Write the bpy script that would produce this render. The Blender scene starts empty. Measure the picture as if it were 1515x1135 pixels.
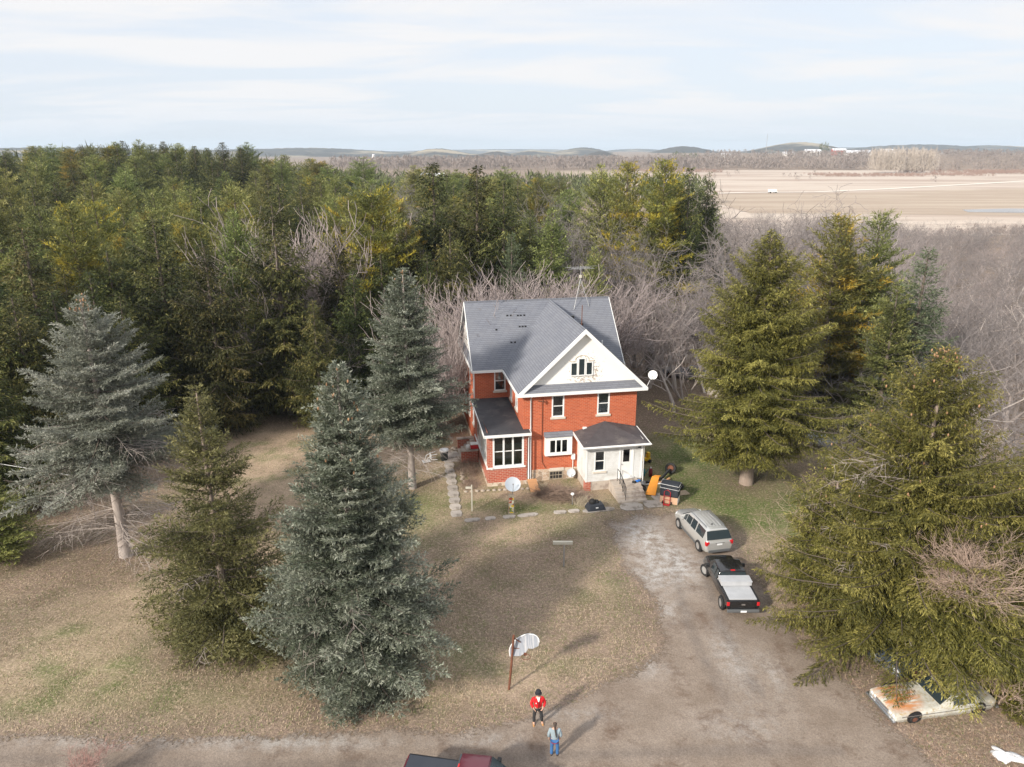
import bpy, bmesh, math, random
import numpy as np
from mathutils import Vector, Matrix
R = math.radians
PI = math.pi
scene = bpy.context.scene
COL = scene.collection

# ---------------------------------------------------------------- camera, sky, sun, exposure
CAM_H = 24.0
PITCH = R(17.6)
cam_d = bpy.data.cameras.new('camera')
cam = bpy.data.objects.new('camera', cam_d)
COL.objects.link(cam)
cam.location = (0, 0, CAM_H)
cam.rotation_euler = (R(90) - PITCH, 0, 0)
cam_d.sensor_width = 36.0
cam_d.lens = 36.0 * 1087 / 1515
cam_d.clip_end = 40000
scene.camera = cam

SUN_EL, SUN_AZ = R(27.5), R(47)          # light travels towards +x,+y at 47 degrees
ld = Vector((math.cos(SUN_AZ) * math.cos(SUN_EL), math.sin(SUN_AZ) * math.cos(SUN_EL), -math.sin(SUN_EL)))
sun_d = bpy.data.lights.new('sun', 'SUN')
sun_d.energy = 4.7
sun_d.angle = R(4.5)
sun_d.color = (1.0, 0.925, 0.81)
sun = bpy.data.objects.new('sun', sun_d)
COL.objects.link(sun)
sun.rotation_euler = ld.to_track_quat('-Z', 'Y').to_euler()

world = bpy.data.worlds.new('World')
scene.world = world
world.use_nodes = True
wn, wl = world.node_tree.nodes, world.node_tree.links
wn.clear()
sky = wn.new('ShaderNodeTexSky')
sky.sky_type = 'NISHITA'
sky.sun_disc = False
sky.sun_elevation = SUN_EL
sky.sun_rotation = math.atan2(-ld.x, -ld.y)
sky.air_density = 1.0
sky.dust_density = 1.5
bg1 = wn.new('ShaderNodeBackground'); bg1.inputs[1].default_value = 0.15
wl.new(sky.outputs[0], bg1.inputs[0])
tc = wn.new('ShaderNodeTexCoord')
sx = wn.new('ShaderNodeSeparateXYZ'); wl.new(tc.outputs['Generated'], sx.inputs[0])
def wmath(op, a, b, cl=False):
    m = wn.new('ShaderNodeMath'); m.operation = op; m.use_clamp = cl
    for i, v in enumerate((a, b)):
        if isinstance(v, (int, float)): m.inputs[i].default_value = v
        elif v is not None: wl.new(v, m.inputs[i])
    return m.outputs[0]
zz = wmath('ADD', wmath('MAXIMUM', sx.outputs[2], 0.0), 0.10)
cx = wmath('DIVIDE', sx.outputs[0], zz); cy = wmath('DIVIDE', sx.outputs[1], zz)
cb = wn.new('ShaderNodeCombineXYZ')
wl.new(wmath('MULTIPLY', cx, 0.5), cb.inputs[0]); wl.new(cy, cb.inputs[1])
cn = wn.new('ShaderNodeTexNoise'); cn.inputs['Scale'].default_value = 0.9; cn.inputs['Detail'].default_value = 6
cn.inputs['Roughness'].default_value = 0.55; cn.inputs['Distortion'].default_value = 0.5
wl.new(cb.outputs[0], cn.inputs['Vector'])
fac = wn.new('ShaderNodeMapRange'); fac.inputs['From Min'].default_value = 0.38; fac.inputs['From Max'].default_value = 0.58
fac.inputs['To Min'].default_value = 0.88; fac.inputs['To Max'].default_value = 1.0
wl.new(cn.outputs['Fac'], fac.inputs['Value'])
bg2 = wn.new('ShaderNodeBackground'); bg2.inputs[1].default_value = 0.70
crmp = wn.new('ShaderNodeValToRGB')
crmp.color_ramp.elements[0].position = 0.0; crmp.color_ramp.elements[0].color = (0.84, 0.905, 1.0, 1)
crmp.color_ramp.elements[1].position = 0.20; crmp.color_ramp.elements[1].color = (0.865, 0.915, 1.0, 1)
wl.new(sx.outputs[2], crmp.inputs[0])
# broken thin cloud: near-white streaks over pale blue gaps, brighter overhead
cl = wn.new('ShaderNodeMix'); cl.data_type = 'RGBA'; cl.inputs[7].default_value = (0.985, 0.98, 0.99, 1)
cf = wn.new('ShaderNodeMapRange'); cf.inputs['From Min'].default_value = 0.43; cf.inputs['From Max'].default_value = 0.57; wl.new(cn.outputs['Fac'], cf.inputs['Value'])
hz_ = wn.new('ShaderNodeMapRange'); hz_.inputs['From Min'].default_value = 0.0; hz_.inputs['From Max'].default_value = 0.06; wl.new(sx.outputs[2], hz_.inputs['Value'])
wl.new(wmath('MULTIPLY', cf.outputs[0], hz_.outputs[0]), cl.inputs[0]); wl.new(crmp.outputs[0], cl.inputs[6]); wl.new(cl.outputs[2], bg2.inputs[0])
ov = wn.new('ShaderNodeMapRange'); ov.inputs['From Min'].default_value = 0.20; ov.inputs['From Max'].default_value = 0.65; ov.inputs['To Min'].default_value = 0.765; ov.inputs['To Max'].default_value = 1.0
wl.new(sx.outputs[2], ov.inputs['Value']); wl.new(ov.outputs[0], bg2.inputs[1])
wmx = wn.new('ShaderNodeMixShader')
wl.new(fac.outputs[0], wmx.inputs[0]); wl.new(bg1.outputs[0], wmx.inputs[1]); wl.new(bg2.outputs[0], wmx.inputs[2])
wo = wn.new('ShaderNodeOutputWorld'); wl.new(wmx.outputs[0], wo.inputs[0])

scene.view_settings.view_transform = 'Standard'
scene.view_settings.look = 'None'
scene.view_settings.gamma = 1.0
scene.view_settings.exposure = 0.33
scene.cycles.volume_bounces = 0
scene.cycles.max_bounces = 6
scene.cycles.transparent_max_bounces = 12

# ---------------------------------------------------------------- helpers
def mat(name, c1, c2=None, scale=4.0, rough=0.8, metal=0.0, bump=0.0, bscale=None, spec=0.4, stretch=None,
        c3=None, scale3=0.5, amt3=0.5, objvar=0.0, contrast=0.25, coat=0.0):
    m = bpy.data.materials.new(name); m.use_nodes = True
    n, l = m.node_tree.nodes, m.node_tree.links
    b = n['Principled BSDF']
    b.inputs['Roughness'].default_value = rough; b.inputs['Metallic'].default_value = metal
    b.inputs['Specular IOR Level'].default_value = spec; b.inputs['Coat Weight'].default_value = coat
    b.inputs['Base Color'].default_value = (*c1, 1)
    if c2 is None: return m
    t = n.new('ShaderNodeTexCoord'); vec = t.outputs['Object']
    if stretch:
        mp = n.new('ShaderNodeMapping'); mp.inputs['Scale'].default_value = stretch
        l.new(vec, mp.inputs[0]); vec = mp.outputs[0]
    def noise(sc, det=5):
        x = n.new('ShaderNodeTexNoise'); x.inputs['Scale'].default_value = sc; x.inputs['Detail'].default_value = det
        x.inputs['Roughness'].default_value = 0.65
        l.new(vec, x.inputs['Vector']); return x.outputs['Fac']
    def ramp(f, lo, hi):
        r = n.new('ShaderNodeMapRange'); r.inputs['From Min'].default_value = lo; r.inputs['From Max'].default_value = hi
        l.new(f, r.inputs['Value']); return r.outputs[0]
    def mix(f, a, b_):
        x = n.new('ShaderNodeMix'); x.data_type = 'RGBA'
        l.new(f, x.inputs[0])
        for i, v in ((6, a), (7, b_)):
            if isinstance(v, tuple): x.inputs[i].default_value = (*v, 1)
            else: l.new(v, x.inputs[i])
        return x.outputs[2]
    f = noise(scale)
    col = mix(ramp(f, 0.5 - contrast, 0.5 + contrast), c1, c2)
    if c3:
        col = mix(ramp(noise(scale3), 0.5 + 0.25 * (0.5 - amt3), 0.62 + 0.25 * (0.5 - amt3)), col, c3)
    if objvar:
        oi = n.new('ShaderNodeObjectInfo'); hs = n.new('ShaderNodeHueSaturation')
        mr = n.new('ShaderNodeMapRange'); mr.inputs['To Min'].default_value = 1 - objvar; mr.inputs['To Max'].default_value = 1 + objvar
        l.new(oi.outputs['Random'], mr.inputs['Value']); l.new(mr.outputs[0], hs.inputs['Value'])
        l.new(col, hs.inputs['Color']); col = hs.outputs[0]
    l.new(col, b.inputs['Base Color'])
    if bump:
        bp = n.new('ShaderNodeBump'); bp.inputs['Strength'].default_value = bump; bp.inputs['Distance'].default_value = 0.05
        l.new(noise(bscale or scale * 3), bp.inputs['Height']); l.new(bp.outputs[0], b.inputs['Normal'])
    return m

def brick_mat(name, c1, c2, mortar, bw, bh, msize, rough=0.9, zs=1.0, bump=0.3, stain=(0.3, 0.09, 0.05), stain_amt=0.35):
    m = mat(name, c1, rough=rough)
    n, l = m.node_tree.nodes, m.node_tree.links
    b = n['Principled BSDF']
    t = n.new('ShaderNodeTexCoord'); s = n.new('ShaderNodeSeparateXYZ'); l.new(t.outputs['Object'], s.inputs[0])
    a = n.new('ShaderNodeMath'); a.operation = 'ADD'; l.new(s.outputs[0], a.inputs[0]); l.new(s.outputs[1], a.inputs[1])
    z = n.new('ShaderNodeMath'); z.operation = 'MULTIPLY'; z.inputs[1].default_value = zs; l.new(s.outputs[2], z.inputs[0])
    c = n.new('ShaderNodeCombineXYZ'); l.new(a.outputs[0], c.inputs[0]); l.new(z.outputs[0], c.inputs[1])
    bt = n.new('ShaderNodeTexBrick'); l.new(c.outputs[0], bt.inputs['Vector'])
    bt.inputs['Scale'].default_value = 1.0; bt.inputs['Brick Width'].default_value = bw; bt.inputs['Row Height'].default_value = bh
    bt.inputs['Mortar Size'].default_value = msize; bt.inputs['Mortar Smooth'].default_value = 0.2
    bt.inputs['Color1'].default_value = (*c1, 1); bt.inputs['Color2'].default_value = (*c2, 1); bt.inputs['Mortar'].default_value = (*mortar, 1)
    nz = n.new('ShaderNodeTexNoise'); nz.inputs['Scale'].default_value = 0.7; nz.inputs['Detail'].default_value = 8
    nz.inputs['Roughness'].default_value = 0.7
    l.new(t.outputs['Object'], nz.inputs['Vector'])
    r = n.new('ShaderNodeMapRange'); r.inputs['From Min'].default_value = 0.45; r.inputs['From Max'].default_value = 0.75
    r.inputs['To Max'].default_value = stain_amt; l.new(nz.outputs['Fac'], r.inputs['Value'])
    x = n.new('ShaderNodeMix'); x.data_type = 'RGBA'; l.new(r.outputs[0], x.inputs[0]); l.new(bt.outputs['Color'], x.inputs[6])
    x.inputs[7].default_value = (*stain, 1); l.new(x.outputs[2], b.inputs['Base Color'])
    bp = n.new('ShaderNodeBump'); bp.inputs['Strength'].default_value = bump; bp.inputs['Distance'].default_value = 0.01
    bp.invert = True; l.new(bt.outputs['Fac'], bp.inputs['Height']); l.new(bp.outputs[0], b.inputs['Normal'])
    return m

class MB:
    """collects shapes and links them as one mesh object"""
    def __init__(s): s.v = []; s.f = []; s.sm = []
    def add(s, vs, fs, smooth=False):
        o = len(s.v); s.v += [tuple(p) for p in vs]
        s.f += [tuple(i + o for i in f) for f in fs]; s.sm += [smooth] * len(fs)
        return s
    def hexa(s, p):
        return s.add(p, [(0, 3, 2, 1), (4, 5, 6, 7), (0, 1, 5, 4), (1, 2, 6, 5), (2, 3, 7, 6), (3, 0, 4, 7)])
    def box(s, x0, x1, y0, y1, z0, z1, mp=None):
        p = [(x0, y0, z0), (x1, y0, z0), (x1, y1, z0), (x0, y1, z0), (x0, y0, z1), (x1, y0, z1), (x1, y1, z1), (x0, y1, z1)]
        if mp: p = [mp(*q) for q in p]
        return s.hexa(p)
    def tube(s, pts, r, n=8, cap=True, smooth=True):
        if not hasattr(r, '__len__'): r = [r] * len(pts)
        P = [Vector(p) for p in pts]; vs = []; up = None
        for i, p in enumerate(P):
            d = (P[min(i + 1, len(P) - 1)] - P[max(i - 1, 0)]).normalized()
            if up is None or abs(d.dot(up)) > 0.98:
                up = Vector((0, 0, 1)) if abs(d.z) < 0.9 else Vector((1, 0, 0))
            a = d.cross(up).normalized(); b = a.cross(d).normalized()
            vs += [p + (a * math.cos(2 * PI * k / n) + b * math.sin(2 * PI * k / n)) * r[i] for k in range(n)]
        fs = [(i * n + k, i * n + (k + 1) % n, (i + 1) * n + (k + 1) % n, (i + 1) * n + k) for i in range(len(P) - 1) for k in range(n)]
        s.add(vs, fs, smooth)
        if cap:
            m = (len(P) - 1) * n
            s.add(vs[:n][::-1], [tuple(range(n))]); s.add(vs[m:m + n], [tuple(range(n))])
        return s
    def lathe(s, prof, n=20, c=(0, 0, 0), axis='z', smooth=True):
        vs = []
        for r, h in prof:
            for k in range(n):
                a = 2 * PI * k / n; x, y = r * math.cos(a), r * math.sin(a)
                q = {'z': (x, y, h), 'y': (x, h, y), 'x': (h, x, y)}[axis]
                vs.append((q[0] + c[0], q[1] + c[1], q[2] + c[2]))
        fs = [(i * n + k, i * n + (k + 1) % n, (i + 1) * n + (k + 1) % n, (i + 1) * n + k) for i in range(len(prof) - 1) for k in range(n)]
        return s.add(vs, fs, smooth)
    def prism(s, pts, off):
        n = len(pts); o = Vector(off)
        vs = [Vector(p) for p in pts] + [Vector(p) + o for p in pts]
        return s.add(vs, [tuple(range(n))[::-1], tuple(range(n, 2 * n))] + [(i, (i + 1) % n, n + (i + 1) % n, n + i) for i in range(n)])
    def build(s, name, m, parent=None, fix=True, bevel=0.0):
        me = bpy.data.meshes.new(name)
        me.from_pydata(s.v, [], s.f)
        me.polygons.foreach_set('use_smooth', s.sm)
        if fix:
            bm = bmesh.new(); bm.from_mesh(me)
            bmesh.ops.recalc_face_normals(bm, faces=bm.faces); bm.to_mesh(me); bm.free()
        me.materials.append(m)
        o = bpy.data.objects.new(name, me); COL.objects.link(o)
        if parent: o.parent = parent
        if bevel:
            b = o.modifiers.new('bevel', 'BEVEL'); b.width = bevel; b.segments = 2; b.limit_method = 'ANGLE'
        return o

def empty(name, loc, rz=0.0):
    o = bpy.data.objects.new(name, None); COL.objects.link(o)
    o.location = loc; o.rotation_euler = (0, 0, rz); o.empty_display_size = 0.3
    return o
def tag(o, label=None, cat=None, group=None, kind=None):
    if label: o['label'] = label
    if cat: o['category'] = cat
    if group: o['group'] = group
    if kind: o['kind'] = kind
    return o
def thing(name, label, cat, loc, rz=0.0, group=None):
    return tag(empty(name, loc, rz), label, cat, group)

def mesh_np(name, verts, quads, m, parent=None, attrs=None, smooth=False, k=4):
    me = bpy.data.meshes.new(name)
    me.vertices.add(len(verts)); me.vertices.foreach_set('co', np.ascontiguousarray(verts, dtype=np.float32).ravel())
    nf = len(quads)
    me.loops.add(nf * k); me.loops.foreach_set('vertex_index', np.ascontiguousarray(quads, dtype=np.int32).ravel())
    me.polygons.add(nf); me.polygons.foreach_set('loop_start', np.arange(0, nf * k, k, dtype=np.int32))
    try: me.polygons.foreach_set('loop_total', np.full(nf, k, dtype=np.int32))
    except Exception: pass
    me.polygons.foreach_set('use_smooth', np.full(nf, smooth))
    for an, (tp, data) in (attrs or {}).items():
        a = me.attributes.new(an, tp, 'POINT')
        if tp == 'FLOAT': a.data.foreach_set('value', np.ascontiguousarray(data, dtype=np.float32).ravel())
        else: a.data.foreach_set('color', np.ascontiguousarray(data, dtype=np.float32).ravel())
    me.update(); me.validate()
    me.materials.append(m)
    o = bpy.data.objects.new(name, me); COL.objects.link(o)
    if parent: o.parent = parent
    return o

# value noise on numpy arrays, for shapes of terrain and edges
def vnoise(x, y, seed=0):
    xi = np.floor(x).astype(np.int64); yi = np.floor(y).astype(np.int64)
    xf = x - xi; yf = y - yi
    def h(a, b):
        n = (a * 374761393 + b * 668265263 + seed * 69069) & 0xffffffff
        n = ((n ^ (n >> 13)) * 1274126177) & 0xffffffff
        return ((n ^ (n >> 16)) & 0xffff) / 65535.0
    u = xf * xf * (3 - 2 * xf); v = yf * yf * (3 - 2 * yf)
    return (h(xi, yi) * (1 - u) + h(xi + 1, yi) * u) * (1 - v) + (h(xi, yi + 1) * (1 - u) + h(xi + 1, yi + 1) * u) * v
def fbm(x, y, seed=0, o=4):
    s = 0; a = 0.5
    for i in range(o): s = s + a * vnoise(x * 2 ** i, y * 2 ** i, seed + i); a *= 0.5
    return s / (1 - 0.5 ** o)
def smooth(a, b, x):
    t = np.clip((x - a) / (b - a), 0, 1); return t * t * (3 - 2 * t)
def poly_sd(px, py, poly):
    """signed distance to a polygon, positive inside"""
    d = np.full(px.shape, 1e9); ins = np.zeros(px.shape, bool); n = len(poly)
    for i in range(n):
        ax, ay = poly[i]; bx, by = poly[(i + 1) % n]
        ex, ey = bx - ax, by - ay
        t = np.clip(((px - ax) * ex + (py - ay) * ey) / (ex * ex + ey * ey), 0, 1)
        d = np.minimum(d, np.hypot(px - ax - t * ex, py - ay - t * ey))
        c = ((ay > py) != (by > py)) & (px < (bx - ax) * (py - ay) / ((by - ay) if by != ay else 1e-9) + ax)
        ins ^= c
    return np.where(ins, d, -d)
def terrain(x, y):
    x = np.asarray(x, float); y = np.asarray(y, float)
    h = 11.0 * np.exp(-((x + 140) / 72) ** 2 - ((y - 225) / 85) ** 2)
    h = h + 4.5 * np.exp(-((x + 95) / 40) ** 2 - ((y - 260) / 70) ** 2)
    h = h + 15 * smooth(960, 1350, y + 0.2 * (x - 500)) * smooth(180, 640, x)
    return h
def gz(x, y): return float(terrain(x, y))

# ---------------------------------------------------------------- ground
def ground_material():
    m = bpy.data.materials.new('lawn and field soil'); m.use_nodes = True
    n, l = m.node_tree.nodes, m.node_tree.links
    b = n['Principled BSDF']; b.inputs['Roughness'].default_value = 0.95; b.inputs['Specular IOR Level'].default_value = 0.1
    t = n.new('ShaderNodeTexCoord')
    at = n.new('ShaderNodeAttribute'); at.attribute_name = 'base'
    def noise(sc, det=4, rough=0.6):
        x = n.new('ShaderNodeTexNoise'); x.inputs['Scale'].default_value = sc; x.inputs['Detail'].default_value = det
        x.inputs['Roughness'].default_value = rough
        l.new(t.outputs['Object'], x.inputs['Vector']); return x.outputs['Fac']
    def rng(f, a, b_, c, d):
        r = n.new('ShaderNodeMapRange'); l.new(f, r.inputs['Value'])
        for k, v in zip(('From Min', 'From Max', 'To Min', 'To Max'), (a, b_, c, d)): r.inputs[k].default_value = v
        return r.outputs[0]
    def mul(col, f):
        x = n.new('ShaderNodeVectorMath'); x.operation = 'SCALE'; l.new(col, x.inputs[0]); l.new(f, x.inputs['Scale']); return x.outputs[0]
    def mix(f, a, c):
        x = n.new('ShaderNodeMix'); x.data_type = 'RGBA'; l.new(f, x.inputs[0]); l.new(a, x.inputs[6]); x.inputs[7].default_value = (*c, 1); return x.outputs[2]
    c = at.outputs['Color']
    c = mix(rng(noise(0.9, 6, 0.7), 0.50, 0.70, 0, 0.65), c, (0.20, 0.145, 0.10))      # darker thatch
    c = mix(rng(noise(3.1, 5, 0.7), 0.50, 0.66, 0, 0.55), c, (0.15, 0.155, 0.06))      # green blades
    c = mix(rng(noise(5.7, 5, 0.75), 0.50, 0.64, 0, 0.65), c, (0.50, 0.385, 0.285))        # straw
    c = mul(c, rng(noise(11, 3, 0.7), 0.3, 0.7, 0.62, 1.38))
    c = mul(c, rng(noise(0.22, 6, 0.65), 0.3, 0.7, 0.74, 1.20))
    l.new(c, b.inputs['Base Color'])
    bp = n.new('ShaderNodeBump'); bp.inputs['Strength'].default_value = 0.9; bp.inputs['Distance'].default_value = 0.07
    l.new(noise(7, 6, 0.8), bp.inputs['Height']); l.new(bp.outputs[0], b.inputs['Normal'])
    return m

GRAVEL = [(-60, 24.6), (-24, 25.3), (-18, 25.35), (-12, 25.55), (-6.5, 25.9), (-2, 25.7), (0.3, 26.6), (2.4, 27.4), (5.0, 29.1), (7.2, 31.0),
          (7.9, 33.3), (7.6, 36.2), (6.9, 38.2), (6.9, 41.6), (6.2, 44.6), (9.2, 46.0), (12.2, 45.6), (14.4, 42.5), (14.2, 38.0), (14.2, 33.8), (15.0, 31.2), (15.9, 28.2),
          (16.6, 25.6), (17.4, 23.0), (20, 19), (30, 15), (30, 4), (-60, 4)]
def ground():
    def axis(a, b, step, far, n):
        mid = np.arange(a, b + step / 2, step)
        g = np.geomspace(step, far, n); g = np.cumsum(g / g.sum() * far)
        return np.concatenate([a - g[::-1], mid, b + g])
    xs = axis(-46, 50, 0.5, 9000, 90); ys = axis(8, 84, 0.5, 9000, 90)
    X, Y = np.meshgrid(xs, ys); x = X.ravel(); y = Y.ravel()
    z = terrain(x, y) + 0.05 * (fbm(x * 0.35, y * 0.35, 5) - 0.5) * smooth(3, 6, -poly_sd(x, y, GRAVEL)) * smooth(3.0, 6, np.hypot((x - 4) / 1.6, (y - 52) / 1.6) - 3)
    tan = np.array([0.40, 0.30, 0.215]); green = np.array([0.10, 0.14, 0.038]); dirt = np.array([0.27, 0.20, 0.16])
    duff = np.array([0.19, 0.14, 0.11]); field = np.array([0.42, 0.34, 0.27]); scrub = np.array([0.24, 0.18, 0.15])
    c = np.tile(tan, (len(x), 1))
    def lay(col, w):
        nonlocal c
        w = np.clip(w, 0, 1)[:, None]; c = c * (1 - w) + col * w
    nz = fbm(x * 0.22, y * 0.22, 1); n2 = fbm(x * 0.7, y * 0.7, 9)
    # green where the lawn is fed: right of the drive, round the house, left of the walk
    def blob(cx, cy, rx, ry): return np.exp(-(((x - cx) / rx) ** 2 + ((y - cy) / ry) ** 2))
    g = 1.0 * blob(17, 47, 7, 5) + 0.9 * blob(14, 56, 5, 7) + 0.9 * blob(-7.5, 46.5, 3.0, 4.5) + 0.75 * blob(1.5, 46.6, 4, 0.9) + 0.7 * blob(6.2, 38, 1.0, 5) + 0.35 * blob(-14, 30, 9, 5) + 0.55 * blob(4.5, 44.0, 3.0, 1.6) + .5 * blob(3.5, 35.0, 1.2, 1.5)+ .4 * blob(-2.5, 33.0, 1.2, 4) + .2 * blob(-17, 27.5, 8, 1.5) + .2 * blob(-26, 33, 4, 5)
    lay(green, 1.25 * g * (0.45 + 1.3 * (n2 - 0.15)))
    lay(green, smooth(0.54, 0.70, n2) * 0.60 * (y < 60))
    lay(duff, 0.70 * smooth(0.45, 0.70, fbm(x * 0.13, y * 0.13, 31)) * (y < 47) * (x < 9) * smooth(27, 33, y))  # broad brown patches on the front lawn, partly tree shade put into the colour
    # brown litter under the trees
    lay(duff, 0.85 * smooth(13.5, 16.5, x + 0.25 * (y - 30) * -1 + 3 * (nz - 0.5)) * (y < 40))
    lay(duff, smooth(58, 62.5, y + 5 * (nz - 0.5) + 0.10 * (x + 4) * (x < 0)) * 0.95)
    lay(duff, smooth(-22, -28, x + 4 * (nz - .5)) * 0.75)
    for cx, cy, r in ((17.62, 50.7, 2.6), (-23.97, 40.3, 3.2), (-7.4, 49.9, 1.6), (-7.6, 28.6, 4.0), (-14.6, 31.2, 3.2), (24.5, 52, 3.5), (-10, 39, 3.4)):
        lay(duff, 0.85 * np.exp(-(((x - cx) ** 2 + (y - cy) ** 2) / r ** 2)) * (0.5 + n2))
    # dirt along the drive
    sd = poly_sd(x, y, GRAVEL)
    lay(dirt, 0.8 * smooth(-2.6, -0.3, sd + 1.6 * (nz - 0.5)))
    # out beyond the woods
    lay(scrub, smooth(150, 210, y)); lay(field, smooth(185, 230, y - 0.1 * x) * smooth(40, 70, x) * (y < 1000))
    lay(scrub, smooth(880, 960, y))
    xi = np.arange(len(xs) - 1); yi = np.arange(len(ys) - 1); A, B = np.meshgrid(xi, yi); i0 = (B * len(xs) + A).ravel()
    q = np.stack([i0, i0 + 1, i0 + len(xs) + 1, i0 + len(xs)], 1)
    col = np.concatenate([c, np.ones((len(c), 1))], 1)
    o = mesh_np('ground', np.stack([x, y, z], 1), q, ground_material(), attrs={'base': ('FLOAT_COLOR', col)}, smooth=True)
    tag(o, kind='structure')

def patch_sheet(name, poly, z, step, m, seed=0, rough=0.9, attrs=None):
    """a thin surface layer inside a polygon, whose ragged rim fades out grain by grain"""
    P = np.array(poly); x0, y0 = P.min(0) - 1.2; x1, y1 = P.max(0) + 1.2
    xs = np.arange(x0, x1 + step, step); ys = np.arange(y0, y1 + step, step)
    X, Y = np.meshgrid(xs, ys); x = X.ravel(); y = Y.ravel()
    sd = poly_sd(x, y, poly) + rough * 2 * (fbm(x * 0.6, y * 0.6, seed) - 0.5)
    xi = np.arange(len(xs) - 1); yi = np.arange(len(ys) - 1); A, B = np.meshgrid(xi, yi); i0 = (B * len(xs) + A).ravel()
    q = np.stack([i0, i0 + 1, i0 + len(xs) + 1, i0 + len(xs)], 1)
    q = q[(sd[q] > -0.5).all(1)]
    used = np.zeros(len(x), bool); used[q.ravel()] = True; idx = np.cumsum(used) - 1
    at = {'rim': ('FLOAT', sd[used])}
    for k, f in (attrs or {}).items(): at[k] = ('FLOAT', f(x[used], y[used]))
    vz = np.full(used.sum(), z) if not callable(z) else z(x[used], y[used])
    return mesh_np(name, np.stack([x[used], y[used], vz], 1), idx[q], m, attrs=at, smooth=True)

def gravel_material():
    m = bpy.data.materials.new('driveway gravel'); m.use_nodes = True
    n, l = m.node_tree.nodes, m.node_tree.links
    b = n['Principled BSDF']; b.inputs['Roughness'].default_value = 0.9; b.inputs['Specular IOR Level'].default_value = 0.2
    t = n.new('ShaderNodeTexCoord')
    def noise(sc, det=5, rough=0.65, st=None):
        x = n.new('ShaderNodeTexNoise'); x.inputs['Scale'].default_value = sc; x.inputs['Detail'].default_value = det; x.inputs['Roughness'].default_value = rough
        v = t.outputs['Object']
        if st:
            mp = n.new('ShaderNodeMapping'); mp.inputs['Scale'].default_value = st; l.new(v, mp.inputs[0]); v = mp.outputs[0]
        l.new(v, x.inputs['Vector']); return x.outputs['Fac']
    def rng(f, a, b_, c, d):
        r = n.new('ShaderNodeMapRange'); l.new(f, r.inputs['Value'])
        for k, v in zip(('From Min', 'From Max', 'To Min', 'To Max'), (a, b_, c, d)): r.inputs[k].default_value = v
        return r.outputs[0]
    def mth(op, a, c):
        x = n.new('ShaderNodeMath'); x.operation = op
        for i, v in enumerate((a, c)):
            if isinstance(v, float): x.inputs[i].default_value = v
            else: l.new(v, x.inputs[i])
        return x.outputs[0]
    def mix(f, a, c):
        x = n.new('ShaderNodeMix'); x.data_type = 'RGBA'; l.new(f, x.inputs[0])
        for i, v in ((6, a), (7, c)):
            if isinstance(v, tuple): x.inputs[i].default_value = (*v, 1)
            else: l.new(v, x.inputs[i])
        return x.outputs[2]
    pale = n.new('ShaderNodeAttribute'); pale.attribute_name = 'pale'
    rim = n.new('ShaderNodeAttribute'); rim.attribute_name = 'rim'
    c = mix(rng(noise(0.35, 6), 0.38, 0.62, 0, 1), (0.215, 0.168, 0.132), (0.285, 0.232, 0.190))
    c = mix(rng(noise(0.55, 7, 0.7, (1, 1, 1)), 0.52, 0.66, 0, 0.9), c, (0.15, 0.105, 0.078))
    trk = n.new('ShaderNodeAttribute'); trk.attribute_name = 'track'
    c = mix(mth('MULTIPLY', trk.outputs['Fac'], rng(noise(1.1), 0.3, 0.6, 0.3, 0.8)), c, (0.17, 0.14, 0.12))
    c = mix(mth('MULTIPLY', pale.outputs['Fac'], rng(noise(1.7, 7, 0.75), 0.42, 0.58, 0.10, 1.0)), c, (0.43, 0.41, 0.39))
    sc = n.new('ShaderNodeVectorMath'); sc.operation = 'SCALE'; l.new(c, sc.inputs[0]); l.new(rng(noise(16, 4, 0.8), 0.3, 0.7, 0.66, 1.34), sc.inputs['Scale'])
    l.new(sc.outputs[0], b.inputs['Base Color'])
    bp = n.new('ShaderNodeBump'); bp.inputs['Strength'].default_value = 0.7; bp.inputs['Distance'].default_value = 0.06
    l.new(noise(5, 8, 0.8), bp.inputs['Height']); l.new(bp.outputs[0], b.inputs['Normal'])
    a = rng(mth('ADD', rim.outputs['Fac'], rng(noise(6, 6, 0.8), 0.3, 0.7, -0.75, 0.75)), -0.05, 0.25, 0, 1)
    l.new(a, b.inputs['Alpha'])
    return m

ground()
def pale_f(x, y):
    s = 0
    for cx, cy, rx, ry, a in ((8.6, 42.5, 1.6, 3.2, 1.0), (10.2, 39.2, 1.1, 2.2, .9), (8.3, 38, 1.0, 1.6, .8), (8.5, 34.5, .9, 1.0, .6), (10.8, 30.5, .8, 2.6, .55), (12.5, 29.5, .6, 1.8, .45), (6.6, 29.8, 1.0, .6, .5),
                              (-9, 25.2, 4.0, .5, .6), (-17, 25.2, 5, .4, .4), (-1, 25.3, 1.5, .4, .45), (3, 26.8, 2, .4, .4), (10, 26, 2, 1, .35)):
        s = s + a * np.exp(-((x - cx) / rx) ** 2 - ((y - cy) / ry) ** 2)
    return np.clip(s, 0, 1)
def track_f(x, y):
    s = 0
    for off in (0.0, 1.7):
        cy = 22.6 + off + 0.4 * np.sin(x * 0.15)
        s = s + np.exp(-((y - cy) / 0.28) ** 2) * (x < 14)
        cx = 9.4 + off + 0.06 * (y - 33) ** 2 * 0.25
        s = s + np.exp(-((x - cx) / 0.28) ** 2) * smooth(26, 29, y) * (y < 41)
    return np.clip(s, 0, 1)
tag(patch_sheet('driveway', GRAVEL, 0.03, 0.25, gravel_material(), 3, attrs={'pale': pale_f, 'track': track_f}), kind='structure')

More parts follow.
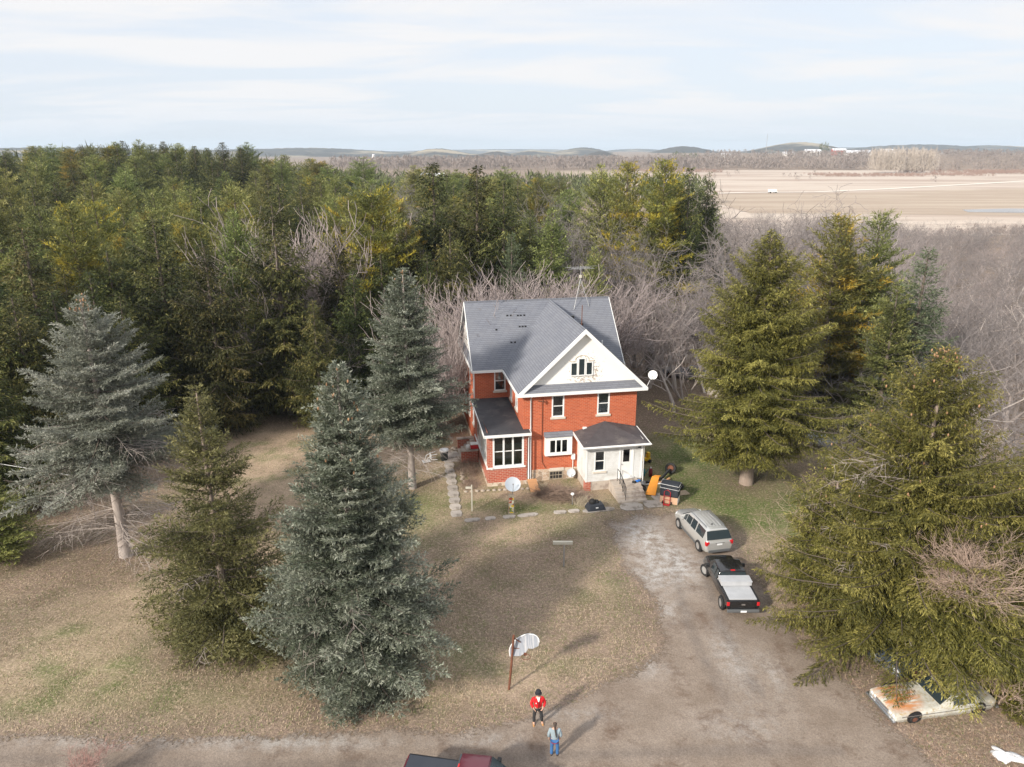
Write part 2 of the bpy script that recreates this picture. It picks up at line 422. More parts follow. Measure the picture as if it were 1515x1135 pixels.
# far fields: thin sheets of crop stubble, track and water on flat land
def sheet(name, poly, z, m):
    me = bpy.data.meshes.new(name); me.from_pydata([(p[0], p[1], z) for p in poly], [], [tuple(range(len(poly)))]); me.materials.append(m)
    o = bpy.data.objects.new(name, me); COL.objects.link(o); tag(o, kind='structure'); return o
M_field1 = mat('ploughed field', (0.31, 0.235, 0.175), (0.41, 0.325, 0.25), 0.05, 0.95, stretch=(0.25, 1.6, 1), c3=(0.43, 0.35, 0.27), scale3=0.035, amt3=0.6)
M_field2 = mat('pale stubble', (0.44, 0.365, 0.30), (0.55, 0.465, 0.39), 0.05, 0.95, stretch=(0.3, 1.5, 1), c3=(0.36, 0.27, 0.215), scale3=0.012, amt3=0.6)
M_road = mat('farm lane dust', (0.72, 0.66, 0.58), (0.66, 0.60, 0.52), 0.3, 0.95)
M_mud = mat('wet field soil', (0.20, 0.18, 0.17), (0.30, 0.27, 0.24), 0.08, 0.25, spec=0.8)
sheet('stubble_field', [(62, 215), (200, 225), (700, 250), (1500, 420), (1400, 800), (640, 960), (300, 985), (150, 930), (120, 640), (80, 380)], 0.05, M_field2)
sheet('ploughed_field', [(95, 300), (240, 285), (520, 285), (900, 330), (1000, 520), (640, 560), (330, 500), (200, 450), (125, 440), (100, 400)], 0.12, M_field1)
sheet('wet_hollow', [(185, 305), (225, 298), (262, 303), (258, 318), (214, 325), (190, 318)], 0.18, M_mud)
road_pts = [(90, 430), (140, 452), (185, 459), (240, 492), (300, 535), (360, 578), (425, 628), (560, 720), (760, 850)]
rp = []
for i, (x, y) in enumerate(road_pts):
    a = road_pts[max(0, i - 1)]; b = road_pts[min(len(road_pts) - 1, i + 1)]; d = Vector((b[0] - a[0], b[1] - a[1])).normalized()
    rp.append(((x - d.y * 3.2, y + d.x * 3.2), (x + d.y * 3.2, y - d.x * 3.2)))
sheet('farm_lane', [p[0] for p in rp] + [p[1] for p in rp[::-1]], 0.2, M_road)

# rolling wooded country on the horizon, one polar sheet of terrain
def far_hills():
    th = np.linspace(R(-55), R(65), 620); rr = np.geomspace(1500, 9500, 70)
    T, D = np.meshgrid(th, rr); t = T.ravel(); d = D.ravel()
    deg = np.degrees(t)
    def ridge(c, w, r0, rw, h): return h * np.exp(-((deg - c) / w) ** 2 - ((d - r0) / rw) ** 2)
    z = -8 + 16 * fbm(d * np.sin(t) / 900 + 3, d * np.cos(t) / 900, 21, 5) * smooth(1500, 2600, d)
    for a in ((-5.5, 2.2, 3300, 400, 22), (-1.2, 1.4, 2800, 300, 15), (1.5, 1.6, 3600, 500, 17), (5.3, 2.0, 4000, 400, 28), (6.6, 1.3, 2400, 300, 17), (3.0, 1.0, 1900, 200, 8),
              (12.5, 2.4, 3400, 400, 30), (20.5, 3.4, 3600, 450, 42), (18, 1.3, 3000, 250, 18), (27.5, 5, 4600, 500, 36), (32, 4, 5400, 600, 34), (36, 6, 7000, 800, 40), (-14, 6, 4200, 600, 24), (-30, 10, 4000, 600, 25), (9.5, 3, 6500, 500, 26), (0, 8, 7500, 500, 28), (24, 6, 8000, 600, 38)):
        z = z + 1.35 * ridge(*a)
    z = z + 3.5 * vnoise(deg * 9, d / 70, 4) * smooth(1700, 2400, d)
    z = z - 30 * (1 - smooth(1500, 1750, d))
    nr, nt = len(rr), len(th)
    A, B = np.meshgrid(np.arange(nt - 1), np.arange(nr - 1)); i0 = (B * nt + A).ravel()
    q = np.stack([i0, i0 + nt, i0 + nt + 1, i0 + 1], 1)
    m = mat('wooded hills', (0.045, 0.045, 0.042), (0.085, 0.075, 0.065), 0.012, 0.95, c3=(0.36, 0.30, 0.21), scale3=0.0022, amt3=0.42, bump=1.0, bscale=0.05, spec=0.05)
    tag(mesh_np('hills', np.stack([d * np.sin(t), d * np.cos(t), z], 1), q, m, smooth=True), kind='structure')
far_hills()

# ---------------------------------------------------------------- materials of the built things
M_brick = brick_mat('red brick', (0.54, 0.115, 0.045), (0.40, 0.070, 0.028), (0.52, 0.22, 0.13), 0.32, 0.115, 0.016, bump=0.6, stain=(0.36, 0.10, 0.05), stain_amt=0.6)
M_brick2 = brick_mat('worn brick', (0.46, 0.085, 0.045), (0.34, 0.06, 0.035), (0.46, 0.26, 0.19), 0.36, 0.14, 0.022, stain=(0.45, 0.25, 0.2), stain_amt=0.5)
M_shingle = brick_mat('grey asphalt shingle', (0.175, 0.185, 0.215), (0.15, 0.158, 0.186), (0.105, 0.11, 0.13), 0.5, 0.13, 0.016, zs=1.0, bump=0.35, stain=(0.20, 0.205, 0.22), stain_amt=0.5)
M_rolled = mat('black rolled roofing', (0.030, 0.032, 0.038), (0.060, 0.060, 0.066), 1.3, 0.75, bump=0.3, c3=(0.085, 0.08, 0.08), scale3=0.6, amt3=0.4)
M_felt = mat('faded porch roofing', (0.055, 0.048, 0.052), (0.09, 0.08, 0.085), 1.8, 0.85, bump=0.3, c3=(0.13, 0.115, 0.11), scale3=0.5, amt3=0.4)
M_white = mat('white paint', (0.80, 0.79, 0.77), (0.70, 0.69, 0.67), 3, 0.55, bump=0.05)
M_trim = mat('white trim', (0.82, 0.82, 0.81), (0.72, 0.72, 0.71), 2.0, 0.5)
M_stonesill = mat('limestone sill', (0.66, 0.60, 0.52), (0.56, 0.50, 0.43), 4, 0.8)
M_concrete = mat('weathered concrete', (0.40, 0.34, 0.29), (0.50, 0.44, 0.38), 2.2, 0.9, bump=0.4, c3=(0.29, 0.24, 0.21), scale3=1.3, amt3=0.5, spec=0.2)
M_slab = mat('paving stone', (0.36, 0.315, 0.28), (0.46, 0.42, 0.38), 3.0, 0.9, bump=0.5, c3=(0.24, 0.21, 0.18), scale3=1.7, amt3=0.5, objvar=0.12, spec=0.2)
M_black = mat('black metal', (0.02, 0.02, 0.022), rough=0.4)
M_galv = mat('galvanised steel', (0.50, 0.50, 0.50), (0.40, 0.40, 0.40), 6, 0.45, 0.6)
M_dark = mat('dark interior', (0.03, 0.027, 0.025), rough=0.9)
M_blind = mat('window blind', (0.62, 0.58, 0.48), (0.50, 0.47, 0.40), 2, 0.8, stretch=(0.2, 0.2, 6))
M_blue = mat('blue lamp curtain', (0.28, 0.38, 0.48), (0.20, 0.27, 0.36), 3, 0.8)
M_wood = mat('weathered wood', (0.42, 0.36, 0.28), (0.30, 0.25, 0.19), 5, 0.85, stretch=(1, 1, 0.2))
M_ply = mat('orange plywood', (0.56, 0.30, 0.15), (0.46, 0.24, 0.11), 2, 0.7, stretch=(1, 6, 1))
M_rust = mat('rusty steel', (0.20, 0.075, 0.04), (0.11, 0.045, 0.03), 7, 0.9, bump=0.3)
M_rubber = mat('tyre rubber', (0.018, 0.018, 0.019), (0.03, 0.029, 0.028), 6, 0.85)
M_alu = mat('silver wheel', (0.62, 0.62, 0.62), rough=0.3, metal=0.7)
def glass_mat():
    m = bpy.data.materials.new('window glass'); m.use_nodes = True
    n, l = m.node_tree.nodes, m.node_tree.links; n.clear()
    o = n.new('ShaderNodeOutputMaterial'); t = n.new('ShaderNodeBsdfTransparent'); t.inputs[0].default_value = (0.55, 0.6, 0.62, 1)
    g = n.new('ShaderNodeBsdfGlossy'); g.inputs['Roughness'].default_value = 0.06; g.inputs[0].default_value = (0.9, 0.95, 1, 1)
    f = n.new('ShaderNodeFresnel'); f.inputs[0].default_value = 1.6
    mr = n.new('ShaderNodeMath'); mr.operation = 'ADD'; mr.inputs[1].default_value = 0.03; l.new(f.outputs[0], mr.inputs[0])
    x = n.new('ShaderNodeMixShader'); l.new(mr.outputs[0], x.inputs[0]); l.new(t.outputs[0], x.inputs[1]); l.new(g.outputs[0], x.inputs[2]); l.new(x.outputs[0], o.inputs[0])
    return m
M_glass = glass_mat()
M_cglass = mat('car glass', (0.025, 0.036, 0.042), rough=0.06, spec=0.9)
def stone_mat():
    m = mat('fieldstone', (0.5, 0.42, 0.32), rough=0.9)
    n, l = m.node_tree.nodes, m.node_tree.links; b = n['Principled BSDF']
    t = n.new('ShaderNodeTexCoord')
    v = n.new('ShaderNodeTexVoronoi'); v.inputs['Scale'].default_value = 3.2; l.new(t.outputs['Object'], v.inputs['Vector'])
    e = n.new('ShaderNodeTexVoronoi'); e.feature = 'DISTANCE_TO_EDGE'; e.inputs['Scale'].default_value = 3.2; l.new(t.outputs['Object'], e.inputs['Vector'])
    hs = n.new('ShaderNodeSeparateColor'); l.new(v.outputs['Color'], hs.inputs[0])
    r = n.new('ShaderNodeValToRGB'); r.color_ramp.elements[0].color = (0.30, 0.22, 0.16, 1); r.color_ramp.elements[1].color = (0.62, 0.54, 0.44, 1)
    k = r.color_ramp.elements.new(0.5); k.color = (0.50, 0.36, 0.26, 1)
    l.new(hs.outputs[0], r.inputs[0])
    mr = n.new('ShaderNodeMapRange'); mr.inputs['From Max'].default_value = 0.06; l.new(e.outputs['Distance'], mr.inputs['Value'])
    x = n.new('ShaderNodeMix'); x.data_type = 'RGBA'; l.new(mr.outputs[0], x.inputs[0]); x.inputs[6].default_value = (0.62, 0.56, 0.48, 1); l.new(r.outputs[0], x.inputs[7])
    l.new(x.outputs[2], b.inputs['Base Color'])
    return m
M_stone = stone_mat()
def gable_mat():
    """white render whose paint has flaked off near the attic window and along the bottom"""
    m = mat('flaking white gable', (0.80, 0.79, 0.76), rough=0.7)
    n, l = m.node_tree.nodes, m.node_tree.links; b = n['Principled BSDF']
    t = n.new('ShaderNodeTexCoord')
    d = n.new('ShaderNodeVectorMath'); d.operation = 'DISTANCE'; d.inputs[1].default_value = (4.6, 0, 8.5); l.new(t.outputs['Object'], d.inputs[0])
    mr = n.new('ShaderNodeMapRange'); mr.inputs['From Min'].default_value = 0.9; mr.inputs['From Max'].default_value = 2.6; mr.inputs['To Min'].default_value = 0.52; mr.inputs['To Max'].default_value = 0.75
    l.new(d.outputs['Value'], mr.inputs['Value'])
    z = n.new('ShaderNodeTexNoise'); z.inputs['Scale'].default_value = 4.5; z.inputs['Detail'].default_value = 8; z.inputs['Roughness'].default_value = 0.75
    l.new(t.outputs['Object'], z.inputs['Vector'])
    g = n.new('ShaderNodeMath'); g.operation = 'GREATER_THAN'; l.new(z.outputs['Fac'], g.inputs[0]); l.new(mr.outputs[0], g.inputs[1])
    x = n.new('ShaderNodeMix'); x.data_type = 'RGBA'; l.new(g.outputs[0], x.inputs[0]); x.inputs[6].default_value = (0.80, 0.79, 0.76, 1); x.inputs[7].default_value = (0.40, 0.33, 0.28, 1)
    l.new(x.outputs[2], b.inputs['Base Color'])
    return m
M_gable = gable_mat()
def siding_mat():
    m = mat('white lap siding', (0.78, 0.79, 0.79), rough=0.6)
    n, l = m.node_tree.nodes, m.node_tree.links; b = n['Principled BSDF']
    t = n.new('ShaderNodeTexCoord'); w = n.new('ShaderNodeTexWave'); w.bands_direction = 'Z'; w.wave_profile = 'SAW'; w.inputs['Scale'].default_value = 1.9
    l.new(t.outputs['Object'], w.inputs['Vector'])
    bp = n.new('ShaderNodeBump'); bp.inputs['Strength'].default_value = 0.9; bp.inputs['Distance'].default_value = 0.03; l.new(w.outputs['Fac'], bp.inputs['Height']); l.new(bp.outputs[0], b.inputs['Normal'])
    z = n.new('ShaderNodeTexNoise'); z.inputs['Scale'].default_value = 1.5; z.inputs['Detail'].default_value = 7; l.new(t.outputs['Object'], z.inputs['Vector'])
    r = n.new('ShaderNodeMapRange'); r.inputs['From Min'].default_value = 0.45; r.inputs['From Max'].default_value = 0.75; l.new(z.outputs['Fac'], r.inputs['Value'])
    x = n.new('ShaderNodeMix'); x.data_type = 'RGBA'; l.new(r.outputs[0], x.inputs[0]); x.inputs[6].default_value = (0.78, 0.79, 0.79, 1); x.inputs[7].default_value = (0.60, 0.59, 0.56, 1); l.new(x.outputs[2], b.inputs['Base Color'])
    return m
M_siding = siding_mat()

# ---------------------------------------------------------------- the house (x along the front, y to the back, z up)
house = thing('brick_house', 'two-storey red brick farmhouse with grey cross-gabled roof, white gable and small white entry porch', 'house', (0.84, 50.96, 0), R(10.5))
ZW = 7.02
def FM(v0):   # faces the front
    return lambda a, d, z: (a, v0 - d, z)
def LM(u0):   # faces left
    return lambda a, d, z: (u0 - d, a, z)
def RM(u0):
    return lambda a, d, z: (u0 + d, a, z)
def BM_(v0):
    return lambda a, d, z: (a, v0 + d, z)
def wall(name, mp, a0, a1, z0, z1, holes, m, parent=house):
    A = sorted({a0, a1, *[h[0] for h in holes], *[h[1] for h in holes]}); Z = sorted({z0, z1, *[h[2] for h in holes], *[h[3] for h in holes]})
    b = MB()
    for i in range(len(A) - 1):
        for j in range(len(Z) - 1):
            ca, cz = (A[i] + A[i + 1]) / 2, (Z[j] + Z[j + 1]) / 2
            if any(h[0] < ca < h[1] and h[2] < cz < h[3] for h in holes): continue
            b.add([mp(A[i], 0, Z[j]), mp(A[i + 1], 0, Z[j]), mp(A[i + 1], 0, Z[j + 1]), mp(A[i], 0, Z[j + 1])], [(0, 1, 2, 3)])
    for h in holes:
        c = [(h[0], h[2]), (h[1], h[2]), (h[1], h[3]), (h[0], h[3])]
        for k in range(4):
            p, q = c[k], c[(k + 1) % 4]
            b.add([mp(p[0], 0, p[1]), mp(q[0], 0, q[1]), mp(q[0], -0.16, q[1]), mp(p[0], -0.16, p[1])], [(0, 1, 2, 3)])
    return b.build(name, m, parent, fix=False)
def window(mp, a0, a1, z0, z1, panes=1, rail=True, trim=0.10, sill=True, back=None, back_z=(0, 1), parent=house, deep=0.10, header=False):
    """double-hung window: white frame, glass panes, meeting rail, sill and what hangs behind"""
    f = MB(); t = trim; e = 0.02
    f.box(a0, a0 + t, -deep, e, z0, z1, mp); f.box(a1 - t, a1, -deep, e, z0, z1, mp)
    f.box(a0 + t, a1 - t, -deep, e, z1 - t, z1, mp); f.box(a0 + t, a1 - t, -deep, e, z0, z0 + t * 0.8, mp)
    w = (a1 - a0 - 2 * t) / panes
    for i in range(1, panes): f.box(a0 + t + i * w - 0.06, a0 + t + i * w + 0.06, -deep, e - 0.004, z0 + t * 0.8, z1 - t, mp)
    fr = f.build('window', M_trim, parent)
    for i in range(panes):
        p0, p1 = a0 + t + i * w + (0.06 if i else 0), a0 + t + (i + 1) * w - (0.06 if i < panes - 1 else 0)
        zb, zt = z0 + t * 0.8, z1 - t
        MB().box(p0, p1, -deep + 0.02, -deep + 0.03, zb, zt, mp).build('pane', M_glass, fr)
        if rail: MB().box(p0, p1, -deep + 0.031, -deep + 0.07, (zb + zt) / 2 - 0.03, (zb + zt) / 2 + 0.03, mp).build('sash_rail', M_trim, fr)
        if back is not None:
            MB().box(p0, p1, -deep - 0.07, -deep - 0.05, zb + (zt - zb) * back_z[0], zb + (zt - zb) * back_z[1], mp).build('blind', back, fr)
    if sill: MB().box(a0 - 0.10, a1 + 0.10, -0.05, 0.09, z0 - 0.15, z0 - 0.003, mp).build('sill', M_stonesill, fr)
    return fr
F0 = FM(0)
wall('wall', F0, 0, 8.72, 0.92, ZW, [(2.14, 3.09, 5.08, 6.79), (5.64, 6.60, 5.08, 6.79), (1.75, 3.55, 2.3, 3.5)], M_brick)
window(F0, 2.14, 3.09, 5.08, 6.79, back=M_blind, back_z=(0.0, 0.18))
window(F0, 5.64, 6.60, 5.08, 6.79, back=M_blind, back_z=(0.15, 1))
wall('wall', LM(0), 0, 6.5, 0.92, ZW, [(2.2, 3.1, 5.0, 6.7), (4.5, 5.4, 5.0, 6.7)], M_brick)
window(LM(0), 2.2, 3.1, 5.0, 6.7); window(LM(0), 4.5, 5.4, 5.0, 6.7)
wall('wall', FM(6.5), -2.65, 0, 0.3, ZW, [(-1.13, -0.18, 5.25, 6.93)], M_brick)
window(FM(6.5), -1.13, -0.18, 5.25, 6.93, back=M_blind, back_z=(0.5, 1))
wl_ = [(7.45, 8.05, 5.0, 6.75), (9.9, 10.6, 5.0, 6.75), (12.6, 13.4, 5.0, 6.75), (7.6, 8.5, 1.9, 3.7), (10.2, 11.2, 1.9, 3.7)]
wall('wall', LM(-2.65), 6.5, 15.3, 0.3, ZW, wl_, M_brick)
for h in wl_: window(LM(-2.65), *h)
wall('wall', RM(8.72), 0, 6.5, 0.92, ZW, [(3.0, 4.0, 5.0, 6.7)], M_brick); window(RM(8.72), 3.0, 4.0, 5.0, 6.7)
wall('wall', FM(6.5), 8.72, 9.4, 0.92, ZW, [], M_brick)
wall('wall', RM(9.4), 6.5, 15.3, 0.92, ZW, [(8.5, 9.4, 5.0, 6.7), (12, 12.9, 5.0, 6.7)], M_brick)
window(RM(9.4), 8.5, 9.4, 5.0, 6.7); window(RM(9.4), 12, 12.9, 5.0, 6.7)
wall('wall', BM_(15.3), -2.65, 9.4, 0.3, ZW, [(0, 1, 5, 6.7), (4, 5, 5, 6.7), (7, 8, 5, 6.7)], M_brick)
for a in (0, 4, 7): window(BM_(15.3), a, a + 1, 5, 6.7)
b = MB(); b.box(0.02, 8.74, -0.04, 0.3, -0.2, 0.92); b.box(8.45, 8.76, 0.3, 6.5, -0.2, 0.92); b.box(9.1, 9.44, 6.5, 15.3, -0.2, 0.92); b.box(-2.7, -2.4, 6.52, 15.34, -0.2, 0.3); b.box(-2.4, 9.1, 15.0, 15.34, -0.2, 0.3)
b.build('foundation', M_stone, house)
# inside: floors close the shell so the rooms read dark
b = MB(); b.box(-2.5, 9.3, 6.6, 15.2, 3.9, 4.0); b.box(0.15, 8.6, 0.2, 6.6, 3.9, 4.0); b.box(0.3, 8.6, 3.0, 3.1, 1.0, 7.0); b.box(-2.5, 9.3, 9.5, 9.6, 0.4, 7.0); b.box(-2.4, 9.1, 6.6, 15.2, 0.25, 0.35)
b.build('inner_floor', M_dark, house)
# basement window and lintel
b = MB(); b.box(2.05, 3.15, -0.10, -0.04, 0.74, 0.98); b.build('lintel', M_stonesill, house)
f = MB(); f.box(2.0, 3.1, -0.075, -0.042, 0.05, 0.11); f.box(2.0, 2.08, -0.075, -0.042, 0.11, 0.72); f.box(3.02, 3.1, -0.075, -0.042, 0.11, 0.72); f.box(2.08, 3.02, -0.075, -0.042, 0.66, 0.72)
for i in range(3): f.box(2.3 + i * 0.22, 2.33 + i * 0.22, -0.07, -0.05, 0.11, 0.66)
f.box(2.08, 3.02, -0.066, -0.052, 0.37, 0.41)
fr = f.build('window', M_wood, house); MB().box(2.08, 3.02, -0.05, -0.043, 0.11, 0.66).build('pane', M_dark, fr)
# shallow box bay with a little shingled roof
bay = MB(); bay.box(1.62, 3.69, -0.32, -0.002, 2.10, 2.28); bay.box(1.62, 1.72, -0.32, -0.002, 2.28, 3.62); bay.box(3.59, 3.69, -0.32, -0.002, 2.28, 3.62)
bay.box(1.72, 2.0, -0.32, -0.24, 2.28, 3.62); bay.box(3.3, 3.59, -0.32, -0.24, 2.28, 3.62); bay.box(2.0, 3.3, -0.32, -0.24, 3.33, 3.62); bay.box(2.0, 3.3, -0.32, -0.24, 2.28, 2.36)
bf = bay.build('window_bay', M_trim, house)
for i in range(3):
    x0 = 2.0 + i * 1.3 / 3
    MB().box(x0, x0 + 1.3 / 3, -0.29, -0.28, 2.36, 3.33).build('pane', M_glass, bf)
    if i: MB().box(x0 - 0.05, x0 + 0.05, -0.325, -0.25, 2.362, 3.328).build('mullion', M_trim, bf)
MB().box(1.72, 3.59, -0.1, -0.06, 2.28, 3.62).build('dark_backing', M_dark, bf)  # near-black sheet behind the bay glass, painted in for the unlit room
MB().prism([(1.56, -0.42, 3.62), (1.56, 0.0, 3.62), (1.56, 0.0, 3.92)], (2.2, 0, 0)).build('bay_roof', M_shingle, house)

# main roof, front cross gable, pent strips and white edges
EZ, RZ_, RV = 7.18, 11.8, 10.9
def slab(pts, th, mat_, name, parent=house):
    P = [Vector(p) for p in pts]; n = (P[1] - P[0]).cross(P[2] - P[0]).normalized()
    if n.z < 0: n = -n
    return MB().prism(P, -n * th).build(name, mat_, parent)
slab([(-2.95, 6.1, EZ), (9.72, 6.1, EZ), (9.72, RV, RZ_), (-2.95, RV, RZ_)], 0.14, M_shingle, 'roof')
slab([(-2.95, 15.7, EZ), (9.72, 15.7, EZ), (9.72, RV, RZ_ - 0.002), (-2.95, RV, RZ_ - 0.002)], 0.14, M_shingle, 'roof')
GC, GE = 4.45, 4.9
slab([(GC - GE, -0.45, 7.12), (GC - GE, 6.2, 7.12), (GC, 10.86, 11.74), (GC, -0.45, 11.74)], 0.14, M_shingle, 'roof')
slab([(GC + GE, -0.45, 7.12), (GC + GE, 6.2, 7.12), (GC, 10.86, 11.738), (GC, -0.45, 11.738)], 0.14, M_shingle, 'roof')
b = MB(); b.tube([(-2.95, RV, RZ_ + 0.0), (9.72, RV, RZ_ + 0.0)], 0.07, 6); b.tube([(GC, -0.45, 11.74), (GC, 10.8, 11.74)], 0.07, 6); b.build('ridge_cap', M_shingle, house)
# gable walls
b = MB(); b.add([(GC - 4.05, 0.0, 7.0), (GC + 4.05, 0.0, 7.0), (GC + 4.05, 0.0, 7.75), (GC, 0.0, 11.56), (GC - 4.05, 0.0, 7.75)], [(0, 1, 2, 3, 4)]); b.build('gable_wall', M_gable, house)
for uu in (-2.65, 9.4):
    MB().add([(uu, 6.7, 7.0), (uu, 15.1, 7.0), (uu, 15.1, 7.6), (uu, RV, 11.62), (uu, 6.7, 7.6)], [(0, 1, 2, 3, 4)]).build('gable_wall', M_gable, house)
# pent roofs at the foot of the gables
slab([(GC - GE + 0.02, -0.46, 7.17), (GC + GE - 0.02, -0.46, 7.17), (GC + GE - 0.45, -0.02, 7.66), (GC - GE + 0.45, -0.02, 7.66)], 0.06, M_shingle, 'pent_roof')
slab([(-2.98, 6.15, 7.2), (-2.98, 15.65, 7.2), (-2.67, 15.3, 7.6), (-2.67, 6.5, 7.6)], 0.06, M_shingle, 'pent_roof')
slab([(9.74, 6.15, 7.2), (9.74, 15.65, 7.2), (9.42, 15.3, 7.6), (9.42, 6.5, 7.6)], 0.06, M_shingle, 'pent_roof')
# fascia, soffit and rake boards
b = MB()
b.box(GC - GE - 0.03, GC + GE + 0.03, -0.54, -0.46, 6.93, 7.16); b.box(GC - GE + .03, GC + GE - .03, -0.46, 0.0, 6.95, 7.02)
b.box(GC - GE - 0.06, GC - GE + 0.02, -0.45, 6.15, 6.90, 7.08); b.box(GC - GE + .02, 0.0, 0.0, 6.15, 6.95, 7.02)
b.box(GC + GE - 0.02, GC + GE + 0.06, -0.45, 6.15, 6.90, 7.08); b.box(8.72, GC + GE - .02, 0.0, 6.15, 6.95, 7.02)
b.box(-3.0, GC - GE - 0.06, 6.02, 6.10, 6.95, 7.15); b.box(-2.95, GC - GE - 0.06, 6.1, 6.5, 6.99, 7.03)
b.box(-3.04, -2.96, 6.02, 15.78, 6.97, 7.17); b.box(9.75, 9.83, 6.02, 15.78, 6.97, 7.17); b.box(-2.96, 9.75, 15.7, 15.78, 6.95, 7.15)
b.build('fascia', M_trim, house)
b = MB()
for s in (-1, 1):
    b = MB(); x0, x1 = GC + s * (GE + 0.04), GC
    sl = (11.74 - 7.12) / GE
    b.prism([(x0, -0.53, 7.15), (x1, -0.53, 11.80), (x1, -0.53, 11.45), (x0 - s * 0.30, -0.53, 7.08)], (0, 0.075, 0))
    b.prism([(GC + s * (GE - 0.45), -0.455, 7.40), (x1, -0.455, 11.545), (x1, -0.455, 11.50), (GC + s * (GE - 0.45), -0.455, 7.355)], (0, 0.45, 0))
    b.build('rake_board', M_trim, house)
for uu in (-3.0, 9.73):
    for s in (-1, 1):
        b = MB(); b.prism([(uu, RV + s * 4.85, 7.18), (uu, RV, 11.83), (uu, RV, 11.58), (uu, RV + s * 4.6, 7.14)], (0.045, 0, 0)); b.build('rake_board', M_trim, house)
# attic window, taller in the middle under an arched head
def attic(a0, a1, z0, z1):
    t = 0.07; f = MB(); mp = lambda a, d, z: (a, -0.004 - d, z)
    f.box(a0, a0 + t, 0, 0.07, z0, z1, mp); f.box(a1 - t, a1, 0, 0.07, z0, z1, mp); f.box(a0 + t, a1 - t, 0, 0.07, z1 - t, z1, mp); f.box(a0 + t, a1 - t, 0, 0.09, z0, z0 + t, mp)
    w = f.build('window', M_trim, house)
    MB().box(a0 + t, a1 - t, 0.01, 0.025, z0 + t, z1 - t, mp).build('pane', M_cglass, w)
attic(3.49, 4.04, 8.2, 9.25); attic(4.06, 4.62, 8.2, 9.55); attic(4.64, 5.19, 8.2, 9.25)
b = MB(); pts = [(4.0 + 0.34 + 0.52 * math.cos(a), -0.03, 9.42 + 0.34 * math.sin(a)) for a in np.linspace(PI, 0, 9)]
b.tube(pts, 0.035, 5); b.box(3.40, 3.88, -0.06, -0.004, 9.30, 9.36); b.box(4.80, 5.28, -0.06, -0.004, 9.30, 9.36); b.build('window_hood', M_stonesill, house)

# glazed side porch in the corner
w0 = 1.62
wall('porch_wall', FM(-0.35), -2.75, 0.22, 0.3, 4.1, [(-2.37, -0.02, w0 - 0.1, 3.98)], M_brick2)
window(FM(-0.35), -2.37, -0.02, w0 - 0.1, 3.98, panes=3, trim=0.13, sill=False, back=M_blind, back_z=(0.55, 0.75), deep=0.12)
wall('porch_wall', LM(-2.75), -0.35, 6.48, 0.3, 4.4, [(0.1, 2.5, w0, 3.95), (2.7, 4.1, w0, 3.95), (4.4, 5.4, 1.0, 3.95)], M_brick2)
window(LM(-2.75), 0.1, 2.5, w0, 3.95, panes=3, trim=0.12, sill=False); window(LM(-2.75), 2.7, 4.1, w0, 3.95, panes=2, trim=0.12, sill=False)
dr = MB().box(4.4, 5.4, -0.10, -0.04, 1.0, 3.95, LM(-2.75)).build('door', M_trim, house)
MB().box(4.62, 5.18, -0.038, -0.03, 2.1, 3.7, LM(-2.75)).build('pane', M_cglass, dr)
b = MB(); b.box(-2.5, -2.4, -0.475, -0.355, w0 - 0.24, w0 - 0.1); b.box(-2.85, 0.1, -0.42, -0.352, w0 - 0.22, w0 - 0.104); b.box(-2.83, -2.755, -0.352, 6.4, w0 - 0.16, w0 - 0.01); b.build('sill', M_trim, house)
b = MB(); b.box(-2.79, 0.26, -0.39, 0.0, -0.2, 0.3); b.box(-2.79, -2.5, 0.0, 6.5, -0.2, 0.3); b.build('foundation', M_stone, house)
b = MB(); b.box(-2.7, 0.0, -0.2, 6.4, 1.0, 1.06); b.build('inner_floor', M_wood, house)
slab([(-3.03, -0.75, 4.22), (0.42, -0.75, 4.22), (0.42, -0.02, 4.27), (-0.003, -0.02, 4.27), (-0.003, 6.48, 4.66), (-3.03, 6.48, 4.66)], 0.10, M_rolled, 'porch_roof')
b = MB(); b.box(-3.07, 0.46, -0.83, -0.76, 4.05, 4.25); b.prism([(-3.10, -0.83, 4.05), (-3.10, 6.48, 4.49), (-3.10, 6.48, 4.69), (-3.10, -0.83, 4.25)], (0.065, 0, 0)); b.box(-2.95, 0.40, -0.75, -0.36, 4.06, 4.10)
b.box(0.43, 0.47, -0.75, -0.02, 4.05, 4.27)
b.build('fascia', M_trim, house)
# furniture seen through the porch glass
b = MB(); b.box(-2.2, -1.5, 0.6, 1.1, 1.07, 2.9); b.build('cupboard', M_ply, house)
b = MB(); b.box(-1.3, -0.5, 0.5, 1.2, 1.07, 2.4); b.build('stored_boxes', M_blind, house)

# white entry porch
EP = [(4.9, 5.62, 1.52, 3.12)]
wall('porch_wall', FM(-2.4), 4.2, 8.5, 0.72, 3.66, [(4.82, 5.65, 1.52, 3.15), (6.72, 7.84, 0.93, 3.3)], M_siding)
window(FM(-2.4), 4.82, 5.65, 1.52, 3.15, trim=0.09, sill=True, back=M_blue, back_z=(0.0, 0.42))
wall('porch_wall', LM(4.2), -2.4, 0, 0.72, 3.8, [], M_siding)
wall('porch_wall', RM(8.5), -2.4, 0, 0.72, 3.85, [], M_siding)
b = MB(); b.box(4.22, 8.48, -2.38, 0.0, -0.1, 0.72); b.build('foundation', M_concrete, house)
b = MB(); b.box(4.17, 4.6, -2.43, -2.0, -0.1, 0.70); b.build('brick_pier', M_brick2, house)
b = MB(); mp = FM(-2.4)
b.box(6.72, 6.84, -0.1, 0.03, 0.93, 3.3, mp); b.box(7.70, 7.84, -0.1, 0.03, 0.93, 3.3, mp); b.box(6.84, 7.70, -0.1, 0.03, 3.2, 3.3, mp); b.box(6.7, 7.86, -0.1, 0.12, 0.80, 0.93, mp)
b.build('door_frame', M_trim, house)
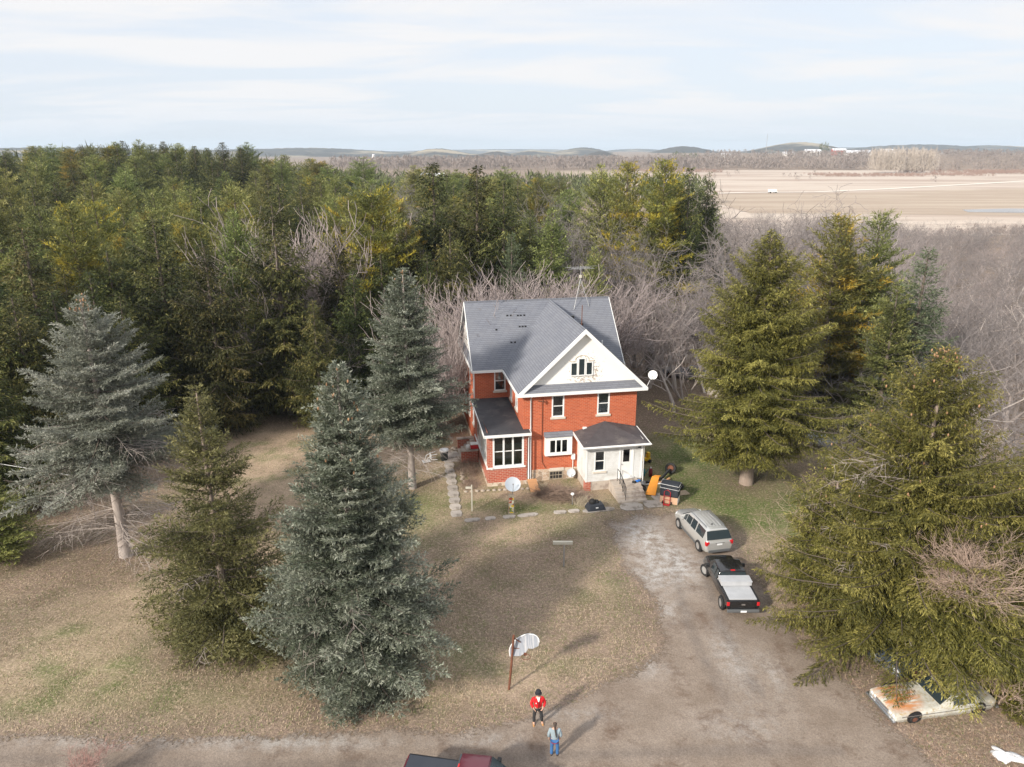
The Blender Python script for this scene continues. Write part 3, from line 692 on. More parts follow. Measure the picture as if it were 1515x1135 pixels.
for x_ in (4.18, 8.40): MB().box(x_, x_ + 0.12, 0.002, 0.03, 0.72, 3.6, mp).build('corner_board', M_trim, house)
dr = MB()
dr.box(6.84, 7.02, -0.06, -0.02, 0.93, 3.2, mp); dr.box(7.52, 7.70, -0.06, -0.02, 0.93, 3.2, mp); dr.box(7.02, 7.52, -0.06, -0.02, 0.93, 2.1, mp); dr.box(7.02, 7.52, -0.06, -0.02, 3.08, 3.2, mp)
dr = dr.build('door', M_white, house)
MB().box(7.02, 7.52, -0.05, -0.04, 2.1, 3.08, mp).build('pane', M_glass, dr)
MB().tube([(6.92, -2.37, 1.95), (6.92, -2.47, 1.95)], 0.03, 8).build('handle', M_galv, dr)
MB().box(4.4, 8.3, -1.9, -1.8, 0.8, 3.5).build('dark_backing', M_dark, house)  # near-black sheet inside the entry porch, painted in for its unlit interior
e = 3.72; ap = (6.25, -0.02, 4.5)
c = [(3.84, -2.85, e - .06), (8.86, -2.85, e - .06), (8.80, -0.02, 3.93), (3.84, -0.02, e + .08)]
b = MB()
b.add([c[0], c[1], ap, c[0], ap, c[3], c[1], c[2], ap], [(0, 1, 2), (3, 4, 5), (6, 7, 8)])
b.add([(p[0], p[1], p[2] - 0.08) for p in c], [(3, 2, 1, 0)])
b.build('porch_roof', M_felt, house, fix=False)
b = MB(); b.box(3.78, 8.92, -2.93, -2.855, e - 0.22, e - 0.05)
b.prism([(3.78, -2.855, e - .22), (3.78, -0.01, e - .08), (3.78, -0.01, e + .09), (3.78, -2.855, e - .05)], (0.07, 0, 0)); b.prism([(8.85, -2.855, e - .22), (8.80, -0.01, e + .05), (8.80, -0.01, e + .22), (8.85, -2.855, e - .05)], (0.07, 0, 0))
b.tube([(3.72, -2.98, e - 0.10), (8.95, -2.98, e - 0.10)], 0.05, 8)
b.build('gutter', M_trim, house)
# wall lamp, meter, cables, downspouts, vents
b = MB(); b.box(8.1, 8.3, -2.55, -2.41, 3.2, 3.38); b.build('wall_lamp', M_black, house)
b = MB(); b.box(3.72, 3.98, -0.2, -0.005, 1.62, 2.05); b.tube([(3.85, -0.08, 1.62), (3.85, -0.08, 0.2)], 0.03, 6); b.build('electric_meter', M_trim, house)
b = MB(); b.box(4.55, 4.85, -0.16, -0.005, 3.9, 4.15); b.build('junction_box', M_trim, house)
b = MB(); b.tube([(0.55, -0.5, 6.95), (0.55, -0.07, 6.7), (0.55, -0.07, 0.25), (0.55, -0.3, 0.08)], 0.055, 8); b.build('downspout', M_trim, house)
b = MB(); b.tube([(0.33, -0.8, 4.1), (0.33, -0.45, 3.8), (0.33, -0.45, 0.25), (0.33, -0.75, 0.08)], 0.055, 8); b.build('downspout', M_trim, house)
b = MB(); b.tube([(8.66, -2.9, e - .15), (8.60, -2.47, 3.3), (8.60, -2.47, 0.1)], 0.045, 8); b.build('downspout', M_trim, house)
b = MB(); b.tube([(-2.80, 6.42, 6.9), (-2.80, 6.42, 4.7)], 0.05, 8); b.build('downspout', M_trim, house)
b = MB(); b.tube([(1.42, -0.05, 6.6), (1.42, -0.04, 2.2), (1.47, -0.04, 1.5), (1.75, -0.04, 0.98)], 0.022, 6); b.tube([(1.1, -0.03, 6.42), (1.6, -0.25, 6.42)], 0.03, 6); b.tube([(1.42, -0.25, 6.32), (1.42, -0.25, 6.6)], 0.05, 6); b.build('service_conduit', M_rust, house)
b = MB(); b.tube([(GC + 0.15, 1.2, 11.5), (GC + 0.15, 1.2, 13.2)], 0.03, 6); b.build('vent_pipe', M_rust, house)
b = MB(); b.tube([(8.2, 7.4, 8.2), (8.2, 7.4, 8.85)], 0.06, 8); b.build('vent_pipe', M_trim, house)
for vv in (2.4, 5.0):
    b = MB(); b.tube([(GC + 0.45, vv, 11.2), (GC + 0.45, vv, 11.6)], 0.16, 10); b.build('roof_vent', M_black, house)
def on_main(u, zt): return (u, RV - (RZ_ - zt) * 4.8 / 4.62, zt)
for uu, zt in ((0.55, 10.75), (0.85, 10.75), (1.45, 10.72), (1.7, 10.72), (2.0, 10.72), (1.45, 9.95), (1.7, 9.95), (1.95, 9.95), (-0.55, 9.8), (0.55, 8.9), (0.85, 8.9)):
    p = on_main(uu, zt); MB().box(p[0] - 0.07, p[0] + 0.07, p[1] - 0.06, p[1] + 0.06, p[2] - 0.05, p[2] + 0.06).build('roof_bracket', M_black, house)
def dish(parent, c, r, facing, m, post_to=None, thick=0.02):
    n = Vector(facing).normalized(); a = n.cross(Vector((0, 0, 1))).normalized(); u = a.cross(n); C = Vector(c); vs = []; b = MB()
    for j, q in enumerate((1.0, 0.7, 0.35, 0.001)):
        for k in range(20):
            t = 2 * PI * k / 20; vs.append(C + (a * math.cos(t) + u * math.sin(t)) * r * q + n * (0.18 * r * q * q))
    k_ = 20
    fs = [(j * k_ + i, j * k_ + (i + 1) % k_, (j + 1) * k_ + (i + 1) % k_, (j + 1) * k_ + i) for j in range(3) for i in range(k_)]
    b.add(vs, fs, True); b.add([v - n * thick for v in vs], [f[::-1] for f in fs], True)
    o = b.build('reflector', m, parent, fix=False)
    b = MB(); b.tube([C - u * r * 0.95 + n * 0.15 * r, C + n * r * 0.9 - u * r * 0.35], 0.02, 6); b.tube([C + n * r * 0.85 - u * r * 0.35, C + n * r * 1.0 - u * r * 0.3], 0.05, 8); b.build('receiver_arm', M_galv, parent)
    if post_to: b = MB(); b.tube([C - n * 0.03, C - n * 0.12, Vector(post_to)], 0.03, 8); b.build('mast', M_galv, parent)
M_dish = mat('dish enamel', (0.62, 0.66, 0.70), (0.52, 0.56, 0.60), 3, 0.4)
M_dishw = mat('white dish enamel', (0.80, 0.80, 0.79), rough=0.4)
def hp(u, v, z=0.0):
    ca, sa = math.cos(R(10.5)), math.sin(R(10.5)); return (0.84 + u * ca - v * sa, 50.96 + u * sa + v * ca, z)
t = thing('satellite_dish', 'round white satellite dish on the right eave of the front gable', 'satellite dish', hp(9.35, -0.35, 7.2), R(10.5)); dish(t, (0.4, 0, 0.85), 0.34, (-0.35, -0.9, 0.35), M_dishw, (0.0, 0, 0))
t = thing('satellite_dish', 'small pale blue dish fixed to the stone basement wall beside the white porch', 'satellite dish', hp(3.65, -0.12, 0.5), R(10.5)); dish(t, (0, -0.22, 0.1), 0.34, (0, -0.9, 0.3), M_dish, (0, 0.07, 0.0))
# roof-top television antenna on a splayed tripod
t = thing('tv_antenna', 'television antenna with long thin elements on a tripod straddling the roof ridge', 'antenna', hp(7.15, 10.9, 11.85), R(10.5))
b = MB()
for dx, dy in ((-0.75, -0.9), (0.65, -0.75), (0.0, 0.9)): b.tube([(dx, dy, -abs(dy) * 0.963), (0, 0, 1.65)], 0.022, 5)
b.tube([(-0.37, -0.45, 0.45), (0.33, -0.38, 0.52), (0, 0.4, 0.52), (-0.37, -0.45, 0.45)], 0.014, 4); b.build('tripod', M_galv, t)
MB().tube([(0, 0, 1.2), (0, 0, 2.75)], 0.028, 6).build('mast', M_galv, t)
MB().box(-0.09, 0.09, -0.09, 0.09, 1.7, 1.95).build('rotor', M_blind, t)
b = MB(); b.tube([(-0.9, -0.2, 2.55), (0.9, 0.2, 2.55)], 0.02, 5)
for i, s in enumerate(np.linspace(-0.85, 0.85, 8)):
    L = 0.6 + 0.95 * abs(math.sin(i * 1.3)) * (1 if i % 2 else 0.6)
    b.tube([(s - 0.22 * L * 1.4, s * 0.22 + L * 0.6, 2.55), (s + 0.22 * L * 1.4, s * 0.22 - L * 0.6, 2.55)], 0.008, 4)
b.tube([(-1.35, 0.1, 2.6), (1.45, 0.1, 2.68)], 0.012, 4); b.tube([(-1.1, -0.1, 2.45), (1.2, -0.1, 2.5)], 0.012, 4)
b.build('element_array', M_galv, t)

# concrete entry steps with black handrail
st = thing('entry_steps', 'broad worn concrete steps up to the white entry porch', 'steps', hp(7.05, -3.6), R(10.5))
b = MB(); prof = [(-1.25, 0), (-1.25, 0.16), (-0.92, 0.16), (-0.92, 0.33), (-0.58, 0.33), (-0.58, 0.5), (-0.24, 0.5), (-0.24, 0.66), (0.1, 0.66), (0.1, 0.79), (1.18, 0.79), (1.18, 0)]
b.prism([(-1.07, y, z) for y, z in prof], (2.14, 0, 0)); b.build('steps', M_concrete, st, bevel=0.015)
b = MB(); P = []
for x, y, z in ((-0.52, -1.1, 0.16), (-0.52, -0.4, 0.5), (-0.52, 0.3, 0.79), (-0.52, 0.85, 0.79)): b.tube([(x, y, z), (x, y, z + 0.95)], 0.02, 6); P.append((x, y, z + 0.95))
b.tube(P, 0.028, 6); b.tube([(p[0], p[1], p[2] - 0.7) for p in P], 0.018, 6)
for i in range(9):
    y = -1.1 + 1.4 * i / 9; z = 0.16 + 0.63 * i / 9 ; b.tube([(-0.52, y, z + 0.22), (-0.52, y, z + 0.98)], 0.01, 4)
b.build('handrail', M_black, st)
# side stoop: two low brick cheek walls with concrete caps and steps between
so = thing('side_stoop', 'low brick side stoop with concrete caps and steps at the left of the glazed porch', 'stoop', hp(-3.4, 5.6), R(10.5))
MB().box(-0.78, 0.58, -1.35, -1.08, 0, 1.0).build('cheek_wall', M_brick2, so); MB().box(-0.78, 0.58, 1.35, 1.62, 0, 1.0).build('cheek_wall', M_brick2, so)
MB().box(-0.84, 0.60, -1.41, -1.02, 1.0, 1.1).build('cap', M_concrete, so); MB().box(-0.84, 0.60, 1.29, 1.68, 1.0, 1.1).build('cap', M_concrete, so)
b = MB()
for i in range(5): b.box(-0.80 + 0.25 * i, 0.60, -1.07, 1.34, 0.2 * i, 0.2 * (i + 1) if i else 0.2)
b.build('steps', M_concrete, so)

# ---------------------------------------------------------------- paving
def slab_stone(cx, cy, w, d, rz, label, group, h=0.05, seed=0, cat='paving slab', name='paving_slab'):
    rnd = random.Random(seed); n = 10; pts = []
    for i in range(n):
        a = 2 * PI * (i + 0.5) / n; c, s = math.cos(a), math.sin(a)
        k = 1 / max(abs(c), abs(s)); k *= rnd.uniform(0.9, 1.02)
        pts.append((c * k * w / 2, s * k * d / 2, 0))
    b = MB(); b.prism(pts, (0, 0, h)); o = b.build(name, M_slab, bevel=0.012)
    o.location = (cx, cy, 0.01); o.rotation_euler = (0, 0, rz); tag(o, label, cat, group); return o
for i in range(9):    # walk from the stoop towards the drive
    v = 4.0 - i * 1.03; u = -5.2 - 0.045 * i
    p = hp(u, v); slab_stone(p[0], p[1], 0.86, 0.96, R(10.5) + 0.04 * math.sin(i * 2), 'uneven concrete slab in the short walk left of the glazed porch', 'slabs of the side walk', seed=i)
for i, (u, w) in enumerate(((-4.6, 1.15), (-3.35, 0.8), (-2.05, 0.95), (-0.75, 1.5), (1.55, 0.95), (2.55, 0.85))):
    p = hp(u, -5.35); slab_stone(p[0], p[1], w, 0.5, R(10.5) + 0.03 * math.sin(i), 'narrow stone slab in the line crossing the front lawn', 'slabs across the front lawn', seed=i + 20)
p = hp(4.3, -5.5); slab_stone(p[0], p[1], 2.4, 0.62, R(12), 'long pale slab under the black tote near the entry steps', None, seed=41)
for i, (u, v, w, d, la) in enumerate(((6.75, -5.45, 1.75, 1.2, 'left concrete pad at the foot of the entry steps'), (8.35, -5.3, 1.4, 1.15, 'right concrete pad at the foot of the entry steps'), (9.6, -4.4, 1.9, 1.3, 'concrete pad beneath the orange sled and the strapped boxes'))):
    p = hp(u, v); o = slab_stone(p[0], p[1], w, d, R(10.5), la, None, seed=50 + i, h=0.045 + 0.004 * i)
p = hp(-4.9, 5.7); slab_stone(p[0], p[1], 1.6, 2.2, R(10.5), 'square concrete landing beside the side stoop and trash bin', None, seed=60)
M_edge = mat('pale edging stones', (0.44, 0.38, 0.31), (0.32, 0.26, 0.21), 4, 0.9, bump=0.4)
rnd = random.Random(4)
def rock(name, x, y, s, m, label, cat, group):
    bm = bmesh.new(); bmesh.ops.create_icosphere(bm, subdivisions=2, radius=1)
    for v in bm.verts: v.co = Vector((v.co.x * s * rnd.uniform(.9, 1.3), v.co.y * s * rnd.uniform(.8, 1.1), v.co.z * s * 0.55 * rnd.uniform(.85, 1.1)))
    me = bpy.data.meshes.new(name); bm.to_mesh(me); bm.free(); me.materials.append(m)
    o = bpy.data.objects.new(name, me); COL.objects.link(o); o.location = (x, y, s * 0.25); o.rotation_euler = (0, 0, rnd.uniform(0, 6)); tag(o, label, cat, group); return o
for i in range(12):
    p = hp(-4.5 + i * 0.42, -0.95 - 0.03 * i); rock('edging_stone', p[0], p[1], rnd.uniform(.12, .2), M_edge, 'rounded stone edging the bed in front of the glazed porch', 'edging stone', 'stones edging the porch bed')
for i in range(10):
    p = hp(-4.3 + 0.15 * rnd.uniform(-1, 1) - (0.15 if i % 2 else 0), 3.7 - i * 0.35); rock('edging_stone', p[0], p[1], rnd.uniform(.12, .2), M_edge, 'rounded stone edging the weedy bed beside the side walk', 'edging stone', 'stones edging the side bed')
for i in range(7):
    p = hp(-4.6 + rnd.uniform(-.5, .3), 7.3 + rnd.uniform(-.5, .5)); rock('edging_stone', p[0], p[1], rnd.uniform(.14, .24), M_edge, 'loose fieldstone heaped behind the side stoop', 'fieldstone', 'stones behind the side stoop')

# ---------------------------------------------------------------- yard things
def post(name, label, cat, loc, parts):
    t = thing(name, label, cat, loc)
    for nm, mb, m in parts: mb.build(nm, m, t)
    return t
post('clothes_post', 'short T-shaped clothesline post with pale crossbar standing alone on the lawn', 'clothesline post', (3.13, 39.05, 0),
     [('post', MB().tube([(0, 0, 0), (0, 0, 1.55)], 0.05, 8), M_galv), ('crossbar', MB().box(-0.68, 0.50, -0.08, 0.08, 1.53, 1.70), M_blind)])
post('yard_post', 'thin white wooden post with one side arm in the grass before the glazed porch', 'post', (-2.79, 46.2, 0),
     [('post', MB().box(-0.045, 0.045, -0.045, 0.045, 0, 2.0), M_blind), ('arm', MB().box(-0.42, -0.045, -0.04, 0.04, 1.72, 1.86), M_blind)])
# dish on a post behind a painted planter column
t = thing('satellite_dish', 'large oval pale blue satellite dish on a steel mast on the front grass', 'satellite dish', (-0.02, 46.35, 0))
dish(t, (0.07, 0, 1.95), 0.55, (0.05, -0.75, 0.85), M_dish, (0.05, 0.15, 0.0))
def mosaic():
    m = mat('painted flowers', (0.5, 0.4, 0.3), rough=0.7); n, l = m.node_tree.nodes, m.node_tree.links; b = n['Principled BSDF']
    tcn = n.new('ShaderNodeTexCoord'); v = n.new('ShaderNodeTexVoronoi'); v.inputs['Scale'].default_value = 7; l.new(tcn.outputs['Object'], v.inputs['Vector'])
    s = n.new('ShaderNodeSeparateColor'); l.new(v.outputs['Color'], s.inputs[0]); r = n.new('ShaderNodeValToRGB'); r.color_ramp.interpolation = 'CONSTANT'
    cs = ((0, (0.55, 0.50, 0.40)), (0.25, (0.75, 0.55, 0.05)), (0.45, (0.35, 0.06, 0.04)), (0.6, (0.16, 0.24, 0.10)), (0.75, (0.70, 0.66, 0.55)), (0.88, (0.65, 0.22, 0.10)))
    r.color_ramp.elements[0].color = (*cs[0][1], 1); r.color_ramp.elements[1].position = cs[1][0]; r.color_ramp.elements[1].color = (*cs[1][1], 1)
    for p_, c_ in cs[2:]: e_ = r.color_ramp.elements.new(p_); e_.color = (*c_, 1)
    l.new(s.outputs[0], r.inputs[0]); l.new(r.outputs[0], b.inputs['Base Color']); return m
post('garden_pillar', 'narrow mailbox-sized pillar decorated with yellow and red flowers, just before the oval dish', 'garden pillar', (-0.05, 45.95, 0),
     [('pillar', MB().box(-0.17, 0.17, -0.15, 0.15, 0, 1.3), mosaic()), ('edge', MB().box(-0.2, 0.2, -0.18, 0.18, 1.3, 1.36).box(-0.205, -0.172, -0.18, 0.18, 0, 1.298).box(0.172, 0.205, -0.18, 0.18, 0, 1.298).box(-0.22, 0.22, -0.22, 0.22, 0, 0.06), M_wood)])
post('garden_light', 'low garden light with white cap on a thin stake by the brush pile', 'garden light', (4.28, 47.15, 0),
     [('stake', MB().tube([(0, 0, 0), (0, 0, 0.75)], 0.025, 6), M_galv), ('cap', MB().lathe([(0.001, 0.95), (0.1, 0.92), (0.14, 0.84), (0.06, 0.74), (0.001, 0.74)], 12), M_dishw)])
# plywood board lying against the wall base
t = thing('plywood_ramp', 'orange-brown plywood board sloping from the corner downspouts to the grass', 'board', (1.6, 49.9, 0), R(10.5))
MB().hexa([(-0.36, -0.75, 0.02), (0.36, -0.75, 0.02), (0.30, 0.45, 0.50), (-0.40, 0.45, 0.50), (-0.36, -0.75, 0.06), (0.36, -0.75, 0.06), (0.30, 0.45, 0.54), (-0.40, 0.45, 0.54)]).build('board', M_ply, t)
b = MB(); b.box(-0.35, 0.28, 0.30, 0.36, 0.0, 0.44); b.build('prop', M_wood, t)
# black tote
t = thing('black_tote', 'black plastic tote with folded tarpaulin on the long pale slab', 'tote', hp(4.1, -5.3, 0.06), R(14))
b = MB(); b.hexa([(-0.68, -0.42, 0), (0.68, -0.42, 0), (0.68, 0.42, 0), (-0.68, 0.42, 0), (-0.5, -0.3, 0.42), (0.5, -0.3, 0.42), (0.5, 0.3, 0.42), (-0.5, 0.3, 0.42)]); b.build('tub', mat('black plastic', (0.035, 0.04, 0.05), rough=0.45), t, bevel=0.05)
b = MB(); b.lathe([(0.001, 0.72), (0.16, 0.68), (0.24, 0.52), (0.2, 0.42)], 10, (-0.22, 0.05, 0)); b.lathe([(0.001, 0.6), (0.14, 0.56), (0.2, 0.42)], 10, (0.12, 0.12, 0)); b.build('folded_tarpaulin', M_rubber, t)
MB().box(-0.09, 0.09, -0.385, -0.36, 0.18, 0.26).build('tag', M_dishw, t)
# trash bin and overturned chair
t = thing('trash_bin', 'dark round trash bin with white liner beside the landing', 'trash bin', (-5.5, 55.07, 0))
MB().lathe([(0.001, 0), (0.27, 0), (0.34, 0.85), (0.36, 0.86), (0.36, 0.9), (0.31, 0.9), (0.25, 0.1), (0.001, 0.1)], 18).build('bin', mat('dark grey plastic', (0.05, 0.06, 0.065), rough=0.5), t)
MB().lathe([(0.37, 0.82), (0.375, 0.93), (0.30, 0.94), (0.2, 0.8), (0.001, 0.75)], 18).build('liner', M_dishw, t)
t = thing('plastic_chair', 'white plastic chair lying on its back in the grass left of the trash bin', 'chair', (-6.45, 54.75, 0), R(20))
b = MB(); b.hexa([(-0.15, -0.27, 0.25), (-0.10, -0.27, 0.25), (-0.10, 0.27, 0.25), (-0.15, 0.27, 0.25), (-0.15, -0.25, 0.72), (-0.10, -0.25, 0.72), (-0.10, 0.25, 0.72), (-0.15, 0.25, 0.72)]); b.build('seat', M_dishw, t)
b = MB()
for i in range(5): b.box(-0.72, -0.15, -0.24 + i * 0.11, -0.17 + i * 0.11, 0.10, 0.14)
b.box(-0.80, -0.72, -0.26, 0.27, 0.08, 0.15); b.build('backrest', M_dishw, t)
for sx, sz in ((-1, .28), (1, .28), (-1, .68), (1, .68)): MB().tube([(-0.10, sx * 0.24, sz), (0.36, sx * 0.28, sz + (0.04 if sz > .5 else -.04))], 0.028, 6).build('leg', M_dishw, t)
for sx in (-1, 1): MB().tube([(-0.55, sx * 0.27, 0.12), (-0.42, sx * 0.29, 0.5), (-0.12, sx * 0.28, 0.62)], 0.03, 6).build('armrest', M_dishw, t)
# cooler on the stoop
M_red = mat('red plastic', (0.60, 0.02, 0.03), rough=0.4)
t = thing('red_cooler', 'red cooler with white lid on the near cap of the side stoop', 'cooler', hp(-3.05, 4.65, 1.1), R(10.5))
MB().box(-0.34, 0.34, -0.22, 0.22, 0, 0.34).build('box', M_red, t, bevel=0.03); MB().box(-0.36, 0.36, -0.24, 0.24, 0.343, 0.44).build('lid', M_dishw, t, bevel=0.03)
t = thing('white_bucket', 'small white bucket standing between the cooler and the stoop steps', 'bucket', hp(-3.62, 4.5, 1.1)); MB().lathe([(0.001, 0), (0.14, 0), (0.17, 0.36), (0.15, 0.36), (0.12, 0.03), (0.001, 0.03)], 14).build('pail', M_dishw, t); MB().tube([(-0.17, 0, 0.33), (0, 0, 0.50), (0.17, 0, 0.33)], 0.01, 4).build('handle', M_galv, t)
# things heaped right of the porch
t = thing('orange_sled', 'long orange plastic board leaning beside the entry steps', 'board', (10.15, 48.65, 0), R(-12))
M_orange = mat('orange plastic', (0.78, 0.30, 0.02), (0.66, 0.24, 0.02), 4, 0.5)
b = MB(); b.hexa([(-0.42, -0.1, 0.05), (0.32, -0.1, 0.05), (0.50, 0.85, 1.10), (-0.02, 0.85, 1.10), (-0.42, -0.15, 0.11), (0.32, -0.15, 0.11), (0.50, 0.80, 1.16), (-0.02, 0.80, 1.16)]); b.build('board', M_orange, t, bevel=0.02)
b = MB(); b.hexa([(-0.02, 0.80, 1.10), (0.50, 0.80, 1.10), (0.62, 1.05, 1.14), (0.2, 1.05, 1.14), (-0.02, 0.78, 1.16), (0.50, 0.78, 1.16), (0.62, 1.03, 1.19), (0.2, 1.03, 1.19)]); b.build('nose', M_orange, t, bevel=0.02)
t = thing('carton', 'white and tan carton at the base of the strapped black case', 'carton', (11.28, 47.62, 0), R(-24))
MB().box(-0.62, 0.62, -0.36, 0.36, 0.02, 0.52).build('box', mat('tan card', (0.68, 0.42, 0.27), (0.60, 0.38, 0.25), 3, 0.8), t, bevel=0.01)
MB().box(0.6225, 0.632, -0.35, 0.35, 0.03, 0.51).build('end_panel', M_dishw, t)
t = thing('black_case', 'large black padded case strapped on top of a carton', 'case', (11.28, 47.62, 0.53), R(-24))
MB().box(-0.66, 0.66, -0.38, 0.44, 0, 1.0).build('case', mat('black canvas', (0.022, 0.026, 0.034), (0.035, 0.04, 0.05), 4, 0.7), t, bevel=0.10)
b = MB()
for z in (0.62, 0.9): b.tube([(-0.67, -0.39, z + 0.05), (0.67, -0.39, z), (0.67, 0.45, z), (-0.67, 0.45, z + .05), (-0.67, -0.39, z + 0.05)], 0.018, 5)
b.build('strap', M_dishw, t)
t = thing('hand_truck', 'red two-wheeled hand truck leaning against the strapped case', 'hand truck', (10.98, 47.2, 0), R(-24))
b = MB(); b.tube([(-0.22, 0, 0.05), (-0.22, 0.07, 0.95), (0, 0.10, 1.10), (0.22, 0.07, 0.95), (0.22, 0, 0.05)], 0.028, 6)
for z in (0.35, 0.65): b.tube([(-0.22, 0.04, z), (0.22, 0.04, z)], 0.02, 5)
b.box(-0.24, 0.24, -0.25, 0.02, 0.03, 0.05); b.build('frame', mat('red enamel', (0.45, 0.02, 0.03), rough=0.4), t)
for s in (-1, 1): MB().lathe([(0.03, -0.03), (0.11, -0.03), (0.11, 0.03), (0.03, 0.03)], 14, (s * 0.3, 0.06, 0.11), 'x').build('wheel', M_rubber, t)
def tyre(label, loc, rot, r=0.36, w=0.12):
    t = thing('old_tyre', label, 'tyre', loc); t.rotation_euler = rot
    MB().lathe([(r * .55, -w * .7), (r * .8, -w), (r * .97, -w * .75), (r, 0), (r * .97, w * .75), (r * .8, w), (r * .55, w * .7), (r * .6, 0), (r * .55, -w * .7)], 24).build('tread', M_rubber, t)
    MB().lathe([(0.001, -w * .2), (r * .3, -w * .2), (r * .56, -w * .5), (r * .56, w * .4), (r * .3, w * .1), (0.001, w * .1)], 18).build('rim', M_rust, t); return t
tyre('black tyre lying flat behind the strapped case', (12.35, 49.95, 0.14), (0.1, 0.1, 0), 0.46)
tyre('black tyre propped upright at the end of the long black pipe', (12.35, 52.5, 0.42), (R(62), 0, R(-30)), 0.44)
tyre('black tyre lying against the right side of the entry steps', (9.55, 49.6, 0.16), (0.2, 0.1, 0), 0.38)
t = thing('drain_pipe', 'long black corrugated pipe curving from the porch to the tyres', 'pipe', (0, 0, 0)); MB().tube([(9.6, 50.6, 0.12), (10.6, 50.65, 0.16), (11.4, 51.1, 0.25), (12.2, 52.2, 0.45)], 0.10, 10).build('pipe', M_black, t)
t = thing('white_pipe', 'straight white plastic pipe lying beside the black pipe', 'pipe', (0, 0, 0)); MB().tube([(9.5, 50.25, 0.08), (11.2, 50.45, 0.10)], 0.06, 8).build('pipe', M_dishw, t)
t = thing('toy_vehicle', 'yellow plastic ride-on toy in the grass behind the white porch', 'toy', (10.75, 54.6, 0), R(25)); M_yel = mat('yellow plastic', (0.80, 0.50, 0.01), rough=0.4)
MB().box(-0.42, 0.42, -0.2, 0.2, 0.16, 0.42).box(0.12, 0.38, -0.16, 0.16, 0.42, 0.85).build('body', M_yel, t, bevel=0.06); MB().box(-0.40, -0.2, -0.18, 0.18, 0.423, 0.66).build('seat', M_yel, t, bevel=0.05)
for sx in (-.28, .28):
    for sy in (-.22, .22): MB().lathe([(0.001, -.05), (0.15, -.05), (0.15, .05), (0.001, .05)], 14, (sx, sy, 0.15), 'y').build('wheel', M_black, t)
MB().lathe([(0.1, 0), (0.13, 0.02), (0.1, 0.04)], 12, (0.0, 0, 0.80)).build('steering_wheel', M_black, t)
t = thing('gas_can', 'small dark red canister beside the white porch wall', 'canister', (10.7, 52.0, 0)); MB().lathe([(0.001, 0), (0.15, 0), (0.15, 0.55), (0.08, 0.65), (0.001, 0.65)], 14).build('body', mat('dark red', (0.22, 0.02, 0.03), rough=0.4), t); MB().lathe([(0.05, 0.65), (0.06, 0.75), (0.001, 0.76)], 10).build('cap', M_dishw, t)
t = thing('watering_can', 'teal plastic watering can by the porch wall', 'watering can', (10.15, 52.1, 0)); MB().lathe([(0.001, 0), (0.18, 0), (0.16, 0.5), (0.12, 0.5), (0.12, 0.05), (0.001, 0.05)], 14).build('body', mat('teal plastic', (0.03, 0.20, 0.22), rough=0.4), t); MB().tube([(0.15, 0, 0.15), (0.42, 0.05, 0.55)], 0.03, 6).build('spout', mat('teal', (0.03, 0.20, 0.22), rough=0.4), t)
t = thing('grey_bucket', 'grey pail on the ground between the steps and the orange board', 'bucket', (9.75, 50.05, 0)); MB().lathe([(0.001, 0.0), (0.18, 0.0), (0.23, 0.45), (0.2, 0.45), (0.16, 0.03), (0.001, 0.03)], 14).build('pail', M_galv, t); MB().tube([(-0.22, 0, 0.43), (0, 0, 0.60), (0.22, 0, 0.43)], 0.012, 4).build('handle', M_black, t)
t = thing('scrap_boards', 'broken brown boards heaped between the tyres and the strapped case', 'boards', (11.6, 51.0, 0), R(30)); MB().box(-0.5, 0.5, -0.12, 0.12, 0.02, 0.07).hexa([(-.4, -.3, .05), (.5, -.1, .2), (.45, .05, .2), (-.45, -.1, .05), (-.4, -.3, .08), (.5, -.1, .23), (.45, .05, .23), (-.45, -.1, .08)]).build('boards', M_ply, t)
t = thing('flattened_carton', 'flat brown cardboard on the grass right of the strapped case', 'cardboard', (12.55, 49.0, 0), R(15)); MB().box(-0.4, 0.4, -0.35, 0.35, 0.03, 0.06).build('sheet', mat('brown card', (0.42, 0.33, 0.24), rough=0.9), t)
t = thing('shoe_pair', 'blue and black shoes dropped on the landing of the entry steps', 'shoes', hp(7.75, -3.2, 0.79), R(20))
b = MB(); b.lathe([(0.001, 0), (0.14, 0.02), (0.15, 0.09), (0.001, 0.14)], 10, (0.16, 0.0, 0)); b.lathe([(0.001, 0), (0.11, 0.02), (0.12, 0.09), (0.001, 0.12)], 10, (0.36, 0.06, 0)); b.build('blue_shoe', mat('blue cloth', (0.02, 0.16, 0.55), rough=0.7), t)
MB().lathe([(0.001, 0), (0.15, 0.02), (0.16, 0.1), (0.001, 0.15)], 10, (-0.12, -0.06, 0)).build('black_shoe', M_rubber, t)
# old basketball goal
M_board = mat('peeling backboard', (0.34, 0.36, 0.40), (0.22, 0.235, 0.27), 2.5, 0.8, stretch=(9, 1, 0.6), c3=(0.46, 0.46, 0.47), scale3=1.2)
t = thing('basketball_hoop', 'weathered fan-shaped basketball backboard on a rusty leaning post', 'basketball hoop', (-0.14, 28.4, 0), R(8))
MB().tube([(0, 0, 0), (0.12, -0.02, 1.5), (0.22, 0, 2.95)], 0.055, 8).build('post', M_rust, t)
b = MB(); pts = [(0.05, 0, 2.0)] + [(0.72 + 0.70 * math.cos(a), 0, 2.20 + 0.50 * math.sin(a)) for a in np.linspace(PI * 0.97, -0.12 * PI, 12)] + [(1.1, 0, 1.98), (0.9, 0, 2.06), (0.75, 0, 1.9), (0.5, 0, 1.86)]
pts = [(x, 0.62 * (z - 2.0) * 0.55, z + 0.30 * (x - 0.6)) for x, _, z in pts]
b.prism(pts, (0, 0.04, 0.01)); b.build('backboard', M_board, t)
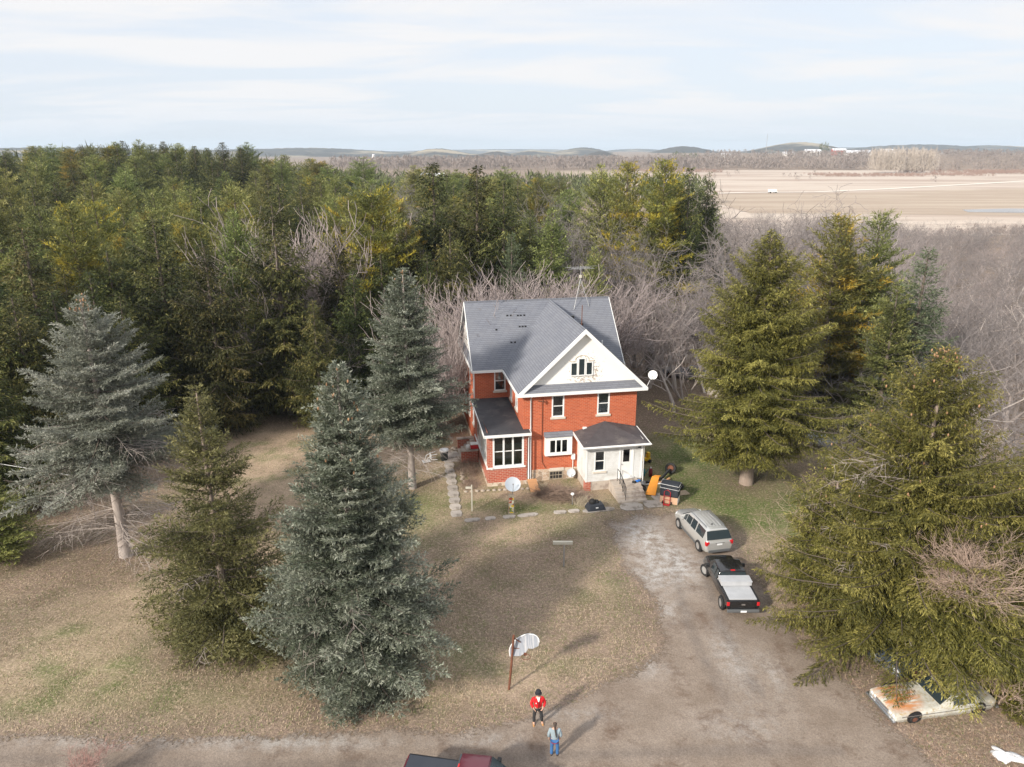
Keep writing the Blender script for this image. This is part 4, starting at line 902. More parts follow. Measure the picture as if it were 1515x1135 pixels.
b = MB(); b.tube([(p[0], p[1] - 0.005, p[2]) for p in pts[:12]], 0.02, 5); b.build('board_edge', M_dishw, t)
b = MB(); b.tube([(0.22, 0.1, 2.75), (0.55, 0.12, 2.45)], 0.025, 5); b.tube([(0.12, 0.1, 2.2), (0.5, 0.08, 2.15)], 0.025, 5)
b.tube([(0.75 + 0.2 * math.cos(a), -0.26 + 0.2 * math.sin(a), 1.92) for a in np.linspace(0, 2 * PI, 17)], 0.015, 5); b.box(0.68, 0.82, -0.06, -0.03, 1.83, 1.98); b.build('rim', M_rust, t)
# brush pile and dry stalks by the foundation, dead leaves in the beds
def twigs(name, cx, cy, rx, ry, n, L, h, m, label, cat, seed, up=0.2, rz=0.0, thick=0.009):
    rg = np.random.default_rng(seed); q = rg.random((n, 2)) * 2 - 1; ok = (q ** 2).sum(1) < 1; q = q[ok]; n = len(q)
    c, s = math.cos(rz), math.sin(rz); x = q[:, 0] * rx; y = q[:, 1] * ry; z = rg.random(n) * h * (1 - (q ** 2).sum(1)) + 0.02
    a = rg.random(n) * 2 * PI; e = rg.normal(up, 0.25, n); l = L * (0.4 + rg.random(n) * 0.9)
    d = np.stack([np.cos(a) * np.cos(e), np.sin(a) * np.cos(e), np.abs(np.sin(e)) ], 1) * l[:, None]
    p0 = np.stack([cx + x * c - y * s, cy + x * s + y * c, z], 1)
    V, Q = np_tubes(p0, p0 + d, np.full(n, thick), np.full(n, thick * 0.5)); o = mesh_np(name, V, Q, m); return tag(o, label, cat)
def np_tubes(p0, p1, r0, r1, k=3):
    d = p1 - p0; d = d / (np.linalg.norm(d, axis=1, keepdims=True) + 1e-9)
    up = np.where(np.abs(d[:, 2:3]) > 0.9, np.array([[1.0, 0, 0]]), np.array([[0, 0, 1.0]]))
    a = np.cross(d, up); a /= np.linalg.norm(a, axis=1, keepdims=True); b_ = np.cross(a, d); n = len(p0)
    V = np.empty((n, 2 * k, 3))
    for i in range(k):
        o = a * math.cos(2 * PI * i / k) + b_ * math.sin(2 * PI * i / k)
        V[:, i] = p0 + o * r0[:, None]; V[:, k + i] = p1 + o * r1[:, None]
    base = (np.arange(n) * 2 * k)[:, None]
    Q = np.concatenate([base + np.array([[i, (i + 1) % k, k + (i + 1) % k, k + i]]) for i in range(k)], 0)
    return V.reshape(-1, 3), Q
M_twig = mat('dry twigs', (0.20, 0.14, 0.11), (0.30, 0.22, 0.17), 6, 0.9)
M_stalk = mat('dry pale stalks', (0.50, 0.43, 0.33), (0.40, 0.34, 0.24), 6, 0.9)
tag(twigs('brush_pile', 3.6, 48.3, 1.9, 0.75, 1500, 0.8, 0.75, M_twig, 'brown heap of cut brush along the wall beside the white porch', 'brush pile', 3, rz=R(-12), thick=0.013))
twigs('dry_perennial', 4.95, 47.2, 0.6, 0.5, 260, 0.6, 0.1, M_stalk, 'clump of pale dry stalks between the black tote and the steps', 'plant', 5, up=0.9)
twigs('dry_perennial', 2.3, 49.8, 0.4, 0.35, 160, 0.5, 0.1, M_stalk, 'clump of pale dry stalks against the stone basement wall', 'plant', 6, up=0.9)
twigs('bare_shrub', -3.6, 53.2, 0.9, 1.7, 700, 0.7, 0.3, M_twig, 'low tangled leafless shrub in the bed left of the glazed porch', 'shrub', 7, up=0.7, rz=R(10))
twigs('bare_shrub', -3.2, 50.3, 0.6, 0.9, 350, 0.5, 0.25, M_twig, 'small leafless shrub at the left front corner of the glazed porch', 'shrub', 8, up=0.7)
# overhead wire at the far left
t = thing('overhead_wire', 'thin pale overhead wire crossing the left edge behind the grey spruce', 'wire', (0, 0, 0))
MB().tube([(-62, 44.0, 5.5), (-48, 44.2, 4.75), (-34, 44.4, 4.45), (-24.2, 41.2, 4.5)], 0.022, 5, smooth=False).build('cable', M_galv, t)
# snow remnant in the lower right
M_snow = mat('old snow', (0.82, 0.84, 0.88), (0.42, 0.40, 0.39), 5, 0.6, bump=0.4)
def snow(x, y, rx, ry, rz, label, seed):
    n, rings = 40, 7; vs = [(0, 0, 0.10)]; fs = []
    for j in range(1, rings + 1):
        for i in range(n):
            a = 2 * PI * i / n; k = 0.35 + 1.0 * float(vnoise(np.array(math.cos(a) * 2.2 + seed * 7), np.array(math.sin(a) * 2.2 + 9), 3)) + 0.25 * float(vnoise(np.array(math.cos(a) * 7 + seed), np.array(math.sin(a) * 7), 5))
            q = j / rings; hgt = 0.10 * (1 - q ** 2) * (0.5 + float(vnoise(np.array(q * 5 + math.cos(a) * 3), np.array(math.sin(a) * 3), seed)))
            vs.append((math.cos(a) * rx * k * q, math.sin(a) * ry * k * q, hgt if j < rings else -0.03))
    fs += [(0, 1 + i, 1 + (i + 1) % n) for i in range(n)]
    for j in range(rings - 1): fs += [(1 + j * n + i, 1 + (j + 1) * n + i, 1 + (j + 1) * n + (i + 1) % n, 1 + j * n + (i + 1) % n) for i in range(n)]
    b = MB(); b.add(vs, fs, True); o = b.build('snow_patch', M_snow); o.location = (x, y, 0.02); o.rotation_euler = (0, 0, rz); tag(o, label, 'snow patch')
snow(20.5, 24.45, 0.8, 0.42, R(-28), 'larger lump of melting snow at the bottom right corner', 1)
snow(21.7, 23.85, 0.8, 0.3, R(-35), 'thin melting snow strip beside the larger lump at the bottom right', 2)

# ---------------------------------------------------------------- vehicles (x forward, origin at the rear bumper)
def paint(name, c, rough=0.28, metal=0.3):
    m = mat(name, c, tuple(v * 0.93 for v in c), 3, rough, metal, spec=0.5, coat=0.6); return m
M_lamp = mat('tail lamp red', (0.48, 0.015, 0.02), rough=0.2)
M_lampw = mat('headlamp', (0.7, 0.72, 0.75), rough=0.15)
M_plate = mat('number plate', (0.75, 0.76, 0.78), rough=0.5)
M_chrome = mat('chrome', (0.60, 0.61, 0.63), rough=0.22, metal=0.9)
M_plast = mat('grey bumper plastic', (0.10, 0.105, 0.11), rough=0.6)
def loft(sts, m, parent, name='body', sub=False):
    """sts: (x, [(y, z) from the sill up to the roof centre])"""
    b = MB(); n = len(sts[0][1]); ring = 2 * n
    vs = []
    for x, pr in sts:
        vs += [(x, y, z) for y, z in pr] + [(x, -y, z) for y, z in pr[::-1]]
    fs = [(i * ring + k, i * ring + (k + 1) % ring, (i + 1) * ring + (k + 1) % ring, (i + 1) * ring + k) for i in range(len(sts) - 1) for k in range(ring)]
    fs += [tuple(range(ring))[::-1], tuple((len(sts) - 1) * ring + k for k in range(ring))]
    b.add(vs, fs, False); o = b.build(name, m, parent)
    bv = o.modifiers.new('bevel', 'BEVEL'); bv.width = 0.035; bv.segments = 3; bv.limit_method = 'ANGLE'; bv.angle_limit = R(18)
    for p in o.data.polygons: p.use_smooth = True
    return o
def pane(parent, m, q, ins=(0.06, 0.08), out=0.012, name='window'):
    """a panel on a body patch with corners q (a,b,c,d), shrunk by ins and set just proud"""
    a, b_, c, d = [Vector(p) for p in q]; u, v = ins
    def L(s, t): return (a * (1 - s) + b_ * s) * (1 - t) + (d * (1 - s) + c * s) * t
    P = [L(u, v), L(1 - u, v), L(1 - u, 1 - v), L(u, 1 - v)]; n = (P[1] - P[0]).cross(P[3] - P[0]).normalized()
    cen = sum(P, Vector()) / 4
    if n.dot(cen - Vector((cen.x * 0.6 + 1.0, 0, 0.6))) < 0: n = -n
    return MB().prism([p - n * 0.02 for p in P], n * (0.02 + out)).build(name, m, parent)
def wheel(parent, x, y, r, w=0.22, steer=0.0, rim=None, flat=False):
    s = 1 if y > 0 else -1
    e = empty('wheel', (x, y, r)); e.parent = parent; e.rotation_euler = (0, 0, steer)
    MB().lathe([(r * .62, -w / 2 * .9), (r * .9, -w / 2), (r, -w / 2 * .7), (r, w / 2 * .7), (r * .9, w / 2), (r * .62, w / 2 * .9), (r * .55, 0), (r * .62, -w / 2 * .9)], 24, axis='y').build('tyre', M_rubber, e)
    b = MB(); b.lathe([(0.001, s * w * .30), (r * .2, s * w * .34), (r * .5, s * w * .22), (r * .62, s * w * .43), (r * .64, s * w * .2), (0.001, s * w * .05)], 20, axis='y')
    b.build('rim', rim or M_alu, e)
    return e
def arch(parent, x, y, r, m=None):
    b = MB(); s = 1 if y > 0 else -1
    b.lathe([(0.001, 0), (r, 0), (r, s * 0.012), (0.001, s * 0.012)], 24, (x, y, r * 0.86), 'y', False); b.build('wheel_well', m or M_black, parent)

def make_suv():
    t = thing('estate_suv', 'silver-beige compact SUV parked on the gravel just ahead of the black pickup', 'car', (12.80, 40.15, 0), R(90 + 12))
    P = paint('champagne silver paint', (0.55, 0.55, 0.54), 0.25, 0.45)
    S = [(0.00, [(.74, .42), (.80, .60), (.82, .85), (.78, .98), (.40, 1.0)]),
         (0.10, [(.84, .36), (.90, .62), (.90, .95), (.82, 1.10), (.42, 1.12)]),
         (0.48, [(.86, .28), (.93, .62), (.90, 1.06), (.69, 1.62), (.36, 1.68)]),
         (1.55, [(.86, .25), (.935, .62), (.91, 1.04), (.71, 1.68), (.38, 1.745)]),
         (2.95, [(.86, .25), (.935, .62), (.91, .99), (.70, 1.60), (.38, 1.67)]),
         (3.82, [(.86, .26), (.93, .62), (.89, .96), (.74, 1.05), (.40, 1.10)]),
         (4.62, [(.82, .30), (.90, .60), (.85, .82), (.66, .93), (.36, .97)]),
         (4.92, [(.66, .38), (.72, .55), (.70, .72), (.55, .82), (.30, .84)])]
    loft(S, P, t)
    def pt(i, k, s): x, pr = S[i]; return (x, pr[k][0] * s, pr[k][1])
    for s in (-1, 1):
        a, b_, c, d = pt(2, 2, s), pt(3, 2, s), pt(3, 3, s), pt(2, 3, s); e, f = pt(4, 2, s), pt(4, 3, s)
        pane(t, M_cglass, (a, b_, c, d), (0.06, 0.06), name='side_window')
        m1 = [tuple(Vector(b_).lerp(Vector(e), q)) for q in (0.04, 0.50, 0.53, 0.98)]; m2 = [tuple(Vector(c).lerp(Vector(f), q)) for q in (0.04, 0.50, 0.53, 0.98)]
        pane(t, M_cglass, (m1[0], m1[1], m2[1], m2[0]), (0.02, 0.06), name='side_window'); pane(t, M_cglass, (m1[2], m1[3], m2[3], m2[2]), (0.03, 0.12), name='side_window')
        g, h = pt(5, 2, s), pt(5, 3, s)
        pane(t, M_cglass, (e, tuple(Vector(e).lerp(Vector(g), .45)), tuple(Vector(f).lerp(Vector(h), .45)), f), (0.04, 0.14), name='side_window')
        b = MB(); b.tube([(0.75, .60 * s, 1.70), (0.85, .62 * s, 1.765), (2.7, .62 * s, 1.745), (2.85, .60 * s, 1.68)], 0.022, 6); b.build('roof_rail', M_plast, t)
        MB().box(3.20, 3.36, *sorted((.93 * s, 1.13 * s)), 1.02, 1.18).build('mirror', P, t, bevel=0.03)
        for x in (0.95, 3.90): arch(t, x, s * 0.918, 0.40); wheel(t, x, s * 0.885, 0.36)
        MB().box(0.0, 0.20, *sorted((.66 * s, .915 * s)), 0.80, 1.06).build('tail_lamp', M_lamp, t, bevel=0.04)
        MB().hexa([(4.60, .60 * s, .78), (4.45, .90 * s, .76), (4.40, .88 * s, .88), (4.62, .60 * s, .93), (4.80, .62 * s, .76), (4.5, .91 * s, .74), (4.46, .90 * s, .88), (4.74, .60 * s, .88)]).build('headlamp', M_lampw, t)
        b = MB(); b.box(1.30, 3.45, *sorted((.925 * s, .955 * s)), .30, .40); b.build('sill_trim', M_plast, t)
    pane(t, M_cglass, (pt(1, 3, 1), pt(1, 3, -1), pt(2, 3, -1), pt(2, 3, 1)), (0.0, 0.08), name='rear_window', out=0.075)
    pane(t, M_cglass, (pt(5, 3, 1), pt(5, 3, -1), pt(4, 3, -1), pt(4, 3, 1)), (0.02, 0.06), name='windscreen', out=0.05)
    MB().box(-0.03, 0.06, -0.72, 0.72, 0.34, 0.52).build('bumper', M_plast, t, bevel=0.02)
    MB().box(-0.015, 0.03, -0.17, 0.17, 0.82, 0.93).build('number_plate', M_plate, t); MB().box(-0.025, 0.04, -0.30, 0.30, 0.955, 0.985).build('chrome_strip', M_chrome, t)
    MB().tube([(1.0, 0.1, 1.70), (1.0, 0.1, 1.79)], 0.04, 8).build('roof_aerial', M_black, t)
    b = MB()
    for y in (-0.42, -0.2, 0.02, 0.24, 0.42): b.box(0.75, 2.5, y - 0.012, y + 0.012, 1.735 if abs(y) < .3 else 1.715, 1.757 if abs(y) < .3 else 1.74)
    b.build('roof_ribs', P, t)
make_suv()

def pickup(t, P, bed, bedz, steer, length_bed, cover, seats=True):
    S = [(0.06, [(.76, .50), (.86, .62), (.88, .85), (.86, 1.04), (.70, 1.05)]),
         (length_bed, [(.78, .42), (.89, .62), (.90, .88), (.87, 1.05), (.70, 1.06)]),
         (length_bed + .02, [(.78, .38), (.89, .62), (.90, .90), (.87, 1.06), (.40, 1.08)]),
         (length_bed + .16, [(.80, .35), (.90, .62), (.90, .95), (.70, 1.56), (.36, 1.62)]),
         (length_bed + 1.25, [(.80, .35), (.90, .62), (.90, .95), (.71, 1.60), (.38, 1.66)]),
         (length_bed + 1.95, [(.80, .35), (.90, .62), (.89, .97), (.76, 1.06), (.42, 1.10)]),
         (length_bed + 2.75, [(.76, .40), (.88, .62), (.86, .88), (.72, 1.00), (.40, 1.04)]),
         (length_bed + 2.95, [(.70, .42), (.80, .58), (.80, .76), (.66, .88), (.36, .90)])]
    loft(S, P, t)
    def pt(i, k, s): x, pr = S[i]; return (x, pr[k][0] * s, pr[k][1])
    for s in (-1, 1):
        e, f, g, h = pt(3, 2, s), pt(3, 3, s), pt(4, 2, s), pt(4, 3, s)
        lo = [tuple(Vector(e).lerp(Vector(g), q)) for q in (0.02, 0.36, 0.40, 1.0)]; hi = [tuple(Vector(f).lerp(Vector(h), q)) for q in (0.02, 0.36, 0.40, 1.0)]
        pane(t, M_cglass, (lo[0], lo[1], hi[1], hi[0]), (0.12, 0.12), name='side_window'); pane(t, M_cglass, (lo[2], lo[3], hi[3], hi[2]), (0.05, 0.12), name='side_window')
        MB().box(length_bed + 1.42, length_bed + 1.58, *sorted((.91 * s, 1.13 * s)), 1.02, 1.22).build('mirror', M_black, t, bevel=0.03)
        for x, st in ((0.95, 0), (length_bed + 2.2, steer)): arch(t, x, s * 0.895, 0.41); wheel(t, x, s * (0.86 + (0.05 if st else 0)), 0.37, 0.22, st)
        MB().box(0.025, 0.12, *sorted((.73 * s, .88 * s)), 0.76, 0.98).build('tail_lamp', M_lamp, t, bevel=0.02)
        MB().box(length_bed + 2.80, length_bed + 2.93, *sorted((.45 * s, .78 * s)), 0.66, 0.80).build('headlamp', M_lampw, t)
    pane(t, M_cglass, (pt(2, 3, 1), pt(2, 3, -1), pt(3, 3, -1), pt(3, 3, 1)), (0.02, 0.10), name='rear_window', out=0.07)
    pane(t, M_cglass, (pt(5, 3, 1), pt(5, 3, -1), pt(4, 3, -1), pt(4, 3, 1)), (0.02, 0.05), name='windscreen', out=0.05)
    MB().box(0.03, 0.06, -0.66, 0.66, 0.60, 1.02).build('tailgate', P, t); MB().box(0.018, 0.029, -0.10, 0.10, 0.80, 0.88).build('emblem', M_chrome, t)
    MB().box(-0.10, 0.05, -0.86, 0.86, 0.42, 0.58).build('bumper', M_plast, t, bevel=0.03); MB().box(-0.12, -0.105, -0.16, 0.16, 0.45, 0.56).build('number_plate', M_plate, t)
    MB().box(length_bed + 2.90, length_bed + 3.04, -0.84, 0.84, 0.40, 0.60).build('bumper', M_plast, t, bevel=0.03)
    MB().box(length_bed + 2.90, length_bed + 2.965, -0.42, 0.42, 0.66, 0.82).build('grille', M_black, t)
    MB().box(length_bed + .14, length_bed + .20, -0.12, 0.12, 1.585, 1.64).build('brake_lamp', M_lamp, t)
    b = MB(); b.box(0.14, length_bed - 0.02, -0.74, 0.74, 1.062, bedz); o = b.build('bed_cover', cover, t, bevel=0.015)
    for s in (-1, 1): MB().box(0.10, length_bed - .02, *sorted((.75 * s, .86 * s)), 1.055, 1.075).build('bed_rail', M_black, t)
    return t
t = thing('pickup_truck', 'small black pickup with white bed cover and toolbox parked behind the silver SUV', 'pickup truck', (12.38, 33.85, 0), R(90.5))
M_wcover = mat('white bed cover', (0.47, 0.48, 0.50), (0.37, 0.38, 0.40), 2, 0.45)
pickup(t, paint('black paint', (0.012, 0.012, 0.014), 0.15, 0.0), 1.9, 1.12, 0.42, 2.02, M_wcover)
b = MB(); b.box(1.35, 1.99, -0.84, 0.84, 1.135, 1.36); b.build('toolbox', M_wcover, t, bevel=0.02); b = MB(); b.box(1.33, 2.0, -0.86, 0.86, 1.363, 1.41); b.build('toolbox_lid', M_wcover, t, bevel=0.01)
for s in (-0.42, 0.42): MB().hexa([(2.05, s - .19, 1.10), (2.05, s + .19, 1.10), (2.2, s + .19, 1.06), (2.2, s - .19, 1.06), (2.115, s - .15, 1.38), (2.115, s + .15, 1.38), (2.2, s + .15, 1.38), (2.2, s - .15, 1.38)]).build('seat', mat('grey green seat', (0.16, 0.20, 0.19), rough=0.9), t)
t = thing('pickup_truck', 'maroon pickup with black tonneau cover at the bottom edge of the yard', 'pickup truck', (-4.30, 22.48, 0), R(-10)); t.scale = (1.02, 1.05, 1.12)
pickup(t, paint('maroon paint', (0.125, 0.022, 0.036), 0.32, 0.2), 2.0, 1.15, 0.0, 2.1, mat('black vinyl', (0.035, 0.042, 0.055), (0.045, 0.05, 0.062), 2, 0.6))

def rusty_paint():
    m = mat('rusted white paint', (0.62, 0.60, 0.52), rough=0.75); n, l = m.node_tree.nodes, m.node_tree.links; b = n['Principled BSDF']
    t = n.new('ShaderNodeTexCoord')
    def nz(sc, st=(1, 1, 1)):
        mp = n.new('ShaderNodeMapping'); mp.inputs['Scale'].default_value = st; l.new(t.outputs['Object'], mp.inputs[0]); x = n.new('ShaderNodeTexNoise'); x.inputs['Scale'].default_value = sc; x.inputs['Detail'].default_value = 8; x.inputs['Roughness'].default_value = 0.7; l.new(mp.outputs[0], x.inputs['Vector']); return x.outputs['Fac']
    def mr(f, a, c): r = n.new('ShaderNodeMapRange'); r.inputs['From Min'].default_value = a; r.inputs['From Max'].default_value = c; l.new(f, r.inputs['Value']); return r.outputs[0]
    def mx(f, a, c):
        x = n.new('ShaderNodeMix'); x.data_type = 'RGBA'; l.new(f, x.inputs[0])
        for i, v in ((6, a), (7, c)):
            if isinstance(v, tuple): x.inputs[i].default_value = (*v, 1)
            else: l.new(v, x.inputs[i])
        return x.outputs[2]
    c = mx(mr(nz(1.5), 0.4, 0.65), (0.56, 0.55, 0.50), (0.34, 0.32, 0.26)); c = mx(mr(nz(5), 0.52, 0.66), c, (0.34, 0.25, 0.12))
    dv = n.new('ShaderNodeVectorMath'); dv.operation = 'DISTANCE'; dv.inputs[1].default_value = (4.3, -0.1, 0.9); l.new(t.outputs['Object'], dv.inputs[0])
    k = n.new('ShaderNodeMath'); k.operation = 'MULTIPLY'; l.new(mr(nz(2.2, (0.5, 3, 1)), 0.40, 0.55), k.inputs[0]); q = n.new('ShaderNodeMapRange'); q.inputs['From Min'].default_value = 0.7; q.inputs['From Max'].default_value = 1.2; q.inputs['To Min'].default_value = 1; q.inputs['To Max'].default_value = 0; l.new(dv.outputs['Value'], q.inputs['Value']); l.new(q.outputs[0], k.inputs[1])
    c = mx(k.outputs[0], c, (0.50, 0.20, 0.07)); l.new(c, b.inputs['Base Color']); return m
def sedan(t, P, rim, flat=0.0):
    z0 = -flat
    S = [(0.0, [(.70, .42), (.84, .60), (.86, .78), (.80, .86), (.4, .88)]), (0.25, [(.84, .30), (.93, .55), (.94, .84), (.84, .92), (.42, .94)]), (0.80, [(.84, .25), (.95, .55), (.94, .88), (.80, .96), (.42, .98)]),
         (1.15, [(.84, .25), (.95, .55), (.94, .89), (.70, 1.34), (.38, 1.39)]), (2.25, [(.84, .25), (.95, .55), (.94, .89), (.70, 1.35), (.38, 1.40)]), (2.85, [(.84, .25), (.95, .55), (.94, .88), (.80, .94), (.42, .96)]),
         (4.75, [(.84, .28), (.94, .55), (.92, .82), (.84, .88), (.42, .90)]), (5.05, [(.80, .34), (.92, .50), (.91, .76), (.82, .80), (.40, .81)])]
    S = [(x, [(y, z + z0) for y, z in p]) for x, p in S]
    loft(S, P, t)
    def pt(i, k, s): x, pr = S[i]; return (x, pr[k][0] * s, pr[k][1])
    for s in (-1, 1):
        e, f, g, h = pt(3, 2, s), pt(3, 3, s), pt(4, 2, s), pt(4, 3, s)
        for q0, q1 in ((0.0, 0.48), (0.52, 1.0)): pane(t, M_cglass, (tuple(Vector(e).lerp(Vector(g), q0)), tuple(Vector(e).lerp(Vector(g), q1)), tuple(Vector(f).lerp(Vector(h), q1)), tuple(Vector(f).lerp(Vector(h), q0))), (0.05, 0.14), name='side_window')
        for x in (0.95, 4.15): arch(t, x, s * 0.93, 0.37); wheel(t, x, s * 0.90, 0.33 - flat * .4, 0.18, 0, rim)
        b = MB(); b.box(0.4, 4.8, *sorted((.948 * s, .968 * s)), .70 + z0, .74 + z0); b.build('side_moulding', M_chrome, t)
        for y in (.52, .74): MB().lathe([(0.001, 5.08), (0.085, 5.07), (0.09, 5.03)], 14, (0, y * s, 0.66 + z0), 'x').build('headlamp', M_lampw, t)
    pane(t, M_cglass, (pt(5, 3, 1), pt(5, 3, -1), pt(4, 3, -1), pt(4, 3, 1)), (0.02, 0.05), name='windscreen', out=0.05)
    pane(t, M_cglass, (pt(2, 3, 1), pt(2, 3, -1), pt(3, 3, -1), pt(3, 3, 1)), (0.02, 0.08), name='rear_window', out=0.04)
    b = MB(); b.box(5.06, 5.22, -0.97, 0.97, .42 + z0, .54 + z0); b.build('bumper', M_chrome, t, bevel=0.03); MB().box(5.04, 5.10, -0.42, 0.42, .58 + z0, .74 + z0).build('grille', M_chrome, t)
    MB().box(-0.12, 0.03, -0.95, 0.95, .42 + z0, .54 + z0).build('bumper', M_chrome, t, bevel=0.03)
t = thing('derelict_car', 'rusty white old saloon car sunk in the litter under the lower right conifer', 'car', (21.6, 27.95, 0), R(190)); sedan(t, rusty_paint(), M_rust, 0.28); t.scale = (1, 1, 0.86)
t = thing('derelict_car', 'dark blue abandoned car hidden by boughs behind the rusty white saloon', 'car', (22.5, 31.65, 0), R(204)); sedan(t, mat('dull dark blue paint', (0.03, 0.045, 0.07), (0.10, 0.12, 0.15), 2, 0.5), M_rust, 0.08)
t = thing('derelict_car', 'dull grey car glimpsed at the wood edge behind the large green spruce', 'car', (21.5, 76.5, 0), R(150)); sedan(t, mat('dull grey paint', (0.16, 0.17, 0.20), (0.24, 0.25, 0.28), 2, 0.4), M_rust, 0.0)
t = thing('white_tank', 'rounded white tank glimpsed between the trunks of the right-hand conifers', 'tank', (25.9, 57.2, 0), R(-40))
MB().lathe([(0.001, -1.3), (0.35, -1.22), (0.58, -0.95), (0.62, -0.8), (0.62, 0.8), (0.58, 0.95), (0.35, 1.22), (0.001, 1.3)], 20, (0, 0, 0.95), 'x').build('shell', mat('white tank enamel', (0.66, 0.70, 0.76), (0.45, 0.48, 0.52), 2, 0.5), t)
for x in (-0.7, 0.7): MB().box(x - 0.08, x + 0.08, -0.4, 0.4, 0, 0.42).build('leg', M_concrete, t)
MB().lathe([(0.2, 1.55), (0.2, 1.72), (0.001, 1.75)], 12).build('valve_dome', M_dishw, t)

# ---------------------------------------------------------------- people: one skinned figure each, dressed
def skin(name, chains, m, parent, sub=2):
    """chains of (x, y, z, radius) grown into one smooth surface; chains that start on a used point join there"""
    vs, es, rs, ix = [], [], [], {}
    for ch in chains:
        prev = None
        for p in ch:
            k = (round(p[0], 3), round(p[1], 3), round(p[2], 3))
            if k not in ix:
                ix[k] = len(vs); vs.append(p[:3]); rs.append(p[3:] if len(p) > 4 else (p[3], p[3]))
            if prev is not None and prev != ix[k]: es.append((prev, ix[k]))
            prev = ix[k]
    me = bpy.data.meshes.new(name); me.from_pydata(vs, es, []); o = bpy.data.objects.new(name, me); COL.objects.link(o)
    md = o.modifiers.new('skin', 'SKIN'); sd = me.skin_vertices[0].data
    for i, r in enumerate(rs): sd[i].radius = r
    sd[0].use_root = True; md.use_smooth_shade = True
    s = o.modifiers.new('sub', 'SUBSURF'); s.levels = s.render_levels = sub
    bpy.context.view_layer.update()
    dg = bpy.context.evaluated_depsgraph_get(); m2 = bpy.data.meshes.new_from_object(o.evaluated_get(dg)); m2.name = name
    m2.materials.clear(); m2.materials.append(m)
    bpy.data.objects.remove(o); o = bpy.data.objects.new(name, m2); COL.objects.link(o)
    if parent: o.parent = parent
    return o
M_skin = mat('skin', (0.50, 0.30, 0.22), (0.56, 0.34, 0.25), 8, 0.6)
M_hair = mat('brown grey hair', (0.035, 0.025, 0.02), (0.075, 0.055, 0.045), 12, 0.8)
def face(parent, c, f, M_eye=M_black):
    """eyes, nose, mouth and ears on a head centred at c facing f (unit, horizontal)"""
    fx, fy = f; sx, sy = fy, -fx
    for s in (-1, 1):
        b = MB(); b.lathe([(0.001, -0.008), (0.011, -0.004), (0.013, 0), (0.011, 0.004), (0.001, 0.008)], 8, (c[0] + fx * .088 + sx * .033 * s, c[1] + fy * .088 + sy * .033 * s, c[2] + 0.01)); b.build('eye', M_eye, parent)
        skin('ear', [[(c[0] + sx * .078 * s, c[1] + sy * .078 * s, c[2] - .02, .010), (c[0] + sx * .088 * s - fx * .01, c[1] + sy * .088 * s - fy * .01, c[2] + .03, .014)]], M_skin, parent, 1)
    b = MB(); b.tube([(c[0] + fx * .094 - sx * .025, c[1] + fy * .094 - sy * .025, c[2] - .062), (c[0] + fx * .100, c[1] + fy * .100, c[2] - .060), (c[0] + fx * .094 + sx * .025, c[1] + fy * .094 + sy * .025, c[2] - .062)], 0.006, 5); b.build('mouth', mat('lips', (0.40, 0.15, 0.12), rough=0.6), parent)
def hand(x, y, z, dx, dy, dz, side, px, py):
    """palm, four fingers of unequal length slightly curled and a thumb leaving the side of the palm"""
    d = Vector((dx, dy, dz)).normalized(); a = Vector((px, py, 0)).normalized(); n = d.cross(a).normalized(); W = Vector((x, y, z)); out = []
    base = tuple(W) + (0.026,); palm = W + d * 0.075; out.append([base, tuple(palm) + (0.030, 0.018)])
    for i, (o_, L) in enumerate(((-.026, .070), (-.009, .082), (.009, .078), (.025, .062))):
        r0 = palm + a * o_; p1 = r0 + d * (L * .5) + n * .006; p2 = r0 + d * (L * .85) + n * .028
        out.append([tuple(palm) + (0.030, 0.018), tuple(r0 + d * .012) + (0.010,), tuple(p1) + (0.009,), tuple(p2) + (0.0075,)])
    t0 = W + d * 0.03 + a * 0.022 * side; out.append([base, tuple(t0) + (0.013,), tuple(t0 + a * .03 * side + d * .03) + (0.010,), tuple(t0 + a * .036 * side + d * .062) + (0.008,)])
    return out

# man in the red jacket, faces the viewer, head bowed, feet apart
t = thing('person', 'person in a bright red jacket, dark cap and black trousers facing the camera', 'person', (1.13, 26.2, 0), R(6))
body = [[(0, 0, .98, .13), (0, 0, 1.15, .13), (0, 0, 1.36, .13), (0, -.01, 1.48, .06), (0, -.03, 1.56, .055), (0, -.05, 1.66, .085, .095), (0, -.06, 1.76, .08, .09)],
        [(0, 0, .98, .13), (-.12, 0, .90, .085), (-.16, .03, .50, .06), (-.17, .02, .10, .045), (-.18, -.10, .05, .042)], [(0, 0, .98, .13), (.12, 0, .90, .085), (.15, -.04, .50, .06), (.19, .03, .10, .045), (.21, -.09, .05, .042)],
        [(0, 0, 1.36, .13), (-.19, 0, 1.40, .06), (-.27, .02, 1.14, .045), (-.20, -.12, .96, .036)] , [(0, 0, 1.36, .13), (.19, 0, 1.40, .06), (.28, .02, 1.14, .045), (.20, -.12, .96, .036)]]
body += hand(-.20, -.12, .96, .5, -.25, -.6, -1, 0.3, -1) + hand(.20, -.12, .96, -.5, -.25, -.6, 1, -0.3, -1)
skin('body', body, M_skin, t)
M_jacket = mat('red jacket cloth', (0.66, 0.012, 0.018), (0.52, 0.01, 0.015), 6, 0.75, bump=0.3)
skin('jacket', [[(0, 0, .90, .19, .14), (0, 0, 1.10, .185, .145), (0, 0, 1.34, .19, .15), (0, -.01, 1.47, .10)], [(0, 0, 1.34, .19, .15), (-.21, 0, 1.39, .085), (-.30, .02, 1.14, .072), (-.225, -.10, .98, .058)], [(0, 0, 1.34, .19, .15), (.21, 0, 1.39, .085), (.31, .02, 1.14, .072), (.225, -.10, .98, .058)]], M_jacket, t)
